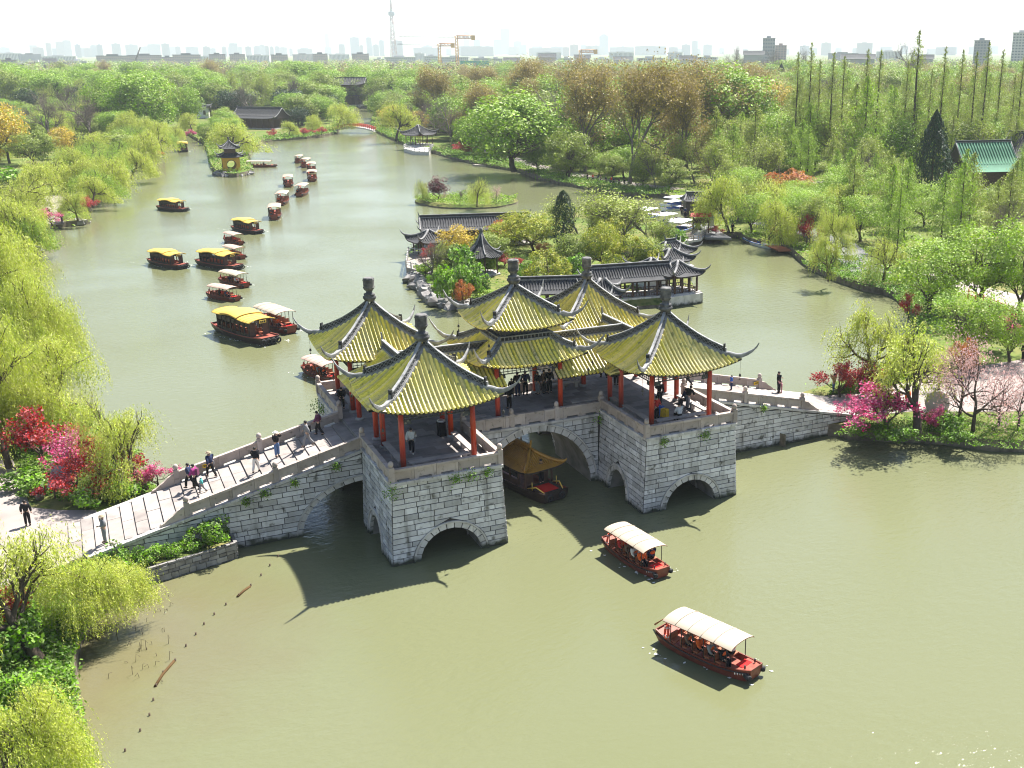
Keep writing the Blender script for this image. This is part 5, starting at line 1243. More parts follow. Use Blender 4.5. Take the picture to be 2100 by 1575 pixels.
def edge_planting():
    rs = np.random.RandomState(11); P = []; n = len(LAKE)
    for i in range(n):
        a, b = np.array(LAKE[i]), np.array(LAKE[(i+1) % n]); L_ = np.linalg.norm(b-a); c = (a+b)/2
        p_, D = px_of((*c, 1))
        if D < 0 or not -200 < p_[0] < 2300 or c[1] < -40: continue
        if abs(c[1]) < 5 and abs(c[0]) < 28: continue
        if 1378 < p_[0] < 1450 and 408 < p_[1] < 492: continue
        nv = np.array([(b-a)[1], -(b-a)[0]])/max(L_, 1e-6)
        if inside(c+nv*.5, LAKE): nv = -nv
        k = int(L_*(26 if D < 150 else 14)); t = rs.uniform(size=k); off = rs.uniform(-.35, 2.6, k); lump = .5+.5*np.sin(t*L_*1.3+i)*np.cos(i*.7)
        z = LANDZ+(rs.uniform(-.5, 1, k)*(.35+.8*lump))*(off > -.1)+(off <= -.1)*rs.uniform(-.8, .2, k)
        q = a+(b-a)*t[:, None]+nv*off[:, None]; P.append(np.column_stack([q, z, np.full(k, .22 if D < 150 else .42)]))
    P = np.concatenate(P); V, F = quads(P[:, :3], P[:, 3]*rs.uniform(.6, 1.4, len(P)), .55, np.tile([0, 0, .7], (len(P), 1)), rs, tilt=.9)
    mi = (np.sin(P[:, 0]*.21)*np.cos(P[:, 1]*.17+1) > .15).astype(int)
    tag(inst('waterside_planting', mesh_np('waterside_planting', V, F, [LF_SHRUB, LF_WILLOW2], mi)), 'grass and low shrubs overhanging the stone edge of the lake', 'plants', kind='stuff')
edge_planting()
# ------------------------------------------------------------------ tiled halls and garden buildings
HALLWOOD = mat('brown_timber', (.11, .06, .045), .6, .3, (.07, .04, .03), 3)
DARKGLASS = mat('dark_window', (.03, .032, .035), .25, .5)
GREENTILE = mat('green_glaze', (.06, .19, .115), .75, .2, (.05, .16, .10), 1.5, (.4, .7), objvar=.12)
def rect_roof(parent, X, Y, ze, zr, lift=.5, ridge=None, gable=False, tmat=GREYTILE, rowsp=.3, rcol=(RIDGE, RIDGE_D), name='roof', soff=DARKWOOD, single=False, horn=.9):
    """curved roof over a rectangle with half sides X, Y; eaves at ze, ridge at zr"""
    rx = ridge if ridge is not None else (X-.25 if gable else max(0.0, X-Y))
    def pt_front(t, s_):      # t across -1..1, s 0 ridge ..1 eave
        x = t*(rx+(X-rx)*s_) ; y = -Y*s_
        z = zr+(ze-zr)*(1-(1-s_)**1.55)+lift*abs(t)**5*s_**2
        return x, y, z
    def pt_side(t, s_):
        y = t*Y*s_; x = rx+(X-rx)*s_; z = zr+(ze-zr)*(1-(1-s_)**1.55)+lift*abs(t)**5*s_**2
        return x, y, z
    mb = MB(); ts = np.linspace(-1, 1, 13); ss = np.linspace(0, 1, 7)
    for sg in (1, -1):
        G = [[(sg*p[0], sg*p[1], p[2]) for p in (pt_front(t, s_) for t in ts)] for s_ in ss]
        mb.grid(G, 0); mb.grid([[(p[0], p[1], p[2]-.14) for p in r] for r in G], 1, flip=True); mb.grid([G[-1], [(p[0], p[1], p[2]-.14) for p in G[-1]]], 1, smooth=False)
        if not gable:
            G = [[(sg*p[0], sg*p[1], p[2]) for p in (pt_side(t, s_) for t in ts)] for s_ in ss]
            mb.grid(G, 0); mb.grid([[(p[0], p[1], p[2]-.14) for p in r] for r in G], 1, flip=True); mb.grid([G[-1], [(p[0], p[1], p[2]-.14) for p in G[-1]]], 1, smooth=False)
        else:
            G = [[(sg*(X-.25), -Y*s_, pt_front(1, s_)[2]-.02) for s_ in np.linspace(-1, 1, 9) for _ in (0,)]]
            pts = [(sg*(X-.3), y_, pt_front(1, abs(y_)/Y)[2]-.05) for y_ in np.linspace(-Y, Y, 9)]
            mb.add(pts+[(sg*(X-.3), Y, ze-.1), (sg*(X-.3), -Y, ze-.1)], [tuple(range(11))], 1)
    roof = mb.build(name, [tmat, soff], parent)
    n = int(2*X/rowsp); rows = MB()
    def row(P):
        if single: MB().tube(P, rowsp*.27, 6, 0, True).build('tile_row', tmat, roof)
        else: rows.tube(P, rowsp*.27, 4, 0, True)
    for i in range(n):
        x = -X+(i+.5)*2*X/n
        for sg in (1, -1):
            s0 = 0.0 if abs(x) <= rx else (abs(x)-rx)/(X-rx+1e-9)
            if s0 > .9: continue
            P = []
            for s_ in np.linspace(s0+.02, 1.01, 6):
                w = rx+(X-rx)*s_; P.append((sg*x, sg*pt_front(x/w, s_)[1], pt_front(max(-1, min(1, x/w)), s_)[2]+.03))
            row(P)
    if not gable:
        n = int(2*Y/rowsp)
        for i in range(n):
            y = -Y+(i+.5)*2*Y/n; s0 = abs(y)/Y
            if s0 > .9: continue
            for sg in (1, -1):
                row([(sg*pt_side(0, s_)[0], y, pt_side(min(1, abs(y)/(Y*s_)), s_)[2]+.03) for s_ in np.linspace(max(s0, .03)+.02, 1.01, 6)])
    if rows.v and not single: o = rows.build('tile_rows' if False else 'tile_course', tmat, roof); o['kind'] = 'stuff'
    mb = MB()
    if rx > .3:
        L_ = rx if not gable else X-.1
        mb.box(-L_, L_, -.12, .12, zr-.05, zr+.12, 0); mb.box(-L_, L_, -.06, .06, zr+.119, zr+.34, 1); mb.box(-L_, L_, -.1, .1, zr+.341, zr+.43, 0)
        for sg in (-1, 1): mb.hexa([(sg*L_-.1, -.08, zr), (sg*L_+.1, -.08, zr), (sg*L_+.1, .08, zr), (sg*L_-.1, .08, zr), (sg*(L_+.2)-.05, -.05, zr+.85), (sg*(L_+.2)+.05, -.05, zr+.85), (sg*(L_+.2)+.05, .05, zr+.85), (sg*(L_+.2)-.05, .05, zr+.85)], 0)
    for sx in (-1, 1):
        for sy in (-1, 1):
            P = [(sx*(rx+(X-rx)*s_) if not gable else sx*(X-.05), sy*Y*s_, pt_front(1, s_)[2]+.12) for s_ in np.linspace(.02, 1, 7)]
            if horn: P += [(P[-1][0]+sx*.35*horn, P[-1][1]+sy*.35*horn, P[-1][2]+.35*horn), (P[-1][0]+sx*.55*horn, P[-1][1]+sy*.55*horn, P[-1][2]+.85*horn)]
            mb.tube(P, [.15]*7+([.09, .03] if horn else []), 5, 0)
    mb.build('ridge', list(rcol), roof if False else parent)
    return roof
def hall(label, cat, pos, rz, X, Y, hw, hr, wall, gable=False, posts=None, base=.3, over=.8, lift=.4, tiers=None, tmat=GREYTILE, rowsp=.4, windows=0, single=False, group=None, name='hall', horn=.8, lattice=False):
    o = tag(empty(name, pos, rz), label, cat, group)
    MB().box(-X-.4, X+.4, -Y-.4, Y+.4, -.6, base).build('plinth', STONE_EDGE, o)
    if posts:
        nx, ny = posts; me = MB().lathe((0, 0, 0), [(.13, 0), (.12, hw)], 8).mesh('post', HALLWOOD)
        for i in range(nx+1):
            for j in range(ny+1):
                if i in (0, nx) or j in (0, ny): inst('post', me, o, (-X+2*X*i/nx, -Y+2*Y*j/ny, base))
        MB().box(-X-.05, X+.05, -Y-.06, Y+.06, base+hw-.35, base+hw).build('beam', HALLWOOD, o)
        if lattice:
            for sg in (-1, 1):
                mb = MB(); mb.box(-X, X, sg*Y-.04, sg*Y+.04, base+.42, base+.5); mb.box(-X, X, sg*Y-.04, sg*Y+.04, base+.08, base+.13)
                k = int(X*2/.3)
                for i in range(k+1): mb.box(-X+2*X*i/k-.025, -X+2*X*i/k+.025, sg*Y-.02, sg*Y+.02, base+.131, base+.419)
                mb.build('railing', HALLWOOD, o)
            for sg in (-1, 1):
                mb = MB(); mb.box(sg*X-.04, sg*X+.04, -Y+.06, Y-.06, base+.42, base+.5); mb.box(sg*X-.04, sg*X+.04, -Y+.06, Y-.06, base+.08, base+.13)
                k = max(2, int(Y*2/.3))
                for i in range(1, k): mb.box(sg*X-.02, sg*X+.02, -Y+2*Y*i/k-.025, -Y+2*Y*i/k+.025, base+.131, base+.419)
                mb.build('railing', HALLWOOD, o)
    if wall is not None:
        s_ = .72 if posts else 1.0
        w = MB().box(-X*s_, X*s_, -Y*s_, Y*s_, base, base+hw-.02).build('wall', wall, o)
        for i in range(windows):
            x = -X*s_+2*X*s_*(i+.5)/windows
            for sg in (-1, 1):
                mb = MB(); mb.box(x-.5, x+.5, sg*(Y*s_)-.04, sg*(Y*s_)+.04, base+hw*.3, base+hw*.72); mb.build('window', DARKGLASS, w)
    rect_roof(o, X+over, Y+over, base+hw-.1, base+hw+hr, lift, None, gable, tmat, rowsp, single=single, horn=horn)
    if tiers:
        X2, Y2, h2, r2 = tiers; z = base+hw+hr*.45
        MB().box(-X2, X2, -Y2, Y2, z, z+h2+hr*.4).build('upper_wall', HALLWOOD, o)
        rect_roof(o, X2+over, Y2+over, z+h2+hr*.35, z+h2+hr*.35+r2, lift, None, gable, tmat, rowsp, name='upper_roof', horn=horn)
    return o
def at_rz(px, py, px2, py2, z=LANDZ):
    a, b = at(px, py, z), at(px2, py2, z); d = b-a; c = (a+b)/2
    return (c[0], c[1], z), math.atan2(d[1], d[0]), float(np.linalg.norm(d))
# yellow walled islet pavilion with a round doorway
p, rz, L_ = at_rz(458, 353, 497, 351, .8); p = (p[0], p[1]+2.0, .8)
dia = tag(empty('islet_pavilion', p, rz-.1, .84), 'small square pavilion with yellow walls and a round doorway on a stone islet', 'pavilion')
h_ = 2.3
for k in range(4):
    ts = np.linspace(0, 2*math.pi, 25)[:-1]; hole = [(1.25*math.cos(t), 1.9+1.25*math.sin(t)) for t in ts]
    outer = [(-h_, 0), (h_, 0), (h_, 4.1), (-h_, 4.1)]; tri = tessellate_polygon([[Vector((x, z, 0)) for x, z in outer], [Vector((x, z, 0)) for x, z in hole]]); al = outer+hole
    mb = MB(); mb.add([(x, -h_, z) for x, z in al], tri); mb.add([(x, -h_+.25, z) for x, z in al], tri)
    w = mb.build('wall', YELLOWWALL, dia, rot=(0, 0, k*math.pi/2))
    mb = MB(); mb.tube([(1.28*math.cos(t), -h_+.12, 1.9+1.28*math.sin(t)) for t in np.linspace(0, 2*math.pi, 25)], .14, 5, 0, False); mb.build('door_frame', GREYTILE, w)
rect_roof(dia, 3.4, 3.4, 4.0, 5.6, .5, .9, False, GREYTILE, .4)
MB().box(-1.5, 1.5, -1.5, 1.5, 5.0, 6.6).build('upper_wall', HALLWOOD, dia)
rect_roof(dia, 2.7, 2.7, 6.3, 8.4, .5, 0.0, False, GREYTILE, .4, name='upper_roof')
MB().lathe((0, 0, 8.3), [(.3, 0), (.2, .4), (.28, .6), (.12, 1.0), (.04, 1.5)], 8).build('finial', FINIAL, dia)
rr = random.Random(3)
def rock_mesh(seed, s=1.0):
    r_ = random.Random(seed); mb = MB(); n, m_ = 7, 5; V = []
    for i in range(m_+1):
        ph = math.pi*i/m_
        for j in range(n):
            th = 2*math.pi*j/n; q = r_.uniform(.65, 1.2)*s
            V.append((q*math.sin(ph)*math.cos(th), q*math.sin(ph)*math.sin(th), q*math.cos(ph)*.7))
    F = [(i*n+j, (i+1)*n+j, (i+1)*n+(j+1) % n, i*n+(j+1) % n) for i in range(m_) for j in range(n)]
    mb.add(V, F); return mb.mesh('rock', ROCK)
ROCKS = [rock_mesh(k) for k in range(6)]
def rocks(pts, size, label, z=.1, world=False):
    """label holds {} for the place in the row"""
    for i, (x, y) in enumerate(pts):
        b = (x, y, z) if world else at(x, y, z); s_ = size*rr.uniform(.6, 1.4)
        o = inst('rock', ROCKS[rr.randrange(6)], None, (b[0], b[1], z+rr.uniform(-.1, .3)*s_), (rr.uniform(-.4, .4), rr.uniform(-.4, .4), rr.uniform(0, 6)), (s_*rr.uniform(.7, 1.4), s_*rr.uniform(.7, 1.2), s_*rr.uniform(.7, 1.3)))
        tag(o, label.format(RORD[i]), 'rock', label.replace('{} ', ''))
rocks([(440+75*t, 357+5*math.sin(t*3.2)) for t in np.linspace(0, 1, 12)], .9, '{} grey rock from the left edging the islet under the yellow walled pavilion')
gl_ = [np.array(p) for p in GP]; i0_ = int(np.argmin([np.hypot(*(p-np.array(A2(846, 575)))) for p in gl_])); i1_ = int(np.argmin([np.hypot(*(p-np.array(A2(1000, 643)))) for p in gl_]))
seq_ = [gl_[k % len(gl_)] for k in (range(i0_, i1_+1) if i0_ < i1_ else range(i0_, i1_-1, -1))]
line_ = []
for p, q in zip(seq_[:-1], seq_[1:]):
    for t in np.arange(0, 1, .9/max(.9, np.linalg.norm(q-p))): line_.append(p+(q-p)*t+np.array([rr.uniform(-.5, .4), rr.uniform(-.4, .5)]))
rocks([tuple(p) for p in line_[:40]], .85, '{} pale weathered rock from the terrace along the garden island shore', .3, True)
rocks([(1722, 560), (1735, 556), (1745, 562), (1752, 570), (1740, 548), (1765, 572), (1728, 570), (1710, 545)], .9, '{} grey rock in the pile on the right shore below the garden road')
rocks([(2030, 905), (2045, 895), (2060, 908), (2078, 902), (2095, 912), (2070, 890), (2090, 892), (2050, 915)], .8, '{} dark weathered rock in the heap at the right waterline')
rocks([(60, 512), (75, 518), (90, 513), (82, 503), (100, 508), (70, 505)], 1.0, '{} flat grey rock at the tip of the left shore')
rocks([(150, 458), (165, 460), (178, 455), (140, 455)], 1.0, '{} pale rock edging the stone landing on the left')
rocks([(290, 1170), (305, 1176), (318, 1168), (296, 1160)], .45, '{} brown rock at the corner of the planter by the left ramp')
# garden island buildings
def isl(px, py, px2, py2): return at_rz(px, py, px2, py2, .9)
p, rz, L_ = isl(872, 506, 1090, 498)
hall('long dark tiled hall along the back of the garden island', 'hall', (p[0], p[1]+1.2, .9), rz, L_*.47, 2.0, 2.3, 1.5, HALLWOOD, True, (8, 2), .2, .8, .2, rowsp=.36)
p, rz, L_ = isl(852, 528, 905, 522)
hall('low dark tiled side roof with upturned corner at the left end of the garden island', 'hall', (p[0]+.5, p[1]+1, .9), rz, L_*.42, 1.6, 1.9, 1.3, None, False, (3, 2), .2, .9, .6, rowsp=.36)
gp = at(990, 562, .9)
pg = tag(empty('garden_pavilion', (gp[0], gp[1], .9), .35, (.85, .85, .74)), 'pointed dark tiled pavilion with six posts among the garden trees', 'pavilion')
me = MB().lathe((0, 0, 0), [(.12, 0), (.11, 3.0)], 8).mesh('post', HALLWOOD)
mb = MB(); ns = 18
prof = [(.12, 6.9), (.45, 6.0), (1.0, 5.0), (1.7, 4.2), (2.5, 3.6), (3.1, 3.3)]
G = []
for r_, z_ in prof:
    G.append([((r_*(1+.12*max(0, math.cos(3*a_))**6*(r_/3.1)))*math.cos(a_), (r_*(1+.12*max(0, math.cos(3*a_))**6*(r_/3.1)))*math.sin(a_), z_+.35*abs(math.cos(3*a_))**8*(r_/3.1)**3) for a_ in np.linspace(0, 2*math.pi, 61)])
mb.grid(G, 0); mb.grid([[(q[0], q[1], q[2]-.15) for q in r] for r in G[2:]], 1, flip=True)
rf = mb.build('roof', [GREYTILE, DARKWOOD], pg)
mb = MB()
for k in range(54):
    a_ = 2*math.pi*k/54; mb.tube([(r_*math.cos(a_), r_*math.sin(a_), z_+.03+.35*abs(math.cos(3*a_))**8*(r_/3.1)**3) for r_, z_ in (prof if k % 2 == 0 else prof[2:])], .07, 4, 0)
o = mb.build('tile_course', GREYTILE, rf); o['kind'] = 'stuff'
for k in range(6):
    a_ = math.pi*k/3; inst('post', me, pg, (2.3*math.cos(a_), 2.3*math.sin(a_), .25))
    MB().tube([(r_*math.cos(a_)*1.02, r_*math.sin(a_)*1.02, z_+.2+.35*(r_/3.1)**3) for r_, z_ in prof]+[(3.7*math.cos(a_), 3.7*math.sin(a_), 4.3)], [.1]*6+[.03], 5).build('ridge', RIDGE, pg)
MB().lathe((0, 0, 6.8), [(.2, 0), (.28, .15), (.18, .3), (.26, .5), (.26, 1.0), (.1, 1.15)], 8).build('finial', FINIAL, pg)
MB().lathe((0, 0, 0), [(2.8, -.3), (2.8, .25)], 6, smooth=False).build('plinth', STONE_EDGE, pg)
# waterside galleries on the near right of the island
p, rz, L_ = isl(1060, 640, 1215, 634)
hall('long dark tiled gallery behind the bridge roofs, lower left run', 'gallery', (p[0]+.4, p[1]+1.6, .9), rz-.03, L_*.46, 1.3, 1.8, 1.1, None, True, (7, 1), .2, .55, .15, rowsp=.3, single=True, lattice=True)
p, rz, L_ = isl(1212, 618, 1372, 606)
hall('long dark tiled gallery with a stepped roof above the rounded bushes', 'gallery', (p[0]+.3, p[1]+1.0, .9), rz, L_*.47, 1.4, 2.0, 1.3, None, True, (6, 1), .2, .6, .15, rowsp=.3, single=True, lattice=True)
p, rz, L_ = isl(1368, 612, 1424, 604)
hall('open dark tiled waterside pavilion on the corner of the garden island', 'pavilion', (p[0]+.4, p[1]+1.4, 1.0), rz, L_*.40, 1.6, 2.1, 1.3, None, False, (3, 2), .35, .7, .45, rowsp=.3, single=True, lattice=True)
o = MB().box(-2.6, 1.9, -2.3, 2.2, -1.4, .32).build('stone_terrace', STONE_EDGE, None, (p[0]+.4, p[1]+1.4, .9), (0, 0, rz)); tag(o, 'stone terrace wall under the waterside pavilion of the garden island', 'terrace')
for (x0, y0, x1, y1, lb) in [(1345, 552, 1412, 544, 'low dark roof with upturned corner, rear one at the right of the garden island'), (1352, 568, 1408, 562, 'low dark roof with upturned corner, middle one at the right of the garden island'),
                             (1315, 590, 1365, 584, 'small dark roof joining the gallery and the rear roofs')]:
    p, rz, L_ = isl(x0, y0, x1, y1); hall(lb, 'hall', (p[0], p[1]+.5, .9), rz, L_*.42, 1.4, 1.9, 1.2, WHITEWALL, False, None, .2, .7, .55, rowsp=.3)
p, rz, L_ = isl(1190, 648, 1262, 645)
hall('low dark roof with a curved ridge nearest to the bridge', 'hall', (p[0]+1.2, p[1]+1.2, .9), rz, L_*.40, 1.3, 2.0, 1.4, WHITEWALL, False, None, .2, .6, .4, rowsp=.3)
# white railed terrace at the left of the island
T = [A2(833, 548, 1.1), A2(838, 520, 1.1), A2(892, 526, 1.1), A2(886, 562, 1.1)]
tr = tag(empty('terrace', (0, 0, 0)), 'pale stone terrace with a white railing at the left tip of the garden island', 'terrace')
a_ = sum(T[i][0]*T[(i+1) % 4][1]-T[(i+1) % 4][0]*T[i][1] for i in range(4)); T = T if a_ > 0 else T[::-1]
MB().prism(T, -1, 1.1).build('terrace_floor', PATHST, tr)
WHITEST = mat('white_stone', (.58, .56, .54), .8, .2, (.45, .43, .41), 2)
def rail(parent, pts, z, h=.8, m_=WHITEST, step=1.2, closed=False, name='railing', pw=.14, bar=2):
    for a, b in zip(pts[:-1], pts[1:]):
        a, b = np.array(a[:2]), np.array(b[:2]); d = b-a; L_ = np.linalg.norm(d); n = max(1, round(L_/step)); rz = math.atan2(d[1], d[0])
        mb = MB()
        for k in range(n+1): mb.cbox((*(a+d*k/n), z+h*.55), (pw, pw, h*1.1), rz)
        c = (a+b)/2
        for q in range(bar): mb.cbox((*c, z+h*(.9-.42*q)), (L_-.01, .09, .09 if bar > 1 else .2), rz)
        mb.build(name, m_, parent)
rail(tr, T+[T[0]], 1.1, .85)
p, rz, L_ = at_rz(700, 262, 768, 264)
# far shore buildings
p, rz, L_ = at_rz(378, 243, 432, 242); hall('white walled house with grey upturned roofs among the trees on the far left shore', 'house', p, rz, L_*.46, 4.0, 4.2, 2.6, WHITEWALL, False, None, .3, 1.0, .8, windows=3, rowsp=.6)
p, rz, L_ = at_rz(495, 262, 578, 264); hall('low dark hall with a wide tiled roof on the far shore', 'hall', p, rz, L_*.48, 4.2, 3.6, 3.4, HALLWOOD, True, (7, 2), .3, 1.2, .4, rowsp=.6)
p, rz, L_ = at_rz(705, 218, 750, 218); hall('two storey dark hall at the end of the channel behind the red bridge', 'hall', (p[0], p[1]+5, p[2]), rz, L_*.47, 5.5, 4.5, 3.0, DARKWOOD, True, (5, 2), .8, 1.6, .6, tiers=(6.5, 4, 3.0, 3.2), rowsp=.8)
p, rz, L_ = at_rz(845, 300, 888, 302); hall('waterside pavilion with dark upturned roof on a white railed platform, far right shore', 'pavilion', (p[0], p[1]+3, 1.1), rz, L_*.34, 2.9, 3.0, 2.7, None, False, (3, 2), .3, 1.2, 1.0, rowsp=.5, horn=1.6)
T = [A2(828, 304, 1.0), A2(840, 298, 1.0), A2(888, 302, 1.0), A2(880, 311, 1.0), A2(850, 310, 1.0)]
tp = tag(empty('platform', (0, 0, 0)), 'white railed platform over the water below the far waterside pavilion', 'platform')
a_ = sum(T[i][0]*T[(i+1) % 5][1]-T[(i+1) % 5][0]*T[i][1] for i in range(5)); T = T if a_ > 0 else T[::-1]
MB().prism(T, -.2, 1.0).build('platform_floor', WHITEST, tp); rail(tp, T+[T[0]], 1.0, 1.0, step=1.6)
p, rz, L_ = at_rz(1962, 384, 2062, 390); hall('hall with a green glazed roof behind the dark cypress', 'hall', (p[0]+2, p[1]+2.5, p[2]), rz+.75, L_*.50, 5.2, 3.4, 5.2, HALLWOOD, True, None, .4, 1.3, .4, tmat=GREENTILE, rowsp=.6, horn=0)
p, rz, L_ = at_rz(2092, 378, 2165, 382); hall('dark roofed hall at the right edge beside the green roofed one', 'hall', (p[0]+2, p[1]+5, p[2]), rz-.2, L_*.50, 5, 5.2, 4.6, HALLWOOD, True, None, .4, 1.3, .4, rowsp=.6, horn=0)
for x0, x1, y, lb in [(1035, 1068, 196, 'small dark roof peeping out of the wood right of the yellow crane'), (868, 892, 226, 'little dark roof between the pointed evergreens')]:
    p, rz, L_ = at_rz(x0, y, x1, y); hall(lb, 'house', p, rz, L_*.45, 3, 7, 2.2, WHITEWALL, False, None, .3, .8, .5, rowsp=.7)
# stone steps on the right shore
st = tag(empty('stone_steps', (0, 0, 0)), 'grey stone steps going down to the water below the huge green tree', 'steps')
a, b = np.array(A2(972, 340)), np.array(A2(1010, 342)); c = np.array(A2(1030, 318)); 
for k in range(9):
    t = k/8; q = (a+b)/2+(c-(a+b)/2)*t; d = b-a
    MB().cbox((*q, .15+t*1.0), (np.linalg.norm(d), 1.4, .4), math.atan2(d[1], d[0])).build('step', PAVING, st)
# small red arched footbridge
RB = mat('red_paint', (.50, .03, .03), .5, .35)
a, b = at(686, 266, 1.2), at(768, 266, 1.2); fb = tag(empty('footbridge', (0, 0, 0)), 'small arched footbridge with red railings across the far channel', 'bridge')
d = b-a; L_ = np.linalg.norm(d[:2]); u = d/np.linalg.norm(d); nv = np.array([-u[1], u[0], 0])
def fz(t): return 1.0+1.3*(1-(2*t-1)**2)
G0 = [[a+d*t+nv*w+np.array([0, 0, fz(t)-a[2]]) for w in (-1.6, 1.6)] for t in np.linspace(0, 1, 17)]
mb = MB(); mb.grid(G0, 0, False); G1 = [[q-np.array([0, 0, .5]) for q in r] for r in G0]; mb.grid(G1, 0, False, True)
for k in (0, 1): mb.grid([[r[k] for r in G0], [r[k] for r in G1]], 0, False)
mb.build('arch', WHITEST, fb)
for sgn in (-1.5, 1.5):
    mb = MB()
    for t in np.linspace(0, 1, 22):
        q = a+d*t+nv*sgn; mb.cbox((q[0], q[1], fz(t)+.6), (.2, .2, 1.1), math.atan2(u[1], u[0]))
    for hh in (.45, .95): mb.tube([tuple((a+d*t+nv*sgn)[:2])+(fz(t)+hh,) for t in np.linspace(0, 1, 17)], .1, 4)
    mb.build('railing', RB, fb)

# ------------------------------------------------------------------ the town
def place(px, D, z=LANDZ):
    D = D*2.6
    v = CW*FPX+CR*(px-1050-PSX)+CU*(787.5-100); h = v[:2]/np.linalg.norm(v[:2]); return np.array([CAM[0]+h[0]*D, CAM[1]+h[1]*D, z]), math.atan2(h[1], h[0])-math.pi/2
CONC = [mat('concrete_'+n, c, .8, .3, tuple(x*.85 for x in c), .02, (.4, .6)) for n, c in (('pale', (.22, .215, .22)), ('blue', (.10, .14, .19)), ('pink', (.36, .27, .26)), ('white', (.46, .46, .46)), ('grey', (.27, .28, .30)))]
WINB = mat('window_glass', (.10, .12, .15), .3, .5)
ROOFB = mat('dark_roof', (.07, .075, .085), .8, .2)
ORD = ['first', 'second', 'third', 'fourth', 'fifth', 'sixth', 'seventh', 'eighth', 'ninth', 'tenth', 'eleventh', 'twelfth', 'thirteenth', 'fourteenth', 'fifteenth', 'sixteenth', 'seventeenth', 'eighteenth', 'nineteenth', 'twentieth']
def block(x0, x1, top, D, m_, label, floors=None, dark_roof=False, turn=0.0, cap=True, name='tower_block', dep=None, cat='building', rounded=False):
    p, rz = place((x0+x1)/2, D); w = (x1-x0)/FPX*px_of(p)[1]; H = height_to(p, top)
    o = tag(empty(name, tuple(p), rz+turn), label, cat); dep = dep or min(w, 22); mb = MB(); mb.box(-w/2, w/2, 0, dep, 0, H)
    if rounded: mb.cbox((0, dep/2, H+w*.1), (w*.8, dep*.8, w*.2), 0, 0, .5)
    wl_ = mb.build('wall', m_, o)
    floors = floors or max(3, int(H/3.1)); nb = max(2, int(w/3.4)); mb = MB()
    if D < 1000:
        for f in range(floors):
            z = H*(f+.35)/floors; hh = H/floors*.45; fb_ = MB()
            for b in range(nb):
                xa = -w/2+w*(b+.2)/nb; fb_.box(xa, xa+w/nb*.6, -.06, .25, z, z+hh)
            if z+LANDZ > 9: fb_.build('window_row', WINB, wl_)['kind'] = 'stuff'
    else:
        for b in range(nb): mb.box(-w/2+w*(b+.25)/nb, -w/2+w*(b+.75)/nb, -.12, .3, H*.05, H*.97)
        mb.build('window_bay', WINB, wl_)['kind'] = 'stuff'
    if cap:
        mb = MB(); mb.box(-w/2-.5, w/2+.5, -.7, dep+.5, H+.002, H+1.0)
        mb.box(-w*.2, w*.15, dep*.3, dep*.7, H+1.001, H+3.6); mb.build('roof', ROOFB if dark_roof else m_, o)
    return o
FAR = [(68, 88, 98, 2), (95, 105, 88, 2), (116, 131, 86, 2), (131, 146, 83, 2), (154, 165, 92, 1), (172, 186, 99, 0), (187, 197, 93, 1), (199, 210, 92, 1), (230, 247, 90, 0), (258, 282, 92, 0), (304, 328, 91, 0), (332, 347, 90, 0), (360, 370, 96, 0), (381, 406, 97, 1),
       (416, 430, 96, 0), (455, 464, 96, 0), (471, 487, 89, 0), (488, 496, 96, 0), (503, 515, 96, 0), (520, 531, 96, 0), (533, 542, 92, 0), (544, 551, 95, 0), (553, 561, 96, 0), (564, 572, 95, 0), (593, 600, 100, 0)]
for i, (x0, x1, t, c) in enumerate(FAR): block(x0, x1, t, 2300+((i*37) % 7)*80, CONC[c], f'{("pale", "bluish", "pinkish")[c]} tower block on the left skyline, {ORD[i] if i < 20 else "twenty "+ORD[i-20]} from the left')
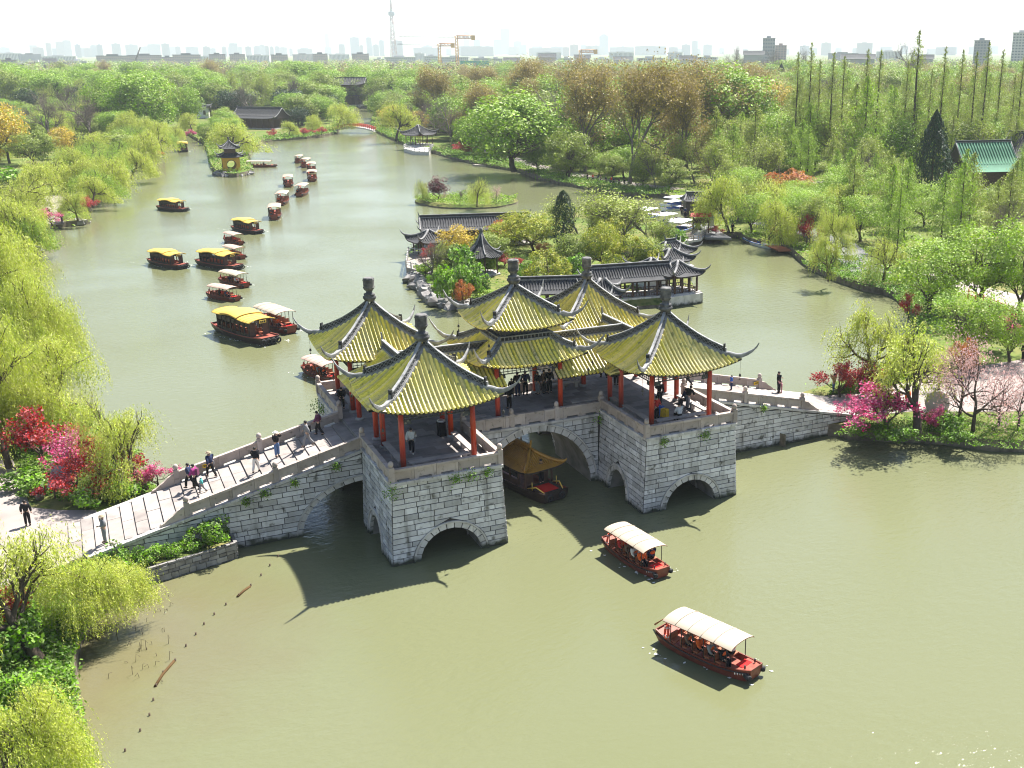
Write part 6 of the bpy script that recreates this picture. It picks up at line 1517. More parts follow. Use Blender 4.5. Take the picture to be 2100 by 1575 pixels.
MID = [(695, 707, 91, 0, 2500, 'short pale tower left of the bluish slab'), (719, 737, 77, 1, 2700, 'broad bluish tower left of the broadcast mast'), (738, 745, 93, 2, 2500, 'low pinkish block against the broad bluish tower'), (752, 763, 77, 1, 2700, 'slim bluish tower left of the broadcast mast'),
       (766, 777, 92, 0, 2500, 'pale block between the slim bluish tower and the mast'), (778, 788, 83, 1, 2700, 'bluish tower just left of the broadcast mast'), (803, 826, 84, 0, 2300, 'unfinished block under the foot of the broadcast mast'), (951, 963, 66, 1, 3600, 'faint blue tower behind the yellow crane arm'),
       (972, 985, 82, 1, 3200, 'faint blue block right of the yellow crane'), (1028, 1045, 59, 1, 3400, 'tallest pale blue tower in the middle of the skyline'), (1013, 1028, 82, 1, 3300, 'shoulder block left of the tallest blue tower'), (1054, 1070, 85, 1, 3300, 'pale block right of the tallest blue tower'),
       (1070, 1080, 92, 1, 3200, 'low pale block further right of the tallest blue tower'), (945, 1012, 96, 0, 2300, 'long pale slab behind the yellow crane'), (1154, 1167, 97, 2, 2300, 'low pinkish block left of the small crane'), (1169, 1186, 92, 2, 2300, 'pinkish block behind the small crane'),
       (1201, 1216, 95, 0, 2500, 'pale block left of the rounded tower'), (1216, 1229, 94, 0, 2600, 'pale slab touching the rounded tower'), (1250, 1300, 97, 0, 2600, 'long low slab right of the rounded tower'), (1302, 1366, 95, 0, 2500, 'long pale slab behind the plane trees'),
       (1371, 1390, 97, 0, 2400, 'low pale block right of the long slab'), (1398, 1416, 92, 1, 2400, 'bluish block left of the narrow pale tower'), (1419, 1431, 84, 0, 2600, 'narrow pale tower on the right skyline'), (1442, 1460, 92, 0, 2600, 'pale block right of the narrow tower'),
       (1684, 1704, 88, 0, 2300, 'pale block above the first redwoods'), (1757, 1789, 88, 0, 2100, 'broad pale block above the middle redwoods'), (1920, 1960, 97, 1, 2300, 'low bluish slab right of the tallest redwood'), (1640, 1660, 94, 1, 2400, 'faint block behind the leafless skyline trees'), (848, 900, 98, 0, 2500, 'long pale slab left of the cranes'), (610, 640, 101, 0, 2500, 'low faint slab left of the needle tower'), (1085, 1150, 99, 0, 2500, 'long low slab right of the tallest blue tower')]
for x0, x1, t, c, D, lb in MID: block(x0, x1, t, D, CONC[c], lb)
block(1229, 1248, 74, 3000, CONC[1], 'pale blue tower with a rounded top on the skyline', rounded=True); block(668, 676, 69, 5200, CONC[1], 'very faint needle thin tower alone on the skyline')
block(1564, 1589, 79, 620, CONC[4], 'plain grey block rising behind the leafless trees', floors=9); block(1590, 1613, 94, 640, CONC[2], 'lower block adjoining the plain grey one')
block(1998, 2028, 84, 560, CONC[4], 'grey block with a flat canopy roof above the redwoods', cap=True); block(2076, 2112, 68, 560, CONC[3], 'white balconied block at the right edge of the skyline', cap=True)
APT = [(198, 262, 115, 'long pinkish apartment block on the left, left half'), (263, 327, 114, 'long pinkish apartment block on the left, right half'), (329, 353, 118, 'short lower apartment block between the pinkish ones'), (354, 408, 113, 'pinkish apartment block right of the boom crane'),
       (428, 460, 112, 'square apartment block left of a similar one'), (470, 500, 112, 'square apartment block right of a similar one'), (555, 588, 113, 'apartment block half hidden behind green trees'), (641, 670, 111, 'pink apartment block alone above the trees'), (721, 755, 111, 'pale apartment block with a dark roof below the broad bluish tower')]
for i, (x0, x1, t, lb) in enumerate(APT): block(x0, x1, t, 880+(i % 3)*12, CONC[2], lb, floors=7, dark_roof=True, name='apartment_block', dep=12)
LOW = [(0, 28, 124, 720, 2), (30, 52, 133, 700, 3), (52, 84, 128, 760, 3), (140, 172, 126, 800, 3), (176, 200, 135, 680, 3), (765, 786, 122, 800, 3), (788, 850, 118, 820, 3), (870, 900, 116, 830, 3), (903, 960, 118, 800, 3), (970, 1005, 120, 780, 3), (1006, 1030, 121, 760, 3), (1148, 1172, 120, 760, 3), (1218, 1250, 121, 760, 3), (1310, 1360, 120, 700, 3), (1430, 1470, 118, 720, 3),
       (0, 40, 110, 1300, 3), (40, 80, 112, 1250, 1), (85, 150, 116, 1200, 3), (600, 640, 112, 1300, 2), (676, 715, 112, 1250, 3), (850, 870, 110, 1300, 3), (1100, 1150, 108, 1300, 3), (1250, 1300, 108, 1200, 3), (1370, 1400, 108, 1200, 3), (1700, 1760, 110, 1000, 1), (1800, 1850, 106, 1100, 3), (505, 550, 114, 1150, 3), (410, 428, 116, 1150, 3)]
for i, (x0, x1, t, D, c) in enumerate(LOW): block(x0, x1, t, D, CONC[c], f'low {("pale", "bluish", "pinkish", "white")[c]} town building below the skyline, {"nearer" if D < 1000 else "farther"} row, near column {round((x0+x1)/42)}' if False else f'low {("pale", "bluish", "pinkish", "white")[c]} town house in the {"nearer" if D < 1000 else "farther"} row, {ORD[i if i < 15 else i-15]} from the left', dark_roof=c != 3, name='town_house', turn=.25*math.sin(i*2.1), dep=14)
for x0, x1, t, D, wm, lb in [(85, 112, 120, 700, 2, 'dark roofed town hall with pink walls at the far left'), (112, 137, 128, 690, 2, 'lower dark roofed house beside the far left town hall'), (1030, 1068, 118, 640, 4, 'dark double roofed hall right of the yellow crane'), (1102, 1142, 110, 660, 2, 'dark roofed hall with pinkish walls left of the small crane'),
                             (1175, 1213, 112, 660, 2, 'brown walled gabled hall behind the small crane'), (1392, 1432, 114, 560, 3, 'dark gabled roof behind the huge green tree on the right'), (1522, 1570, 104, 600, 4, 'dark tiled hall on the skyline behind leafless trees'), (1722, 1800, 111, 520, 4, 'long dark roof behind the first redwoods'), (1880, 1918, 112, 560, 4, 'dark roof between the redwoods'), (1255, 1300, 116, 700, 3, 'grey roofed white house left of the plane trees')]:
    p, rz = place((x0+x1)/2, D); w = (x1-x0)/FPX*px_of(p)[1]; H = height_to(p, t); hall(lb, 'hall', tuple(p), rz, w*.42, w*.28, H-5.5, 5.0, CONC[wm], True, None, .3, 1.2, .4, rowsp=1.2, horn=1.2)
cr_ = random.Random(14)
for i in range(44):
    x0 = 8+i*47+cr_.uniform(-14, 14); w_ = cr_.uniform(9, 26); t_ = cr_.uniform(92, 101)
    block(x0, x0+w_, t_, 2700+cr_.uniform(0, 400), CONC[cr_.choice((0, 1, 1, 2))], f'{RORD[min(i, 39)]} hazy block from the left in the farthest row of the town' if i < 40 else f'{RORD[i-40]} hazy block past the tallest redwood in the farthest row', cap=i % 3 == 0)
# broadcast mast
MASTM = mat('mast_steel', (.30, .13, .12), .6, .3, (.36, .34, .33), .05, (.45, .55)); YCR = mat('crane_yellow', (.55, .28, .05), .5, .4); CRD = mat('crane_counterweight', (.35, .16, .07), .7, .3)
def lattice(mb, a, b, wa, wb, n, r=.25):
    a, b = np.array(a, float), np.array(b, float); d = b-a; u = d/np.linalg.norm(d); e = np.cross(u, [0.3, .9, .1]); e /= np.linalg.norm(e); g = np.cross(u, e)
    cs = lambda t, k: a+d*t+(wa+(wb-wa)*t)*(e*(1, 1, -1, -1)[k]+g*(1, -1, -1, 1)[k])/2
    for k in range(4): mb.tube([cs(0, k), cs(1, k)], r, 4)
    for i in range(n):
        for k in range(4): mb.tube([cs(i/n, k), cs((i+1)/n, (k+1) % 4)], r*.7, 3); mb.tube([cs((i+1)/n, k), cs((i+1)/n, (k+1) % 4)], r*.6, 3)
p, rz = place(807, 1720); tw = tag(empty('broadcast_mast', tuple(p), rz), 'tall lattice broadcast mast with a cabin, cut by the top edge', 'mast')
mb = MB(); lattice(mb, (0, 0, 0), (0, 0, 168), 19, 7, 12, 1.5); mb.build('lattice_leg', MASTM, tw); MB().lathe((0, 0, 156), [(9, 0), (12, 2), (12, 14), (9, 16)], 12).build('cabin', CONC[1], tw)
mb = MB(); lattice(mb, (0, 0, 172), (0, 0, 240), 4.6, 2.6, 8, 1.1); mb.build('antenna', MASTM, tw)
def tower_crane(px, foot, top, jib_to, cj, label, D=620):
    p, rz = place(px, D); H = height_to(p, top); o = tag(empty('tower_crane', tuple(p), rz), label, 'crane'); s_ = 2.6*D/FPX
    mb = MB(); lattice(mb, (0, 0, 0), (0, 0, H), 3.4, 3.4, int(H/4), .34); mb.build('mast', YCR, o)
    mb = MB(); lattice(mb, (0, 0, H-1.2), (cj*s_, 0, H-1.2), 3.4, 3.4, 4, .5); mb.build('counter_jib', CRD, o)
    MB().cbox((cj*s_, 0, H-2.2), (5.4, 4.4, 6.4)).build('counterweight', YCR, o)
    mb = MB(); lattice(mb, (0, 0, H-1.0), (jib_to*s_, 6, H-.2), 2.2, 1.0, 14, .14); mb.build('jib', CONC[4], o)
    MB().cbox((1.2, -1, H-3.2), (1.6, 1.6, 2.2)).build('cab', CONC[3], o)
tower_crane(937, 160, 74, -110, 32, 'tall orange yellow tower crane above the wood'); tower_crane(901, 140, 90, -80, 26, 'shorter brown tower crane left of the orange one', 640); tower_crane(1190, 150, 103, 0.5, 30, 'small tower crane with a short red arm on the right', 640)
p, rz = place(267, 760); o = tag(empty('boom_crane', tuple(p), rz), 'slanting dark boom crane before the long apartment block', 'crane')
s_ = 2.6*760/FPX; H = height_to(p, 97); mb = MB(); lattice(mb, (0, 0, 1), (17*s_, 0, H), 2.0, 1.0, 16, .34); mb.build('boom', DARKWOOD, o); MB().cbox((-1, 0, 1.6), (5, 3, 3)).build('body', YCR, o)
p, rz = place(972, 560); o = MB().box(-18, 18, 0, .3, 0, 15).build('hoarding', mat('green_net', (.06, .30, .24), .8, .2), None, tuple(p), (0, 0, rz)); tag(o, 'green construction netting beside the orange yellow crane', 'hoarding')
# ------------------------------------------------------------------ air
def haze():
    mb = MB(); mb.box(-3050, 7050, -250, 9050, -2.6, 246)
    m_ = bpy.data.materials.new('haze_air'); m_.use_nodes = True; nt = m_.node_tree; nt.nodes.clear()
    out = nt.nodes.new('ShaderNodeOutputMaterial'); pv = nt.nodes.new('ShaderNodeVolumePrincipled')
    pv.inputs['Color'].default_value = (.84, .91, 1.0, 1); pv.inputs['Density'].default_value = HAZE_D; pv.inputs['Anisotropy'].default_value = 0.0
    nt.links.new(pv.outputs[0], out.inputs['Volume'])
    o = mb.build('haze', m_); o['kind'] = 'stuff'; o['label'] = 'pale spring haze lying over the lake and the town'
HAZE_D = 0.00011
haze()
# ------------------------------------------------------------------ people
SKIN = mat('skin', (.50, .31, .22), .6, .3); HAIR = mat('black_hair', (.015, .012, .011), .6, .3)
CLOTH = {n: mat('cloth_'+n, c, .85, .15, tuple(x*.75 for x in c), 6, (.4, .7)) for n, c in dict(black=(.014, .014, .017), navy=(.03, .04, .09), white=(.68, .66, .62), grey=(.22, .22, .23), magenta=(.30, .04, .18), plum=(.16, .05, .10), teal=(.10, .42, .40), denim=(.12, .20, .38), brown=(.16, .10, .07),
         khaki=(.34, .27, .19), red=(.5, .035, .03), orange=(.72, .13, .03), yellow=(.72, .46, .03), blue=(.04, .12, .42), pink=(.62, .30, .34), tan=(.45, .30, .14)).items()}
def skin_mesh(name, joints, edges, rad, m_, sub=1, root=0, fat=1.28):
    if name == 'body': fat = 1.12
    me = bpy.data.meshes.new('tmp'); me.from_pydata(joints, edges, []); ob = bpy.data.objects.new('tmp', me); COL.objects.link(ob)
    sk = ob.modifiers.new('s', 'SKIN'); sk.use_smooth_shade = True
    if not me.skin_vertices: 
        with bpy.context.temp_override(object=ob): pass
    lay = me.skin_vertices[0] if me.skin_vertices else None
    if lay is None: raise RuntimeError('no skin layer')
    for i, r in enumerate(rad):
        lay.data[i].radius = tuple(q*fat for q in ((r, r) if not hasattr(r, '__len__') else r)); lay.data[i].use_root = (i == root)
    sb = ob.modifiers.new('b', 'SUBSURF'); sb.levels = sub; sb.render_levels = sub
    dg = bpy.context.evaluated_depsgraph_get(); out = bpy.data.meshes.new_from_object(ob.evaluated_get(dg)); out.name = name
    out.materials.clear(); out.materials.append(m_)
    bpy.data.objects.remove(ob); bpy.data.meshes.remove(me); return out
def limb(mb, pts, rad, n=7): mb.tube(pts, rad, n, 0)
POSES = {}
def pose(name, pel=.92, lean=0.0, la=None, ra=None, ll=None, rl=None, turn=0.0):
    """joints of a 1.68 m figure facing +x; arms and legs as (elbow, hand) and (knee, ankle) points"""
    up = lambda h, s_=0: np.array([math.sin(lean)*(h), s_, pel+math.cos(lean)*h])
    P = dict(pel=np.array([0, 0, pel]), waist=up(.16), chest=up(.36), neck=up(.52), head=up(.64)+np.array([.02, 0, 0]), ls=up(.46, .19), rs=up(.46, -.19))
    la = la or [(0, .27, .20), (.04, .27, -.05)]; ra = ra or [(0, -.27, .20), (.04, -.27, -.05)]
    ll = ll or [(.02, .10, -.42), (0, .11, -.84)]; rl = rl or [(.02, -.10, -.42), (0, -.11, -.84)]
    L = lambda t: np.array([t[0], t[1], t[2]+pel]); A = lambda t: np.array([t[0]+math.sin(lean)*(t[2]), t[1], pel+t[2]])
    P.update(le=A(la[0]), lh=A(la[1]), re=A(ra[0]), rh=A(ra[1]), lk=L(ll[0]), lf=L(ll[1]), rk=L(rl[0]), rf=L(rl[1]))
    P['lhip'] = P['pel']+np.array([0, .09, -.04]); P['rhip'] = P['pel']+np.array([0, -.09, -.04])
    toe = np.array([.15, 0, -.045]); P['lt'] = P['lf']+toe; P['rt'] = P['rf']+toe
    nm = list(P); ix = {k: i for i, k in enumerate(nm)}
    E = [('pel', 'waist'), ('waist', 'chest'), ('chest', 'neck'), ('neck', 'head'), ('chest', 'ls'), ('ls', 'le'), ('le', 'lh'), ('chest', 'rs'), ('rs', 're'), ('re', 'rh'), ('pel', 'lhip'), ('lhip', 'lk'), ('lk', 'lf'), ('lf', 'lt'), ('pel', 'rhip'), ('rhip', 'rk'), ('rk', 'rf'), ('rf', 'rt')]
    rb = dict(pel=.115, waist=.10, chest=.115, neck=.052, head=.095, ls=.06, rs=.06, le=.043, re=.043, lh=.03, rh=.03, lhip=.08, rhip=.08, lk=.056, rk=.056, lf=.04, rf=.04, lt=.035, rt=.035)
    body = skin_mesh('body', [tuple(P[k]) for k in nm], [(ix[a], ix[b]) for a, b in E], [rb[k] for k in nm], SKIN)
    # hands with fingers, nose, ears: joined into the body mesh
    mb = MB()
    for s_, e, h in ((1, 'le', 'lh'), (-1, 're', 'rh')):
        d = P[h]-P[e]; d /= np.linalg.norm(d); sd_ = np.cross(d, [1, 0, .2]); sd_ /= np.linalg.norm(sd_)+1e-9; q = P[h]
        for f in range(4):
            b0 = q+sd_*(f-1.5)*.019+d*.05; mb.tube([q+sd_*(f-1.5)*.012, b0, b0+d*(.035+.006*(1.5-abs(f-1.5)))+np.array([.008, 0, 0]), b0+d*.055+np.array([.02, 0, 0])], [.014, .011, .010, .006], 5)
        mb.tube([q, q+sd_*.035+d*.02+np.array([.01, 0, 0]), q+sd_*.045+d*.06], [.014, .012, .007], 5)
    hd = P['head']; fx = np.array([1, 0, 0])
    mb.tube([hd+(.09, 0, .02), hd+(.115, 0, -.015), hd+(.095, 0, -.02)], [.008, .016, .012], 5)
    for s_ in (-1, 1): mb.tube([hd+(0, s_*.088, .02), hd+(-.01, s_*.104, 0), hd+(0, s_*.09, -.025)], [.012, .02, .01], 5)
    v0 = [tuple(v.co) for v in body.vertices]; f0 = [tuple(p.vertices) for p in body.polygons]; o0 = len(v0)
    mm = bpy.data.meshes.new('body'); mm.from_pydata(v0+mb.v, [], f0+[tuple(i+o0 for i in f) for f in mb.f]); mm.materials.append(SKIN); mm.polygons.foreach_set('use_smooth', np.ones(len(mm.polygons), bool))
    mb2 = MB()
    for s_ in (-1, 1): mb2.cbox(tuple(hd+(.094, s_*.033, .022)), (.012, .02, .010))
    mb2.cbox(tuple(hd+(.096, 0, -.045)), (.012, .036, .008)); face = mb2.mesh('face', HAIR)
    n2 = ['waist', 'chest', 'neck', 'ls', 'le', 'lh', 'rs', 're', 'rh', 'pel']; i2 = {k: i for i, k in enumerate(n2)}
    Pj = {k: P[k].copy() for k in n2}; Pj['neck'] = P['chest']+(P['neck']-P['chest'])*.72; Pj['lh'] = P['le']+(P['lh']-P['le'])*.86; Pj['rh'] = P['re']+(P['rh']-P['re'])*.86
    E2 = [('pel', 'waist'), ('waist', 'chest'), ('chest', 'neck'), ('chest', 'ls'), ('ls', 'le'), ('le', 'lh'), ('chest', 'rs'), ('rs', 're'), ('re', 'rh')]
    r2 = dict(pel=(.155, .125), waist=(.15, .12), chest=(.155, .13), neck=.078, ls=.088, rs=.088, le=.066, re=.066, lh=.052, rh=.052)
    jac = skin_mesh('jacket', [tuple(Pj[k]) for k in n2], [(i2[a], i2[b]) for a, b in E2], [r2[k] for k in n2], CLOTH['black'], root=n2.index('pel'))
    n3 = ['pel', 'lhip', 'lk', 'lf', 'rhip', 'rk', 'rf', 'waist']; i3 = {k: i for i, k in enumerate(n3)}; P3 = {k: P[k] for k in n3}; P3 = dict(P3, waist=P['pel']+(P['waist']-P['pel'])*.5)
    E3 = [('waist', 'pel'), ('pel', 'lhip'), ('lhip', 'lk'), ('lk', 'lf'), ('pel', 'rhip'), ('rhip', 'rk'), ('rk', 'rf')]
    r3 = dict(pel=.135, waist=.125, lhip=.10, rhip=.10, lk=.074, rk=.074, lf=.06, rf=.06)
    tro = skin_mesh('trousers', [tuple(P3[k]) for k in n3], [(i3[a], i3[b]) for a, b in E3], [r3[k] for k in n3], CLOTH['black'])
    V = []; n_, m_ = 10, 6
    for i in range(m_):
        ph = math.pi*.62*i/(m_-1)
        for j in range(n_):
            th = 2*math.pi*j/n_; cut = .5 if math.cos(th) > .55 and i >= m_-2 else 1
            q = np.array([math.sin(ph)*math.cos(th)*(.105 if cut == 1 else .10), math.sin(ph)*math.sin(th)*.10, math.cos(ph)*.115*(1 if cut == 1 else .2)+.022]); V.append(hd+q+np.array([-.018, 0, 0]))
    hm = MB(); hm.add(V, [(i*n_+j, (i+1)*n_+j, (i+1)*n_+(j+1) % n_, i*n_+(j+1) % n_) for i in range(m_-1) for j in range(n_)], 0, True); hair = hm.mesh('hair', HAIR)
    sm = MB()
    for k, t in (('lf', 'lt'), ('rf', 'rt')):
        a_ = P[k]; sm.tube([a_+(-.07, 0, -.055), a_+(0, 0, -.045), a_+(.10, 0, -.055), a_+(.17, 0, -.065)], [.035, .055, .046, .03], 7)
    shoe = sm.mesh('shoe', CLOTH['black'])
    hatm = MB().lathe(tuple(hd), [(.19, .05), (.18, .065), (.105, .075), (.10, .13), (.06, .15)], 12).mesh('hat', CLOTH['white'])
    bpm = MB(); c = P['chest']+np.array([-.2, 0, -.08]); bpm.cbox(tuple(c), (.17, .30, .40), 0, 0, .82); bag = bpm.mesh('backpack', CLOTH['black'])
    sbm = MB(); c = P['pel']+np.array([.02, -.22, .0]); sbm.cbox(tuple(c), (.22, .09, .2), 0, 0, .9); sbm.tube([c+(0, 0, .1), P['chest']+(0.13, -.05, 0), P['ls']+(0, 0, .09)], .012, 4); sbag = sbm.mesh('shoulder_bag', CLOTH['black'])
    vm = skin_mesh('life_vest', [tuple(P['waist']), tuple(P['chest']), tuple(P['chest']+(P['neck']-P['chest'])*.6)], [(0, 1), (1, 2)], [(.185, .16), (.19, .165), (.12, .10)], CLOTH['orange'])
    lz = min(P['lf'][2], P['rf'][2])-.1 if pel > .6 else 0
    POSES[name] = dict(body=mm, face=face, jacket=jac, trousers=tro, hair=hair, shoe=shoe, hat=hatm, backpack=bag, bag=sbag, vest=vm, lz=lz)
pose('stand'); pose('stand2', la=[(.10, .24, .22), (.30, .10, .20)], ra=[(-.03, -.27, .20), (.03, -.27, -.04)], ll=[(.04, .10, -.42), (.03, .12, -.84)])
pose('walk', .90, .06, la=[(-.14, .26, .22), (-.10, .27, -.02)], ra=[(.12, -.26, .22), (.26, -.24, .04)], ll=[(.20, .10, -.38), (.24, .10, -.80)], rl=[(-.08, -.10, -.41), (-.36, -.10, -.74)])
pose('walk2', .90, .10, la=[(.12, .26, .22), (.28, .22, .06)], ra=[(-.14, -.26, .22), (-.10, -.27, 0)], ll=[(-.05, .10, -.42), (-.30, .10, -.78)], rl=[(.17, -.10, -.39), (.20, -.10, -.81)])
pose('photo', .92, -.02, la=[(.20, .26, .42), (.30, .10, .62)], ra=[(.20, -.26, .42), (.30, -.10, .62)])
pose('sit', .12, .05, la=[(.10, .26, .20), (.30, .17, .08)], ra=[(.10, -.26, .20), (.30, -.17, .08)], ll=[(.42, .11, .0), (.44, .11, -.42)], rl=[(.42, -.11, .0), (.44, -.11, -.42)])
pose('lean', .88, .45, la=[(.28, .22, .20), (.42, .14, .02)], ra=[(.28, -.22, .20), (.42, -.14, .02)], ll=[(.06, .10, -.40), (-.02, .11, -.80)], rl=[(.0, -.10, -.40), (-.08, -.11, -.80)])
def part_col(o, m_):
    o.material_slots[0].link = 'OBJECT'; o.material_slots[0].material = m_
def person(pos, rz, pz, jac, tro, label, h=1.66, hat=None, backpack=None, bag=None, vest=None, group=None, hair=True, shoe='black'):
    K = POSES[pz]; s_ = h/1.68; o = tag(empty('person', (pos[0], pos[1], pos[2]-(K['lz']*s_ if pz != 'sit' else 0)), rz, s_), label, 'person', group)
    inst('body', K['body'], o); inst('face', K['face'], o)
    part_col(inst('jacket', K['jacket'], o), CLOTH[jac]); part_col(inst('trousers', K['trousers'], o), CLOTH[tro]); inst('hair', K['hair'], o); part_col(inst('shoe', K['shoe'], o), CLOTH[shoe])
    if hat: part_col(inst('hat', K['hat'], o), CLOTH[hat])
    if backpack: part_col(inst('backpack', K['backpack'], o), CLOTH[backpack])
    if bag: part_col(inst('shoulder_bag', K['bag'], o), CLOTH[bag])
    if vest: inst('life_vest', K['vest'], o)
    return o
def on_ramp(px, py):
    z = 2.0
    for _ in range(30): p = at(px, py, z); z = .5*z+.5*(ramp_z(p[0])+.04 if abs(p[0]) < 27.3 else LANDZ+.03)
    return at(px, py, z)
DECK = ZD+.04
LFT, RGT = R(180), 0.0
for (x, y, rz, pz, j, t, lab, kw) in [
    (391, 1000, R(150), 'walk', 'navy', 'black', 'woman in dark purple clothes walking down the left ramp at the front of the group', dict(h=1.6)),
    (403, 1003, R(150), 'walk2', 'magenta', 'black', 'woman in a magenta jacket with a backpack beside the small child on the left ramp', dict(h=1.62, backpack='plum')),
    (416, 1010, R(165), 'walk', 'teal', 'grey', 'small child in a turquoise top and white hat on the left ramp', dict(h=1.05, hat='white')),
    (434, 978, R(120), 'walk', 'navy', 'black', 'person in a dark blue coat and pale hat walking down the left ramp', dict(h=1.66, hat='khaki', bag='grey')),
    (526, 968, R(60), 'walk2', 'black', 'white', 'woman in a black coat and white skirt climbing the left ramp', dict(h=1.6)),
    (569, 936, R(-60), 'photo', 'black', 'denim', 'person in jeans raising both arms to take a picture on the left ramp', dict(h=1.62, hat='white')),
    (632, 916, R(165), 'walk', 'grey', 'grey', 'man with a black backpack stepping down at the top of the left ramp', dict(h=1.74, backpack='black')),
    (655, 892, R(160), 'walk2', 'plum', 'black', 'woman in a mauve coat with a black bag at the top of the left ramp', dict(h=1.62, bag='black')),
    (217, 1113, R(200), 'stand2', 'grey', 'grey', 'man in a pale sun hat with a stick at the foot of the left ramp', dict(h=1.66, hat='khaki')),
    (58, 1078, R(80), 'stand', 'black', 'black', 'dim figure behind the willow twigs on the left paving', dict(h=1.62)),
    (1500, 800, R(170), 'stand2', 'blue', 'navy', 'child in a blue and white jacket behind a rail post of the right ramp', dict(h=1.15)),
    (1411, 793, R(170), 'walk', 'brown', 'black', 'person in brown walking at the top of the right ramp', dict(h=1.62)),
    (1596, 806, R(-10), 'stand2', 'black', 'black', 'tall man in a black coat holding a pink bag beside a small child', dict(h=1.74, bag='pink')),
    (1602, 806, R(-20), 'stand', 'pink', 'pink', 'small child in pale pink beside the man in the black coat', dict(h=.92)),
    (1709, 807, R(140), 'photo', 'tan', 'denim', 'person in a striped top taking a picture under the peach tree', dict(h=1.7)),
    (1763, 802, R(-120), 'stand2', 'black', 'denim', 'person in black top and teal trousers standing under the peach trees', dict(h=1.64)),
    (1838, 838, R(90), 'stand', 'magenta', 'black', 'person in magenta half hidden by the crimson peach tree', dict(h=1.6)),
    (1860, 838, R(100), 'stand', 'orange', 'black', 'person in orange half hidden by the old willow trunk', dict(h=1.6)),
    (2098, 740, R(90), 'stand', 'black', 'black', 'person in black at the right edge of the pale paving', dict(h=1.7))]:
    person(on_ramp(x, y), rz, pz, j, t, lab, **kw)
for (x, y, rz, pz, j, t, lab, kw) in [
    (845, 930, R(70), 'walk', 'white', 'black', 'woman in a loose white jacket walking alone in the nearest pavilion', dict(h=1.62, bag='grey', shoe='white')),
    (702, 838, R(-100), 'lean', 'black', 'black', 'person in black bending over by the rear left pavilion', dict(h=1.66)),
    (1045, 838, R(100), 'stand2', 'black', 'black', 'person in black with a white bag beside the low parapet of the middle span', dict(h=1.56, bag='white')),
    (1062, 812, R(95), 'stand', 'black', 'navy', 'man in a black jacket looking out over the water from the middle pavilion', dict(h=1.72)),
    (1078, 810, R(85), 'stand2', 'navy', 'black', 'person in a dark blue coat next to the man looking out over the water', dict(h=1.74)),
    (1050, 815, R(90), 'stand', 'black', 'black', 'short person in black left of the two looking out over the water', dict(h=1.35)),
    (1103, 808, R(200), 'stand', 'black', 'grey', 'person in black and grey in the group by the red column', dict(h=1.6)),
    (1116, 806, R(-60), 'stand2', 'brown', 'black', 'person in dark brown in the group by the red column', dict(h=1.66)),
    (1127, 806, R(-90), 'stand', 'black', 'black', 'tall person in a black coat in the group by the red column', dict(h=1.74)),
    (1238, 775, R(90), 'walk', 'black', 'black', 'person in black far back under the right gallery', dict(h=1.66)),
    (1264, 790, R(80), 'stand', 'brown', 'black', 'person in brown partly hidden by a column of the right gallery', dict(h=1.66)),
    (1352, 830, R(60), 'stand2', 'black', 'black', 'woman with long dark clothes standing in the near right pavilion', dict(h=1.66, bag='black')),
    (1346, 862, R(-70), 'stand2', 'red', 'black', 'person with a red sleeve behind the front column of the near right pavilion', dict(h=1.62)),
    (1410, 838, R(10), 'lean', 'black', 'grey', 'person in black leaning over the seat of the near right pavilion', dict(h=1.64))]:
    person(at(x, y, DECK), rz, pz, j, t, lab, **kw)
for (x, y, z, rz, j, t, lab, kw) in [(8.0, -7.85, DECK+.42, R(90), 'white', 'black', 'woman in a white top sitting on the front seat of the near right pavilion', {}), (10.0, -5.3, DECK+.42, R(180), 'navy', 'black', 'person in dark blue sitting on the right seat of the near right pavilion', {}), ]:
    person((x, y, z), rz, 'sit', j, t, lab, **kw)
b = at(1363, 855, DECK); o = tag(empty('backpack', tuple(b), .4), 'yellow and blue backpack standing on the floor of the near right pavilion', 'bag')
MB().cbox((0, 0, .3), (.34, .5, .55), 0, 0, .85).build('yellow_bag', CLOTH['yellow'], o); MB().cbox((.05, .35, .36), (.4, .42, .6), .2, 0, .8).build('blue_bag', CLOTH['blue'], o)
b = at(906, 893, DECK); o = tag(empty('litter_bin', tuple(b), .2), 'black litter bin with a silver top near the inner column of the nearest pavilion', 'bin')
MB().cbox((0, 0, .45), (.42, .42, .9)).build('body', CLOTH['black'], o); MB().lathe((0, 0, .9), [(.24, 0), (.24, .1), (.14, .16)], 10).build('lid', mat('steel', (.6, .6, .62), .3, .5, metal=.8), o)
o = MB().lathe((0, 0, 0), [(.09, 0), (.09, .42), (.03, .5), (.02, .58)], 10).build('fire_extinguisher', CLOTH['red'], None, (b[0]+.5, b[1]+.1, DECK)); tag(o, 'small red extinguisher beside the litter bin', 'extinguisher')
for i in range(9):      # walkers on the bank path
    p = at(1205+i*9+(i % 3)*2, 371+i*1.4, LANDZ+.03); person(p, R(150), 'walk' if i % 2 else 'walk2', ['black', 'red', 'navy', 'plum'][i % 4], 'black', f'{ORD[i]} walker from the left in the group on the bank path under the plane trees', h=1.66, group='walkers on the bank path')
for x, y, j, lab in [(1398, 442, 'black', 'person in black waiting on the quay by the white boats'), (1410, 440, 'black', 'second dark figure waiting on the quay by the white boats'), (1405, 446, 'navy', 'figure in dark blue standing between the two on the quay'), (1502, 480, 'black', 'dark figure under the willow beside the quay sign')]:
    person(at(x, y, LANDZ+.04), R(-90), 'stand', j, 'black', lab, h=1.7)
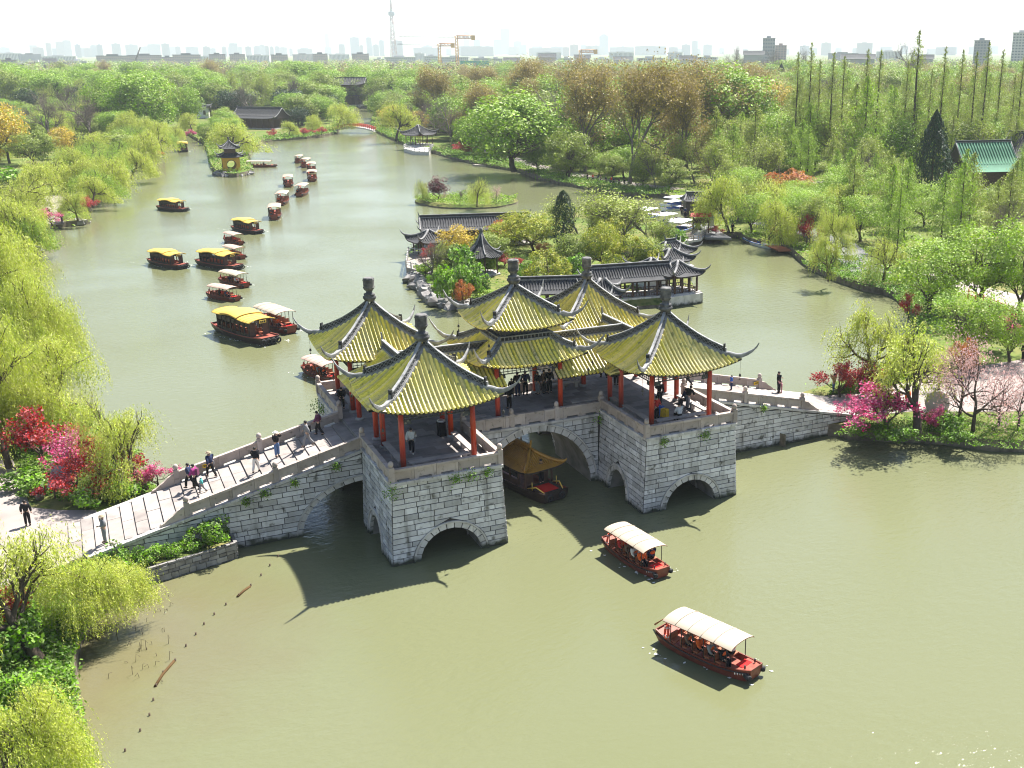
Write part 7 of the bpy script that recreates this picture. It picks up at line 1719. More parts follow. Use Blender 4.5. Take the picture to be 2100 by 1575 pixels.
# ------------------------------------------------------------------ boats
HULL = mat('boat_varnish', (.19, .042, .026), .42, .4, (.12, .03, .02), 2, (.4, .7)); HULLD = mat('boat_dark', (.035, .022, .02), .45, .4); DECKR = mat('boat_deck_red', (.30, .075, .045), .55, .35, (.2, .045, .03), 3)
CANVAS = mat('cream_canopy', (.40, .345, .27), .8, .2, (.345, .29, .225), .7, (.35, .7)); CANVASP = mat('pinkish_canopy', (.42, .30, .25), .8, .2, (.36, .25, .21), .7); CANY = mat('yellow_canopy', (.60, .40, .08), .6, .3, (.50, .32, .06), .7, (.4, .7)); RUBBER = mat('rubber', (.02, .02, .022), .7, .3)
BUOY = mat('lifebuoy_red', (.70, .07, .03), .5, .3); SEAT = mat('seat_wood', (.30, .10, .05), .6, .3); GOLD = mat('gold_tile', (.42, .22, .03), .4, .5, (.32, .16, .03), 2); BRASS = mat('gold_letter', (.8, .55, .1), .4, .5); CARPET = mat('red_carpet', (.55, .02, .02), .9, .1)
def hull_mesh(L_, B, H, m_, bow=.55, stern=.7, sheer=.28, floor=.28):
    """open flat bottomed hull along x, bow at +x"""
    xs = np.linspace(-L_/2, L_/2, 15); G = []; I = []
    for x in xs:
        t = x/(L_/2); w = B/2*(1-(1-bow)*max(0, t)**2.4-(1-stern)*max(0, -t)**2.4); sh = sheer*abs(t)**2.6; k = .34*abs(t)**3
        G.append([(x*(1), -w, H+sh), (x*.995, -w*.97, (H+sh)*.55), (x*.96, -w*.82, -.25+k), (x*.96, w*.82, -.25+k), (x*.995, w*.97, (H+sh)*.55), (x, w, H+sh)])
        I.append([(x*.985, -w+.07, H+sh), (x*.98, -w*.9+.07, floor+sh*.4), (x*.98, w*.9-.07, floor+sh*.4), (x*.985, w-.07, H+sh)])
    mb = MB(); mb.grid(G, 0, False, True); mb.grid(I, 1, False)
    for side in (0, -1): mb.grid([[g[side] for g in G], [i_[side] for i_ in I]], 2, False)
    for e in (0, -1): mb.add(G[e], [tuple(range(6))], 0); mb.add(I[e]+[G[e][0], G[e][-1]], [(0, 1, 2, 3), (4, 0, 3, 5)], 2)
    return mb.mesh('hull', [m_, DECKR, m_])
def red_boat():
    o = empty('tour_boat'); L_, B = 6.6, 1.95
    inst('hull', hull_mesh(L_, B, .55, HULL), o)
    MB().hexa([(2.2, -.72, .3), (3.2, -.5, .35), (3.2, .5, .35), (2.2, .72, .3), (2.2, -.72, .62), (3.2, -.5, .74), (3.2, .5, .74), (2.2, .72, .62)]).build('bow_deck', DECKR, o)
    MB().hexa([(-3.2, -.62, .35), (-2.5, -.7, .3), (-2.5, .7, .3), (-3.2, .62, .35), (-3.2, -.62, .74), (-2.5, -.7, .62), (-2.5, .7, .62), (-3.2, .62, .74)]).build('stern_deck', DECKR, o)
    MB().cbox((2.45, 0, .69), (.5, .8, .02)).build('hatch', CARPET, o)
    for s_ in (-1, 1):
        mb = MB(); mb.tube([(x, s_*(B/2*(1-.45*max(0, x/3.3)**2.4-.3*max(0, -x/3.3)**2.4)+.03), .42+.2*abs(x/3.3)**2.6) for x in np.linspace(-3.25, 3.2, 12)], .045, 5); mb.build('rubbing_strake', HULLD, o)
        for x in (3.05,): mb = MB(); mb.lathe((0, 0, 0), [(.13, -.35), (.17, -.3), (.17, .3), (.13, .35)], 8); mb.build('fender', RUBBER, o, (x, s_*.55, .42), (R(90), 0, R(s_*25+90)))
        MB().tube([(2.85, s_*.45, .74), (2.85, s_*.45, .95)], .05, 6).build('bollard', HULLD, o)
    for i, x in enumerate(np.linspace(-2.0, 1.9, 6)):
        for s_ in (-1, 1): MB().tube([(x, s_*.86, .5), (x, s_*.86, 1.78)], .028, 6).build('post', DARKWOOD, o)
    for x in (-1.9, -1.1, -.3, .5, 1.3):
        for s_ in (-1, 1): mb = MB(); mb.cbox((x, s_*.48, .62), (.4, .68, .09)); mb.cbox((x-.2, s_*.48, .84), (.07, .66, .40)); mb.build('seat', SEAT, o)
    G = [[(x, 1.06*math.sin(a_), 1.80+.30*math.cos(a_)**1.0-.05*(abs(x)/2.6)**3) for a_ in np.linspace(-1.35, 1.35, 11)] for x in np.linspace(-2.45, 2.35, 9)]
    mb = MB(); mb.grid(G, 0); U = [[(p[0], p[1]*.985, p[2]-.05) for p in r] for r in G]; mb.grid(U, 1, True, True)
    for k in (0, -1): mb.grid([G[k], U[k]], 1, False)
    for k in (0, -1): mb.grid([[g[k] for g in G], [u[k] for u in U]], 1, False)
    can = mb.build('canopy', [CANVAS, SEAT], o)
    for x in (-1.55, -.65, .25, 1.15): MB().tube([(x, 1.065*math.sin(a_), 1.81+.30*math.cos(a_)) for a_ in np.linspace(-1.33, 1.33, 9)], .018, 4).build('rib', CANVAS, can)
    mb = MB(); mb.tube([(.0, .33*math.cos(t), .33*math.sin(t)) for t in np.linspace(0, 2*math.pi, 17)], .075, 6, 0, False)
    by = mb.build('lifebuoy', BUOY, o, (-2.35, -.8, 1.05), (0, .2, .9))
    for t in (.4, 2, 3.5, 5.1): MB().cbox((0, .33*math.cos(t), .33*math.sin(t)), (.17, .12, .12)).build('band', CLOTH['white'], by)
    mb = MB(); mb.tube([(-2.9, .25, .7), (-3.6, .35, .9), (-4.3, .45, .25)], [.03, .03, .06], 5); mb.build('stern_oar', SEAT, o)
    for k in range(5): MB().cbox((2.5+.13*k, -.87+.055*k, .47+.02*k), (.08, .012, .1), -.4).build('painted_letter', CLOTH['white'], o)
    return o
def painted_boat():
    o = empty('painted_boat'); L_, B = 11.2, 3.0
    inst('hull', hull_mesh(L_, B, .62, HULLD, .72, .72, .30, .32), o)
    MB().box(3.6, 5.2, -1.0, 1.0, .35, .78).build('bow_deck', DECKR, o); MB().box(-5.2, -3.9, -1.0, 1.0, .35, .78).build('stern_deck', DECKR, o)
    for s_ in (-1, 1): MB().tube([(x, s_*(B/2*(1-.28*abs(x/5.6)**2.4)+.02), .66+.3*abs(x/5.6)**2.6) for x in np.linspace(-5.5, 5.5, 12)], .06, 5).build('gunwale', DECKR, o)
    for k, y in enumerate((-.9, -.3, .3, .9)): MB().tube([(0, .27*math.cos(t), .27*math.sin(t)) for t in np.linspace(0, 2*math.pi, 13)], .1, 6, 0, False).build('tyre', RUBBER, o, (5.66, y, .45))
    xs = np.linspace(-3.7, 3.3, 8)
    for x in xs:
        for s_ in (-1, 1): MB().cbox((x, s_*1.22, 1.4), (.13, .13, 1.9)).build('post', DARKWOOD, o)
    for s_ in (-1, 1):
        for a_, b_ in zip(xs[:-1], xs[1:]):
            MB().box(a_+.08, b_-.08, s_*1.22-.03, s_*1.22+.03, .5, 1.0).build('side_panel', DARKWOOD, o)
            MB().box(a_+.08, b_-.08, s_*1.2-.015, s_*1.2+.015, 1.75, 2.25).build('lattice_panel', DARKWOOD, o)
    MB().box(-3.68, -3.6, -1.15, 1.15, .5, 2.3).build('rear_panel', DARKWOOD, o)
    for y in (-.8, .8): MB().box(3.27, 3.33, y-.36, y+.36, .5, 2.3).build('door', HALLWOOD, o)
    for x in np.linspace(-3, 2.2, 6):
        for s_ in (-1, 1): mb = MB(); mb.cbox((x, s_*.7, .72), (.5, .7, .1)); mb.cbox((x-.25, s_*.7, .98), (.07, .7, .5)); mb.build('seat', SEAT, o)
    def zr(x): return .34*math.exp(-((x+.3)/2.0)**2)+.12*abs((x)/4.3)**3
    def canopy(x0, x1, w, z, name):
        G = [[(x, w*math.sin(a_), z+zr(x)+.36*math.cos(a_)) for a_ in np.linspace(-1.4, 1.4, 11)] for x in np.linspace(x0, x1, 17)]
        U = [[(p[0], p[1]*.985, p[2]-.07) for p in r] for r in G]; mb = MB(); mb.grid(G, 0); mb.grid(U, 1, True, True)
        for k in (0, -1): mb.grid([G[k], U[k]], 0, False); mb.grid([[g[k] for g in G], [u[k] for u in U]], 0, False)
        return mb.build(name, [CANY, DARKWOOD], o)
    c = canopy(-4.2, 4.2, 1.62, 2.32, 'canopy'); canopy(-2.3, 1.5, 1.68, 2.46, 'raised_canopy')
    mb = MB()
    for i in range(13):
        x = -4.1+8.2*i/12
        if -2.4 < x < 1.6: continue
        mb.tube([(x, 1.63*math.sin(a_), 2.335+zr(x)+.36*math.cos(a_)) for a_ in np.linspace(-1.35, 1.35, 9)], .025, 4)
    mb.build('canopy_fold', CANY, c)['kind'] = 'stuff'
    MB().box(4.2, 4.26, -.42, .42, 2.28, 2.6).build('name_board', BRASS, o)
    for k in range(3): MB().box(4.262, 4.27, -.3+.22*k, -.14+.22*k, 2.34, 2.54).build('painted_character', DARKWOOD, o)
    return o
RED = [  # stern, bow in the photograph, label, canopy pinkish, passengers
 ((1245, 1108), (1366, 1184), 'red tour boat with a cream canopy just coming out from the bridge', 0, 5), ((1352, 1296), (1560, 1392), 'red tour boat with a cream canopy nearest to the camera', 0, 5),
 ((430, 604), (489, 615), 'red tour boat with a pinkish canopy, front one of the close pair', 1, 3), ((454, 575), (509, 588), 'red tour boat with a pale canopy, rear one of the close pair', 0, 3),
 ((464, 520), (498, 529), 'red tour boat half hidden behind the middle yellow roofed boat', 1, 2), ((466, 492), (494, 500), 'red tour boat right below the upper right yellow roofed boat', 1, 2),
 ((566, 435), (562, 453), 'red tour boat fifth back in the right hand file, lowest of the file', 0, 2), ((585, 409), (574, 421), 'red tour boat second from the bottom of the right hand file', 0, 2),
 ((626, 393), (612, 403), 'red tour boat third from the bottom of the right hand file', 0, 2), ((592, 372), (591, 386), 'red tour boat left of the top end of the file', 0, 1),
 ((641, 361), (640, 375), 'red tour boat lowest of the close row of four', 0, 1), ((640, 345), (638, 356), 'red tour boat second lowest of the close row of four', 0, 1),
 ((632, 337), (622, 343), 'red tour boat second highest of the close row of four', 0, 1), ((617, 329), (609, 334), 'farthest red tour boat at the top of the close row of four', 0, 1),
 ((530, 655), (604, 683), 'red tour boat with a white canopy behind the largest yellow roofed boat', 0, 3), ((626, 755), (692, 782), 'red tour boat with an oar passing the far left pavilion', 1, 3), ((510, 341), (556, 341), 'long pale roofed tour boat beside the yellow walled islet pavilion', 0, 1)]
rb0 = red_boat(); pb0 = painted_boat()
VC = ['orange', 'black', 'navy', 'white', 'grey', 'red', 'brown']
SHORT = ['boat coming out from the bridge', 'boat nearest to the camera', 'front boat of the red pair', 'rear boat of the red pair', 'boat behind the middle yellow roof', 'boat above the middle yellow roof', 'lowest boat of the file', 'second lowest boat of the file', 'third lowest boat of the file', 'boat left of the row of four', 'lowest boat of the row of four', 'second lowest of the row of four', 'second highest of the row of four', 'highest boat of the row of four', 'white roofed red boat', 'boat with an oar', 'long pale roofed boat']
for i, (a, b, lab, pk, npas) in enumerate(RED):
    A, B_ = at(*a, .2), at(*b, .2); d = B_-A; L_ = np.linalg.norm(d); rz = math.atan2(d[1], d[0]); s_ = .88*min(1.25, max(.9, L_/6.3)); c = (A+B_)/2
    o = rb0 if i == 0 else copy_tree(rb0)
    o.location = (c[0], c[1], 0.0); o.rotation_euler = (0, 0, rz); o.scale = (s_*(1.6 if i == 16 else 1),)*1+(s_, s_); tag(o, lab, 'boat', 'red tour boats')
    if pk:
        for ch in o.children:
            if ch.name.startswith('canopy'): part_col(ch, CANVASP)
    Mx = Matrix.Translation((c[0], c[1], 0)) @ Matrix.Rotation(rz, 4, 'Z') @ Matrix.Scale(s_, 4)
    spots = [(1.35, -.48), (.55, -.48), (-.25, -.45), (1.35, .45), (-1.05, -.48), (.55, .48), (-1.85, .4)]
    for k in range(npas):
        w = Mx @ Vector((*spots[k], .66)); vest = k % 3 != 2
        pl = ['front', 'second', 'middle', 'front right', 'rear'][k]
        person(tuple(w), rz if k != 3 else rz+3.1, 'sit', VC[(i+k*3) % 7], 'black', f'{"orange vested" if vest else "plain dressed"} passenger on the {pl} seat, {SHORT[i]}', h=1.5, vest=vest, group='passengers of the red boats')
YEL = [((440, 664), (569, 706), 'largest black painted boat, nearest of those with yellow curved roofs'), ((403, 534), (497, 551), 'black painted boat with a yellow roof in the middle, beside a red boat'), ((306, 532), (383, 549), 'black painted boat with a yellow roof on the left of the pair'),
       ((478, 465), (536, 477), 'black painted boat with a yellow roof above the red boats'), ((326, 424), (382, 431), 'black painted boat with a yellow roof alone on the left side of the lake'), ((371, 303), (379, 312), 'farthest yellow roofed boat coming out of the channel on the left')]
for i, (a, b, lab) in enumerate(YEL):
    A, B_ = at(*a, .3), at(*b, .3); d = B_-A; L_ = np.linalg.norm(d); rz = math.atan2(d[1], d[0]); s_ = .82*min(1.1, max(.85, L_/11)); c = (A+B_)/2
    o = pb0 if i == 0 else copy_tree(pb0); o.location = (c[0], c[1], 0); o.rotation_euler = (0, 0, rz); o.scale = (s_,)*3; tag(o, lab, 'boat', 'yellow roofed painted boats')
FOAM = mat('foam', (.62, .64, .60), .7, .3)
def foam(A, B_, n, spread, seed):
    rs = np.random.RandomState(seed); d = (B_-A)[:2]; d = d/np.linalg.norm(d); nv = np.array([-d[1], d[0]]); P = []
    for k in range(n):
        s_ = rs.choice((-1, 1)); t = rs.uniform(0, 1)**1.6; q = B_[:2]-d*t*spread*2.2+nv*s_*(spread*.30+t*spread*.35)+rs.normal(size=2)*.16
        P.append((q[0], q[1], .03))
    P = np.array(P); V, F = quads(P, rs.uniform(.06, .26, len(P)), .6, np.tile([0, 0, 9.0], (len(P), 1)), rs, tilt=.3); return V, F
fv, ff = [], []; o_ = 0
for i, (a, b, *_) in enumerate(YEL+RED[:7]+RED[14:16]):
    A, B_ = at(*a, 0), at(*b, 0); V, F = foam(A, B_, 70 if i < 6 else 34, 4.4 if i < 6 else 2.6, i); fv.append(V); ff.append(F+o_); o_ += len(V)
tag(inst('bow_foam', mesh_np('bow_foam', np.concatenate(fv), np.concatenate(ff), FOAM)), 'white flecks of foam at the bows of the moving boats', 'foam', kind='stuff')
# the roofed boat under the middle arch
a, b = at(1098, 1012, .9), at(1152, 996, .9); rz = math.atan2((b-a)[1], (b-a)[0])-math.pi/2; c = at(1120, 999, .70); gs = .80
gb = tag(empty('painted_boat', (c[0]-3.35*gs*math.cos(rz), c[1]-3.35*gs*math.sin(rz), 0), rz, gs), 'dark painted boat with a gold tiled roof and red carpet under the middle arch', 'boat')
inst('hull', hull_mesh(9.5, 3.2, .7, HULLD, .75, .75, .3, .4), gb)
MB().box(2.1, 4.5, -1.15, 1.15, .4, .82).build('bow_deck', DARKWOOD, gb); MB().box(2.6, 4.1, -.75, .75, .821, .85).build('carpet', CARPET, gb)
for x in (-2.6, -1.3, 0, 1.3, 2.3):
    for s_ in (-1, 1): MB().cbox((x, s_*1.3, 1.6), (.13, .13, 1.9)).build('post', HALLWOOD, gb)
for s_ in (-1, 1):
    for x in (-1.95, -.65, .65): MB().box(x-.55, x+.55, s_*1.3-.03, s_*1.3+.03, .6, 1.15).build('side_panel', HALLWOOD, gb); MB().box(x-.5, x+.5, s_*1.28-.015, s_*1.28+.015, 1.3, 2.2).build('window', DARKGLASS, gb)
for y in (-.75, .75): MB().box(1.95, 2.02, y-.4, y+.4, .6, 2.3).build('door', HALLWOOD, gb)
rect_roof(gb, 3.2, 1.95, 2.35, 3.5, .18, 1.1, False, GOLD, .2, rcol=(GOLD, GOLD), single=True, horn=.3)
for s_ in (-1, 1):
    mb = MB(); mb.tube([(2.5, s_*1.25, .8), (3.6, s_*1.15, 1.2), (4.4, s_*.9, .9)], .05, 5); mb.tube([(3.1, s_*1.2, .8), (3.1, s_*1.2, 1.5)], .03, 5); mb.build('bow_rail', BRASS, gb)
    MB().tube([(0, .24*math.cos(t), .24*math.sin(t)) for t in np.linspace(0, 2*math.pi, 13)], .09, 6, 0, False).build('tyre', RUBBER, gb, (4.75, s_*.6, .5))
    MB().lathe((2.3, s_*.9, 2.0), [(.03, 0), (.11, .06), (.12, .16), (.04, .24)], 8).build('lantern', CARPET, gb)
Mx = Matrix.Translation(gb.location) @ Matrix.Rotation(rz, 4, 'Z') @ Matrix.Scale(gs, 4); w = Mx @ Vector((2.3, .25, .84)); person(tuple(w), rz, 'stand', 'navy', 'black', 'boatman in dark blue standing at the door of the gold roofed boat', h=1.66)
# small moored boats at the quay
def small_boat(a, b, label, canopy):
    A, B_ = at(*a, .2), at(*b, .2); d = B_-A; L_ = float(np.linalg.norm(d)); rz = math.atan2(d[1], d[0]); c = (A+B_)/2
    o = tag(empty('motor_boat', (c[0], c[1], 0), rz), label, 'boat', 'boats moored at the quay')
    inst('hull', hull_mesh(L_, L_*.36, .5, WHITEB, .35, .8, .25, .25), o); MB().box(L_*.16, L_*.36, -L_*.1, L_*.1, .45, .62).build('bow_deck', WHITEB, o)
    for s_ in (-1, 1): MB().tube([(x, s_*L_*.18*(1-.6*max(0, x/(L_/2))**2.4), .42+.2*abs(x/(L_/2))**2.6) for x in np.linspace(-L_*.48, L_*.46, 8)], .07, 5).build('stripe', CLOTH['blue'], o)
    for x in (-.2, .05): MB().cbox((x*L_, 0, .5), (.5, L_*.24, .3)).build('seat', CLOTH['blue'], o)
    if canopy:
        MB().cbox((-.05*L_, 0, 1.75), (L_*.55, L_*.36, .12), 0, 0, .9).build('canopy', WHITEB, o)
        for x in (-.28, .18):
            for s_ in (-1, 1): MB().tube([(x*L_, s_*L_*.15, .5), (x*L_, s_*L_*.15, 1.7)], .03, 5).build('post', CLOTH['grey'], o)
WHITEB = mat('white_boat', (.72, .74, .76), .35, .5)
for a, b, lab, cn in [((1362, 424), (1412, 416), 'white boat with a canopy moored farthest out by the quay', 1), ((1360, 432), (1405, 426), 'white boat beside the farthest one at the quay', 1), ((1300, 452), (1350, 440), 'white roofed boat behind the bare trees of the garden island', 1),
                      ((1340, 462), (1392, 452), 'white roofed boat moored left of the zigzag footbridge', 1), ((1372, 478), (1420, 464), 'white boat with a flat canopy close to the zigzag footbridge', 1), ((1330, 470), (1360, 464), 'small white boat hidden by the garden trees', 0), ((1537, 492), (1588, 508), 'open blue and white boat moored at the wooden landing', 0)]:
    small_boat(a, b, lab, cn)
# quay furniture
o = tag(empty('landing_stage', (0, 0, 0)), 'wooden landing stage of planks beside the open blue and white boat', 'landing')
for k in range(9):
    t = k/8; q = at(1586+t*28, 502+t*12, .5); MB().cbox(tuple(q), (2.6, .55, .14), R(-20)).build('plank', SEAT, o)
zb = tag(empty('zigzag_footbridge', (0, 0, 0)), 'pale zigzag footbridge linking the garden island to the quay', 'bridge')
pts = [A2(1376, 508, .8), A2(1392, 494, .8), A2(1425, 490, .8), A2(1442, 474, .8)]
for a, b in zip(pts[:-1], pts[1:]):
    a, b = np.array(a), np.array(b); d = b-a; c = (a+b)/2; MB().cbox((*c, .7), (np.linalg.norm(d)+.6, 2.0, .3), math.atan2(d[1], d[0])).build('deck', WHITEST, zb)
    nv = np.array([-d[1], d[0]])/np.linalg.norm(d)*.9
    for s_ in (-1, 1): rail(zb, [a+nv*s_, b+nv*s_], .85, .7, PARAPET)
b = at(1437, 478, LANDZ); o = tag(empty('notice_gate', tuple(b), R(-25)), 'red roofed wooden notice stand at the head of the quay', 'sign')
for s_ in (-1, 1): MB().cbox((s_*1.2, 0, 1.3), (.2, .2, 2.6)).build('post', HALLWOOD, o)
MB().cbox((0, 0, 1.9), (2.2, .1, .8)).build('board', HALLWOOD, o); mb = MB(); mb.hexa([(-1.7, -.7, 2.6), (1.7, -.7, 2.6), (1.7, .7, 2.6), (-1.7, .7, 2.6), (-1.5, -.05, 3.1), (1.5, -.05, 3.1), (1.5, .05, 3.1), (-1.5, .05, 3.1)]); mb.build('roof', RB, o)
b = at(1425, 440, LANDZ); o = tag(empty('ticket_hut', tuple(b), R(-20)), 'dark timber hut behind the people waiting on the quay', 'hut'); MB().box(-1.8, 1.8, -1.4, 1.4, 0, 2.6).build('wall', DARKWOOD, o); rect_roof(o, 2.3, 1.9, 2.5, 3.5, .1, 1.5, False, GREYTILE, .4, horn=0)
for x, y, lab in [(1458, 470, 'narrow blue and white notice board beside the notice stand'), (1476, 462, 'taller blue and white notice board right of the narrow one')]:
    b = at(x, y, LANDZ); o = tag(empty('notice_board', tuple(b), R(-20)), lab, 'sign'); MB().cbox((0, 0, 1.4), (.9, .1, 1.9)).build('panel', CLOTH['white'], o); MB().cbox((0, -.06, 2.0), (.8, .03, .4)).build('heading', CLOTH['blue'], o); MB().cbox((0, 0, .25), (.1, .1, .5)).build('post', HALLWOOD, o)
# yellow notices on the bridge rails
def notice(p, rz, label):
    o = tag(empty('notice_plate', p, rz), label, 'sign'); MB().box(-.26, .26, -.015, .015, 0, .24).build('plate', CLOTH['yellow'], o)
    for k in range(4): MB().box(-.2+.11*k, -.12+.11*k, -.02, -.0151, .07, .17).build('character', DARKWOOD, o)
notice((-19.6, 2.66, ramp_z(19.6)+.34), R(-13.4), 'yellow notice plate with dark characters on the far rail of the left ramp'); notice((21.0, 2.66, ramp_z(21.0)+.34), R(13.4), 'yellow notice plate with dark characters on the far rail of the right ramp')
# sign board, flowers and paving things on the left
b = at(128, 1025, LANDZ); o = tag(empty('information_board', tuple(b), R(-35)), 'tilted grey information board among the red peach trees', 'sign'); MB().hexa([(-.7, -.3, .9), (.7, -.3, .9), (.7, -.24, .86), (-.7, -.24, .86), (-.7, .5, 2.1), (.7, .5, 2.1), (.7, .56, 2.06), (-.7, .56, 2.06)]).build('panel', CLOTH['grey'], o)
for s_ in (-1, 1): MB().cbox((s_*.55, .1, .72), (.08, .08, 1.44)).build('post', HALLWOOD, o)
b = at(82, 1025, LANDZ); o = tag(empty('flower_pot', tuple(b)), 'pot of scarlet flowers at the edge of the left paving', 'pot'); MB().lathe((0, 0, 0), [(.2, 0), (.3, .35), (.26, .38)], 10).build('pot', BANK, o)
rs = np.random.RandomState(2); P = rs.normal(size=(160, 3))*(.22, .22, .12)+(0, 0, .6); V, F = quads(P, .14, .8, None, rs); inst('flowers', mesh_np('flowers', V, F, LF_RED), o)
# planter under the left ramp
o = tag(empty('stone_planter', (0, 0, 0)), 'low rough stone planter with shrubs against the foot of the left ramp', 'planter')
MB().prism([(-25.2, -5.75), (-19.15, -4.2), (-19.15, -2.98), (-25.2, -2.98)], -1, .93).build('planter_core', JOINT, o)
pr = random.Random(8)
for run in (((-25.2, -5.75), (-19.15, -4.2)), ((-19.15, -4.2), (-19.15, -2.98))):
    a, b = np.array(run[0]), np.array(run[1]); L_ = np.linalg.norm(b-a); d = (b-a)/L_; nv = np.array([d[1], -d[0]]); z = -.2
    while z < .95:
        h = pr.uniform(.2, .34); t = 0.0
        while t < L_-.05:
            w = min(pr.uniform(.3, .65), L_-t); j = [pr.uniform(-.035, .035) for _ in range(8)]; V = []
            for zz, q in ((z+.015, 0), (min(z+h, 1.0)-.015, 4)):
                for i, (tt, o_) in enumerate(((t+.015, .08), (t+w-.015, .08), (t+w-.015, -.1), (t+.015, -.1))):
                    p = a+d*tt+nv*(o_+(j[q+i] if i < 2 else 0)); V.append((p[0], p[1], zz+j[(q+i*3) % 8]*.6))
            MB().hexa(V).build('rubble_stone', ROCK, o); t += w
        z += h
for (x, y, h, lab) in [(-20.2, -3.6, 1.6, 'tallest dark green bush at the end of the stone planter'), (-21.4, -4.0, 1.1, 'second dark bush in the stone planter, next to the tallest'), (-22.6, -4.3, 1.0, 'yellowish flowering bush in the middle of the stone planter'), (-23.8, -4.6, 1.1, 'dark bush near the bank end of the stone planter'), (-24.8, -4.9, 1.2, 'bush at the bank end of the stone planter')]:
    tree('bush', (x, y, .9), h, lab)
IVY = [(-11.3, -9.6, 4.6, .5), (-7.6, -9.62, 4.7, .42), (-6.7, -9.62, 4.75, .4), (-5.7, -9.6, 4.8, .3), (4.62, -3.3, 4.5, .55), (8.9, -9.62, 4.65, .35), (5.9, -9.6, 4.7, .32), (-12.9, -3.15, 4.2, .28), (-17.1, -3.15, 3.2, .3), (-18.2, -3.15, 2.9, .3), (-15.4, -3.15, 3.55, .25), (-11.4, 8.9, 4.2, .6), (-11.4, 7.6, 4.4, .4), (17.8, -3.15, 3.2, .3)]
for i, (x, y, z, r_) in enumerate(IVY):
    rs = np.random.RandomState(i); P = rs.normal(size=(130, 3))*np.array([r_*.5, r_*.32, r_*.5]); V, F = quads(P, .12, .6, None, rs); o = inst('wall_plant', mesh_np('wall_plant', V, F, LF_SHRUB), None, (x, y, z))
    tag(o, ['weeds at the near left corner of the near left pier', 'larger weed tuft under the front parapet of the near left pier', 'middle weed tuft under the front parapet of the near left pier', 'right weed tuft under the front parapet of the near left pier', 'small weed tuft at the right end of the near left pier', 'dark weed tuft in the corner between middle arch and right pier', 'weed tuft under the front parapet of the right pier', 'small weed tuft at the left of the right pier front', 'highest weed tuft on the left ramp wall', 'weed tuft on the left ramp wall near the rail end', 'lowest weed tuft on the left ramp wall', 'weed tuft above the arch of the left ramp', 'big weeds on the wall of the far left pier', 'second weeds on the wall of the far left pier', 'weed tuft on the right ramp wall'][i+(1 if i > 3 else 0)], 'plant', 'weeds in the bridge walls')
# things in the shallow water
STAKE = mat('wet_wood', (.07, .05, .035), .8, .2)
ST = [(570, 1142), (553, 1161), (535, 1181), (514, 1202), (490, 1222), (463, 1241), (439, 1261), (418, 1281), (401, 1302), (381, 1326), (359, 1356), (334, 1381), (320, 1408), (314, 1437), (306, 1468), (287, 1500), (256, 1541)]
for i, (x, y) in enumerate(ST):
    b = at(x, y, 0); o = MB().tube([(0, 0, -.5), (.02, .01, .13)], [.06, .045], 6).build('stake', STAKE, None, (b[0], b[1], 0)); tag(o, f'wooden stake in the shallow water, {ORD[i]} from the bridge in the curved line', 'stake', 'stakes in the shallows')
for k, (pts, lb) in enumerate([([(318, 1408), (333, 1384), (345, 1370), (357, 1356)], 'brown net float sagging between two stakes near the left bank'), ([(487, 1224), (500, 1212), (513, 1203)], 'short brown net float nearer to the bridge')]):
    o = MB().tube([tuple(at(x, y, .02)[:2])+(.03,) for x, y in pts], .07, 6).build('net_float', mat('net_brown%d' % k, (.085, .05, .022), .9, .1), None); tag(o, lb, 'net')
rs = np.random.RandomState(4); mb = MB()
for _ in range(46):
    x, y = rs.uniform(215, 350), rs.uniform(1225, 1400)
    if x < 190+(1400-y)*.12: continue
    b = at(x, y, 0); h = rs.uniform(.05, .5); t = rs.uniform(-.25, .25, 2); mb.tube([(b[0], b[1], -.1), (b[0]+t[0]*.3, b[1]+t[1]*.3, h), (b[0]+t[0], b[1]+t[1], h*rs.uniform(.3, 1))], .010, 4)
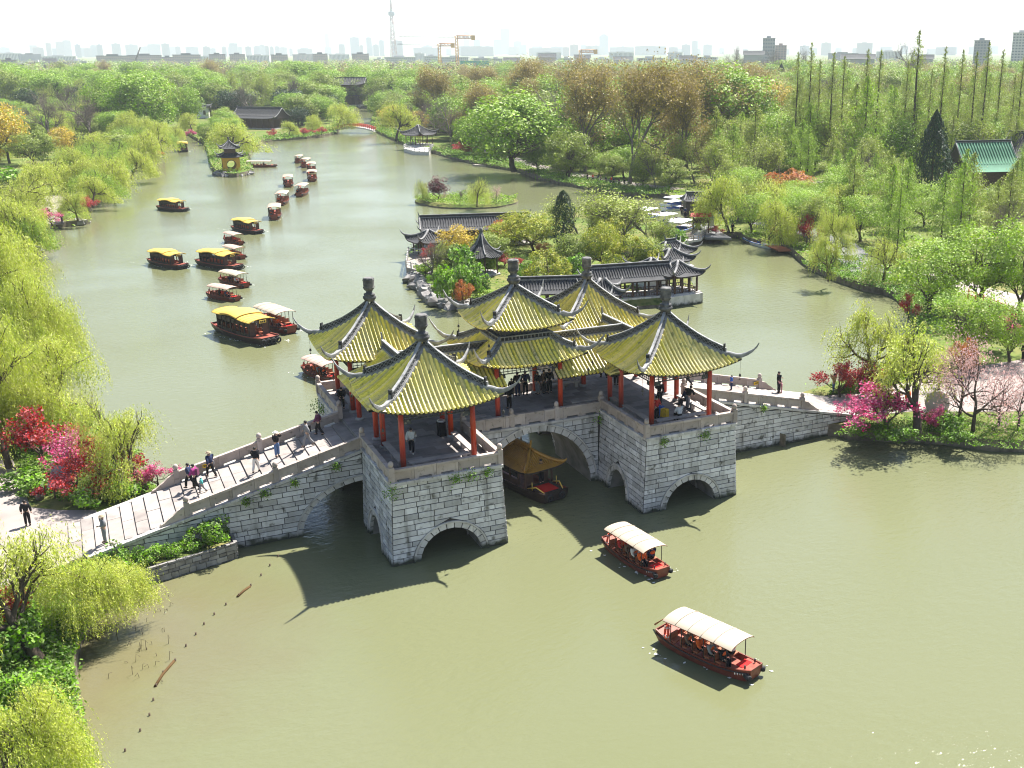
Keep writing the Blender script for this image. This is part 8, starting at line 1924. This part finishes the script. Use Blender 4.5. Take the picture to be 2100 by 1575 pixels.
o = mb.build('lotus_stems', STAKE); tag(o, 'withered lotus stems standing in the shallows', 'plants', kind='stuff')
# round stone disc and rail on the right
b = at(1918, 862, LANDZ); o = tag(empty('stone_disc', tuple(b), R(-35)), 'big round pale stone disc leaning on a dark rock base by the right paving', 'sculpture')
MB().lathe((0, 0, 0), [(.86, -.1), (.9, -.08), (.9, .08), (.86, .1)], 32).build('disc', mat('pale_disc', (.46, .44, .38), .85, .2, (.36, .34, .28), 2), o, (0, -.2, 1.45), (R(62), 0, 0)); inst('base', ROCKS[2], o, (0, .15, .3), (0, 0, 0), (1.5, .8, .9)).data
for ch in o.children:
    if ch.name.startswith('base'): part_col(ch, DARKWOOD)
rf = tag(empty('red_railing', (0, 0, 0)), 'dark red wooden railing along the pale walk at the right edge', 'fence'); rail(rf, [A2(1985, 612, LANDZ), A2(2030, 630, LANDZ), A2(2075, 648, LANDZ), A2(2130, 668, LANDZ)], LANDZ, 1.0, RB, 1.5)
for x, y, lab in [(25, 402, 'dark parked scooter at the left edge of the lakeside path'), (5, 400, 'second dark scooter cut by the left edge')]:
    b = at(x, y, LANDZ); o = tag(empty('scooter', tuple(b), .6), lab, 'scooter')
    for q in (-.6, .6): MB().tube([(q+.24*math.cos(t), 0, .26+.24*math.sin(t)) for t in np.linspace(0, 2*math.pi, 13)], .06, 5, 0, False).build('wheel', RUBBER, o)
    mb = MB(); mb.cbox((-.25, 0, .6), (.8, .3, .3)); mb.cbox((.25, 0, .35), (.6, .25, .1)); mb.tube([(.55, 0, .35), (.42, 0, 1.0)], .06, 6); mb.tube([(.42, -.3, 1.0), (.42, .3, 1.0)], .025, 5); mb.build('body', CLOTH['black'], o); MB().cbox((-.25, 0, .79), (.6, .26, .08)).build('saddle', RUBBER, o)
b = at(101, 447, LANDZ+.03); person(b, R(-60), 'stand', 'black', 'black', 'dark figure on the stone landing behind the magenta peach bush', h=1.66); b = at(128, 458, LANDZ); person(b, R(-60), 'stand', 'black', 'navy', 'dark figure near the water end of the stone landing', h=1.6)
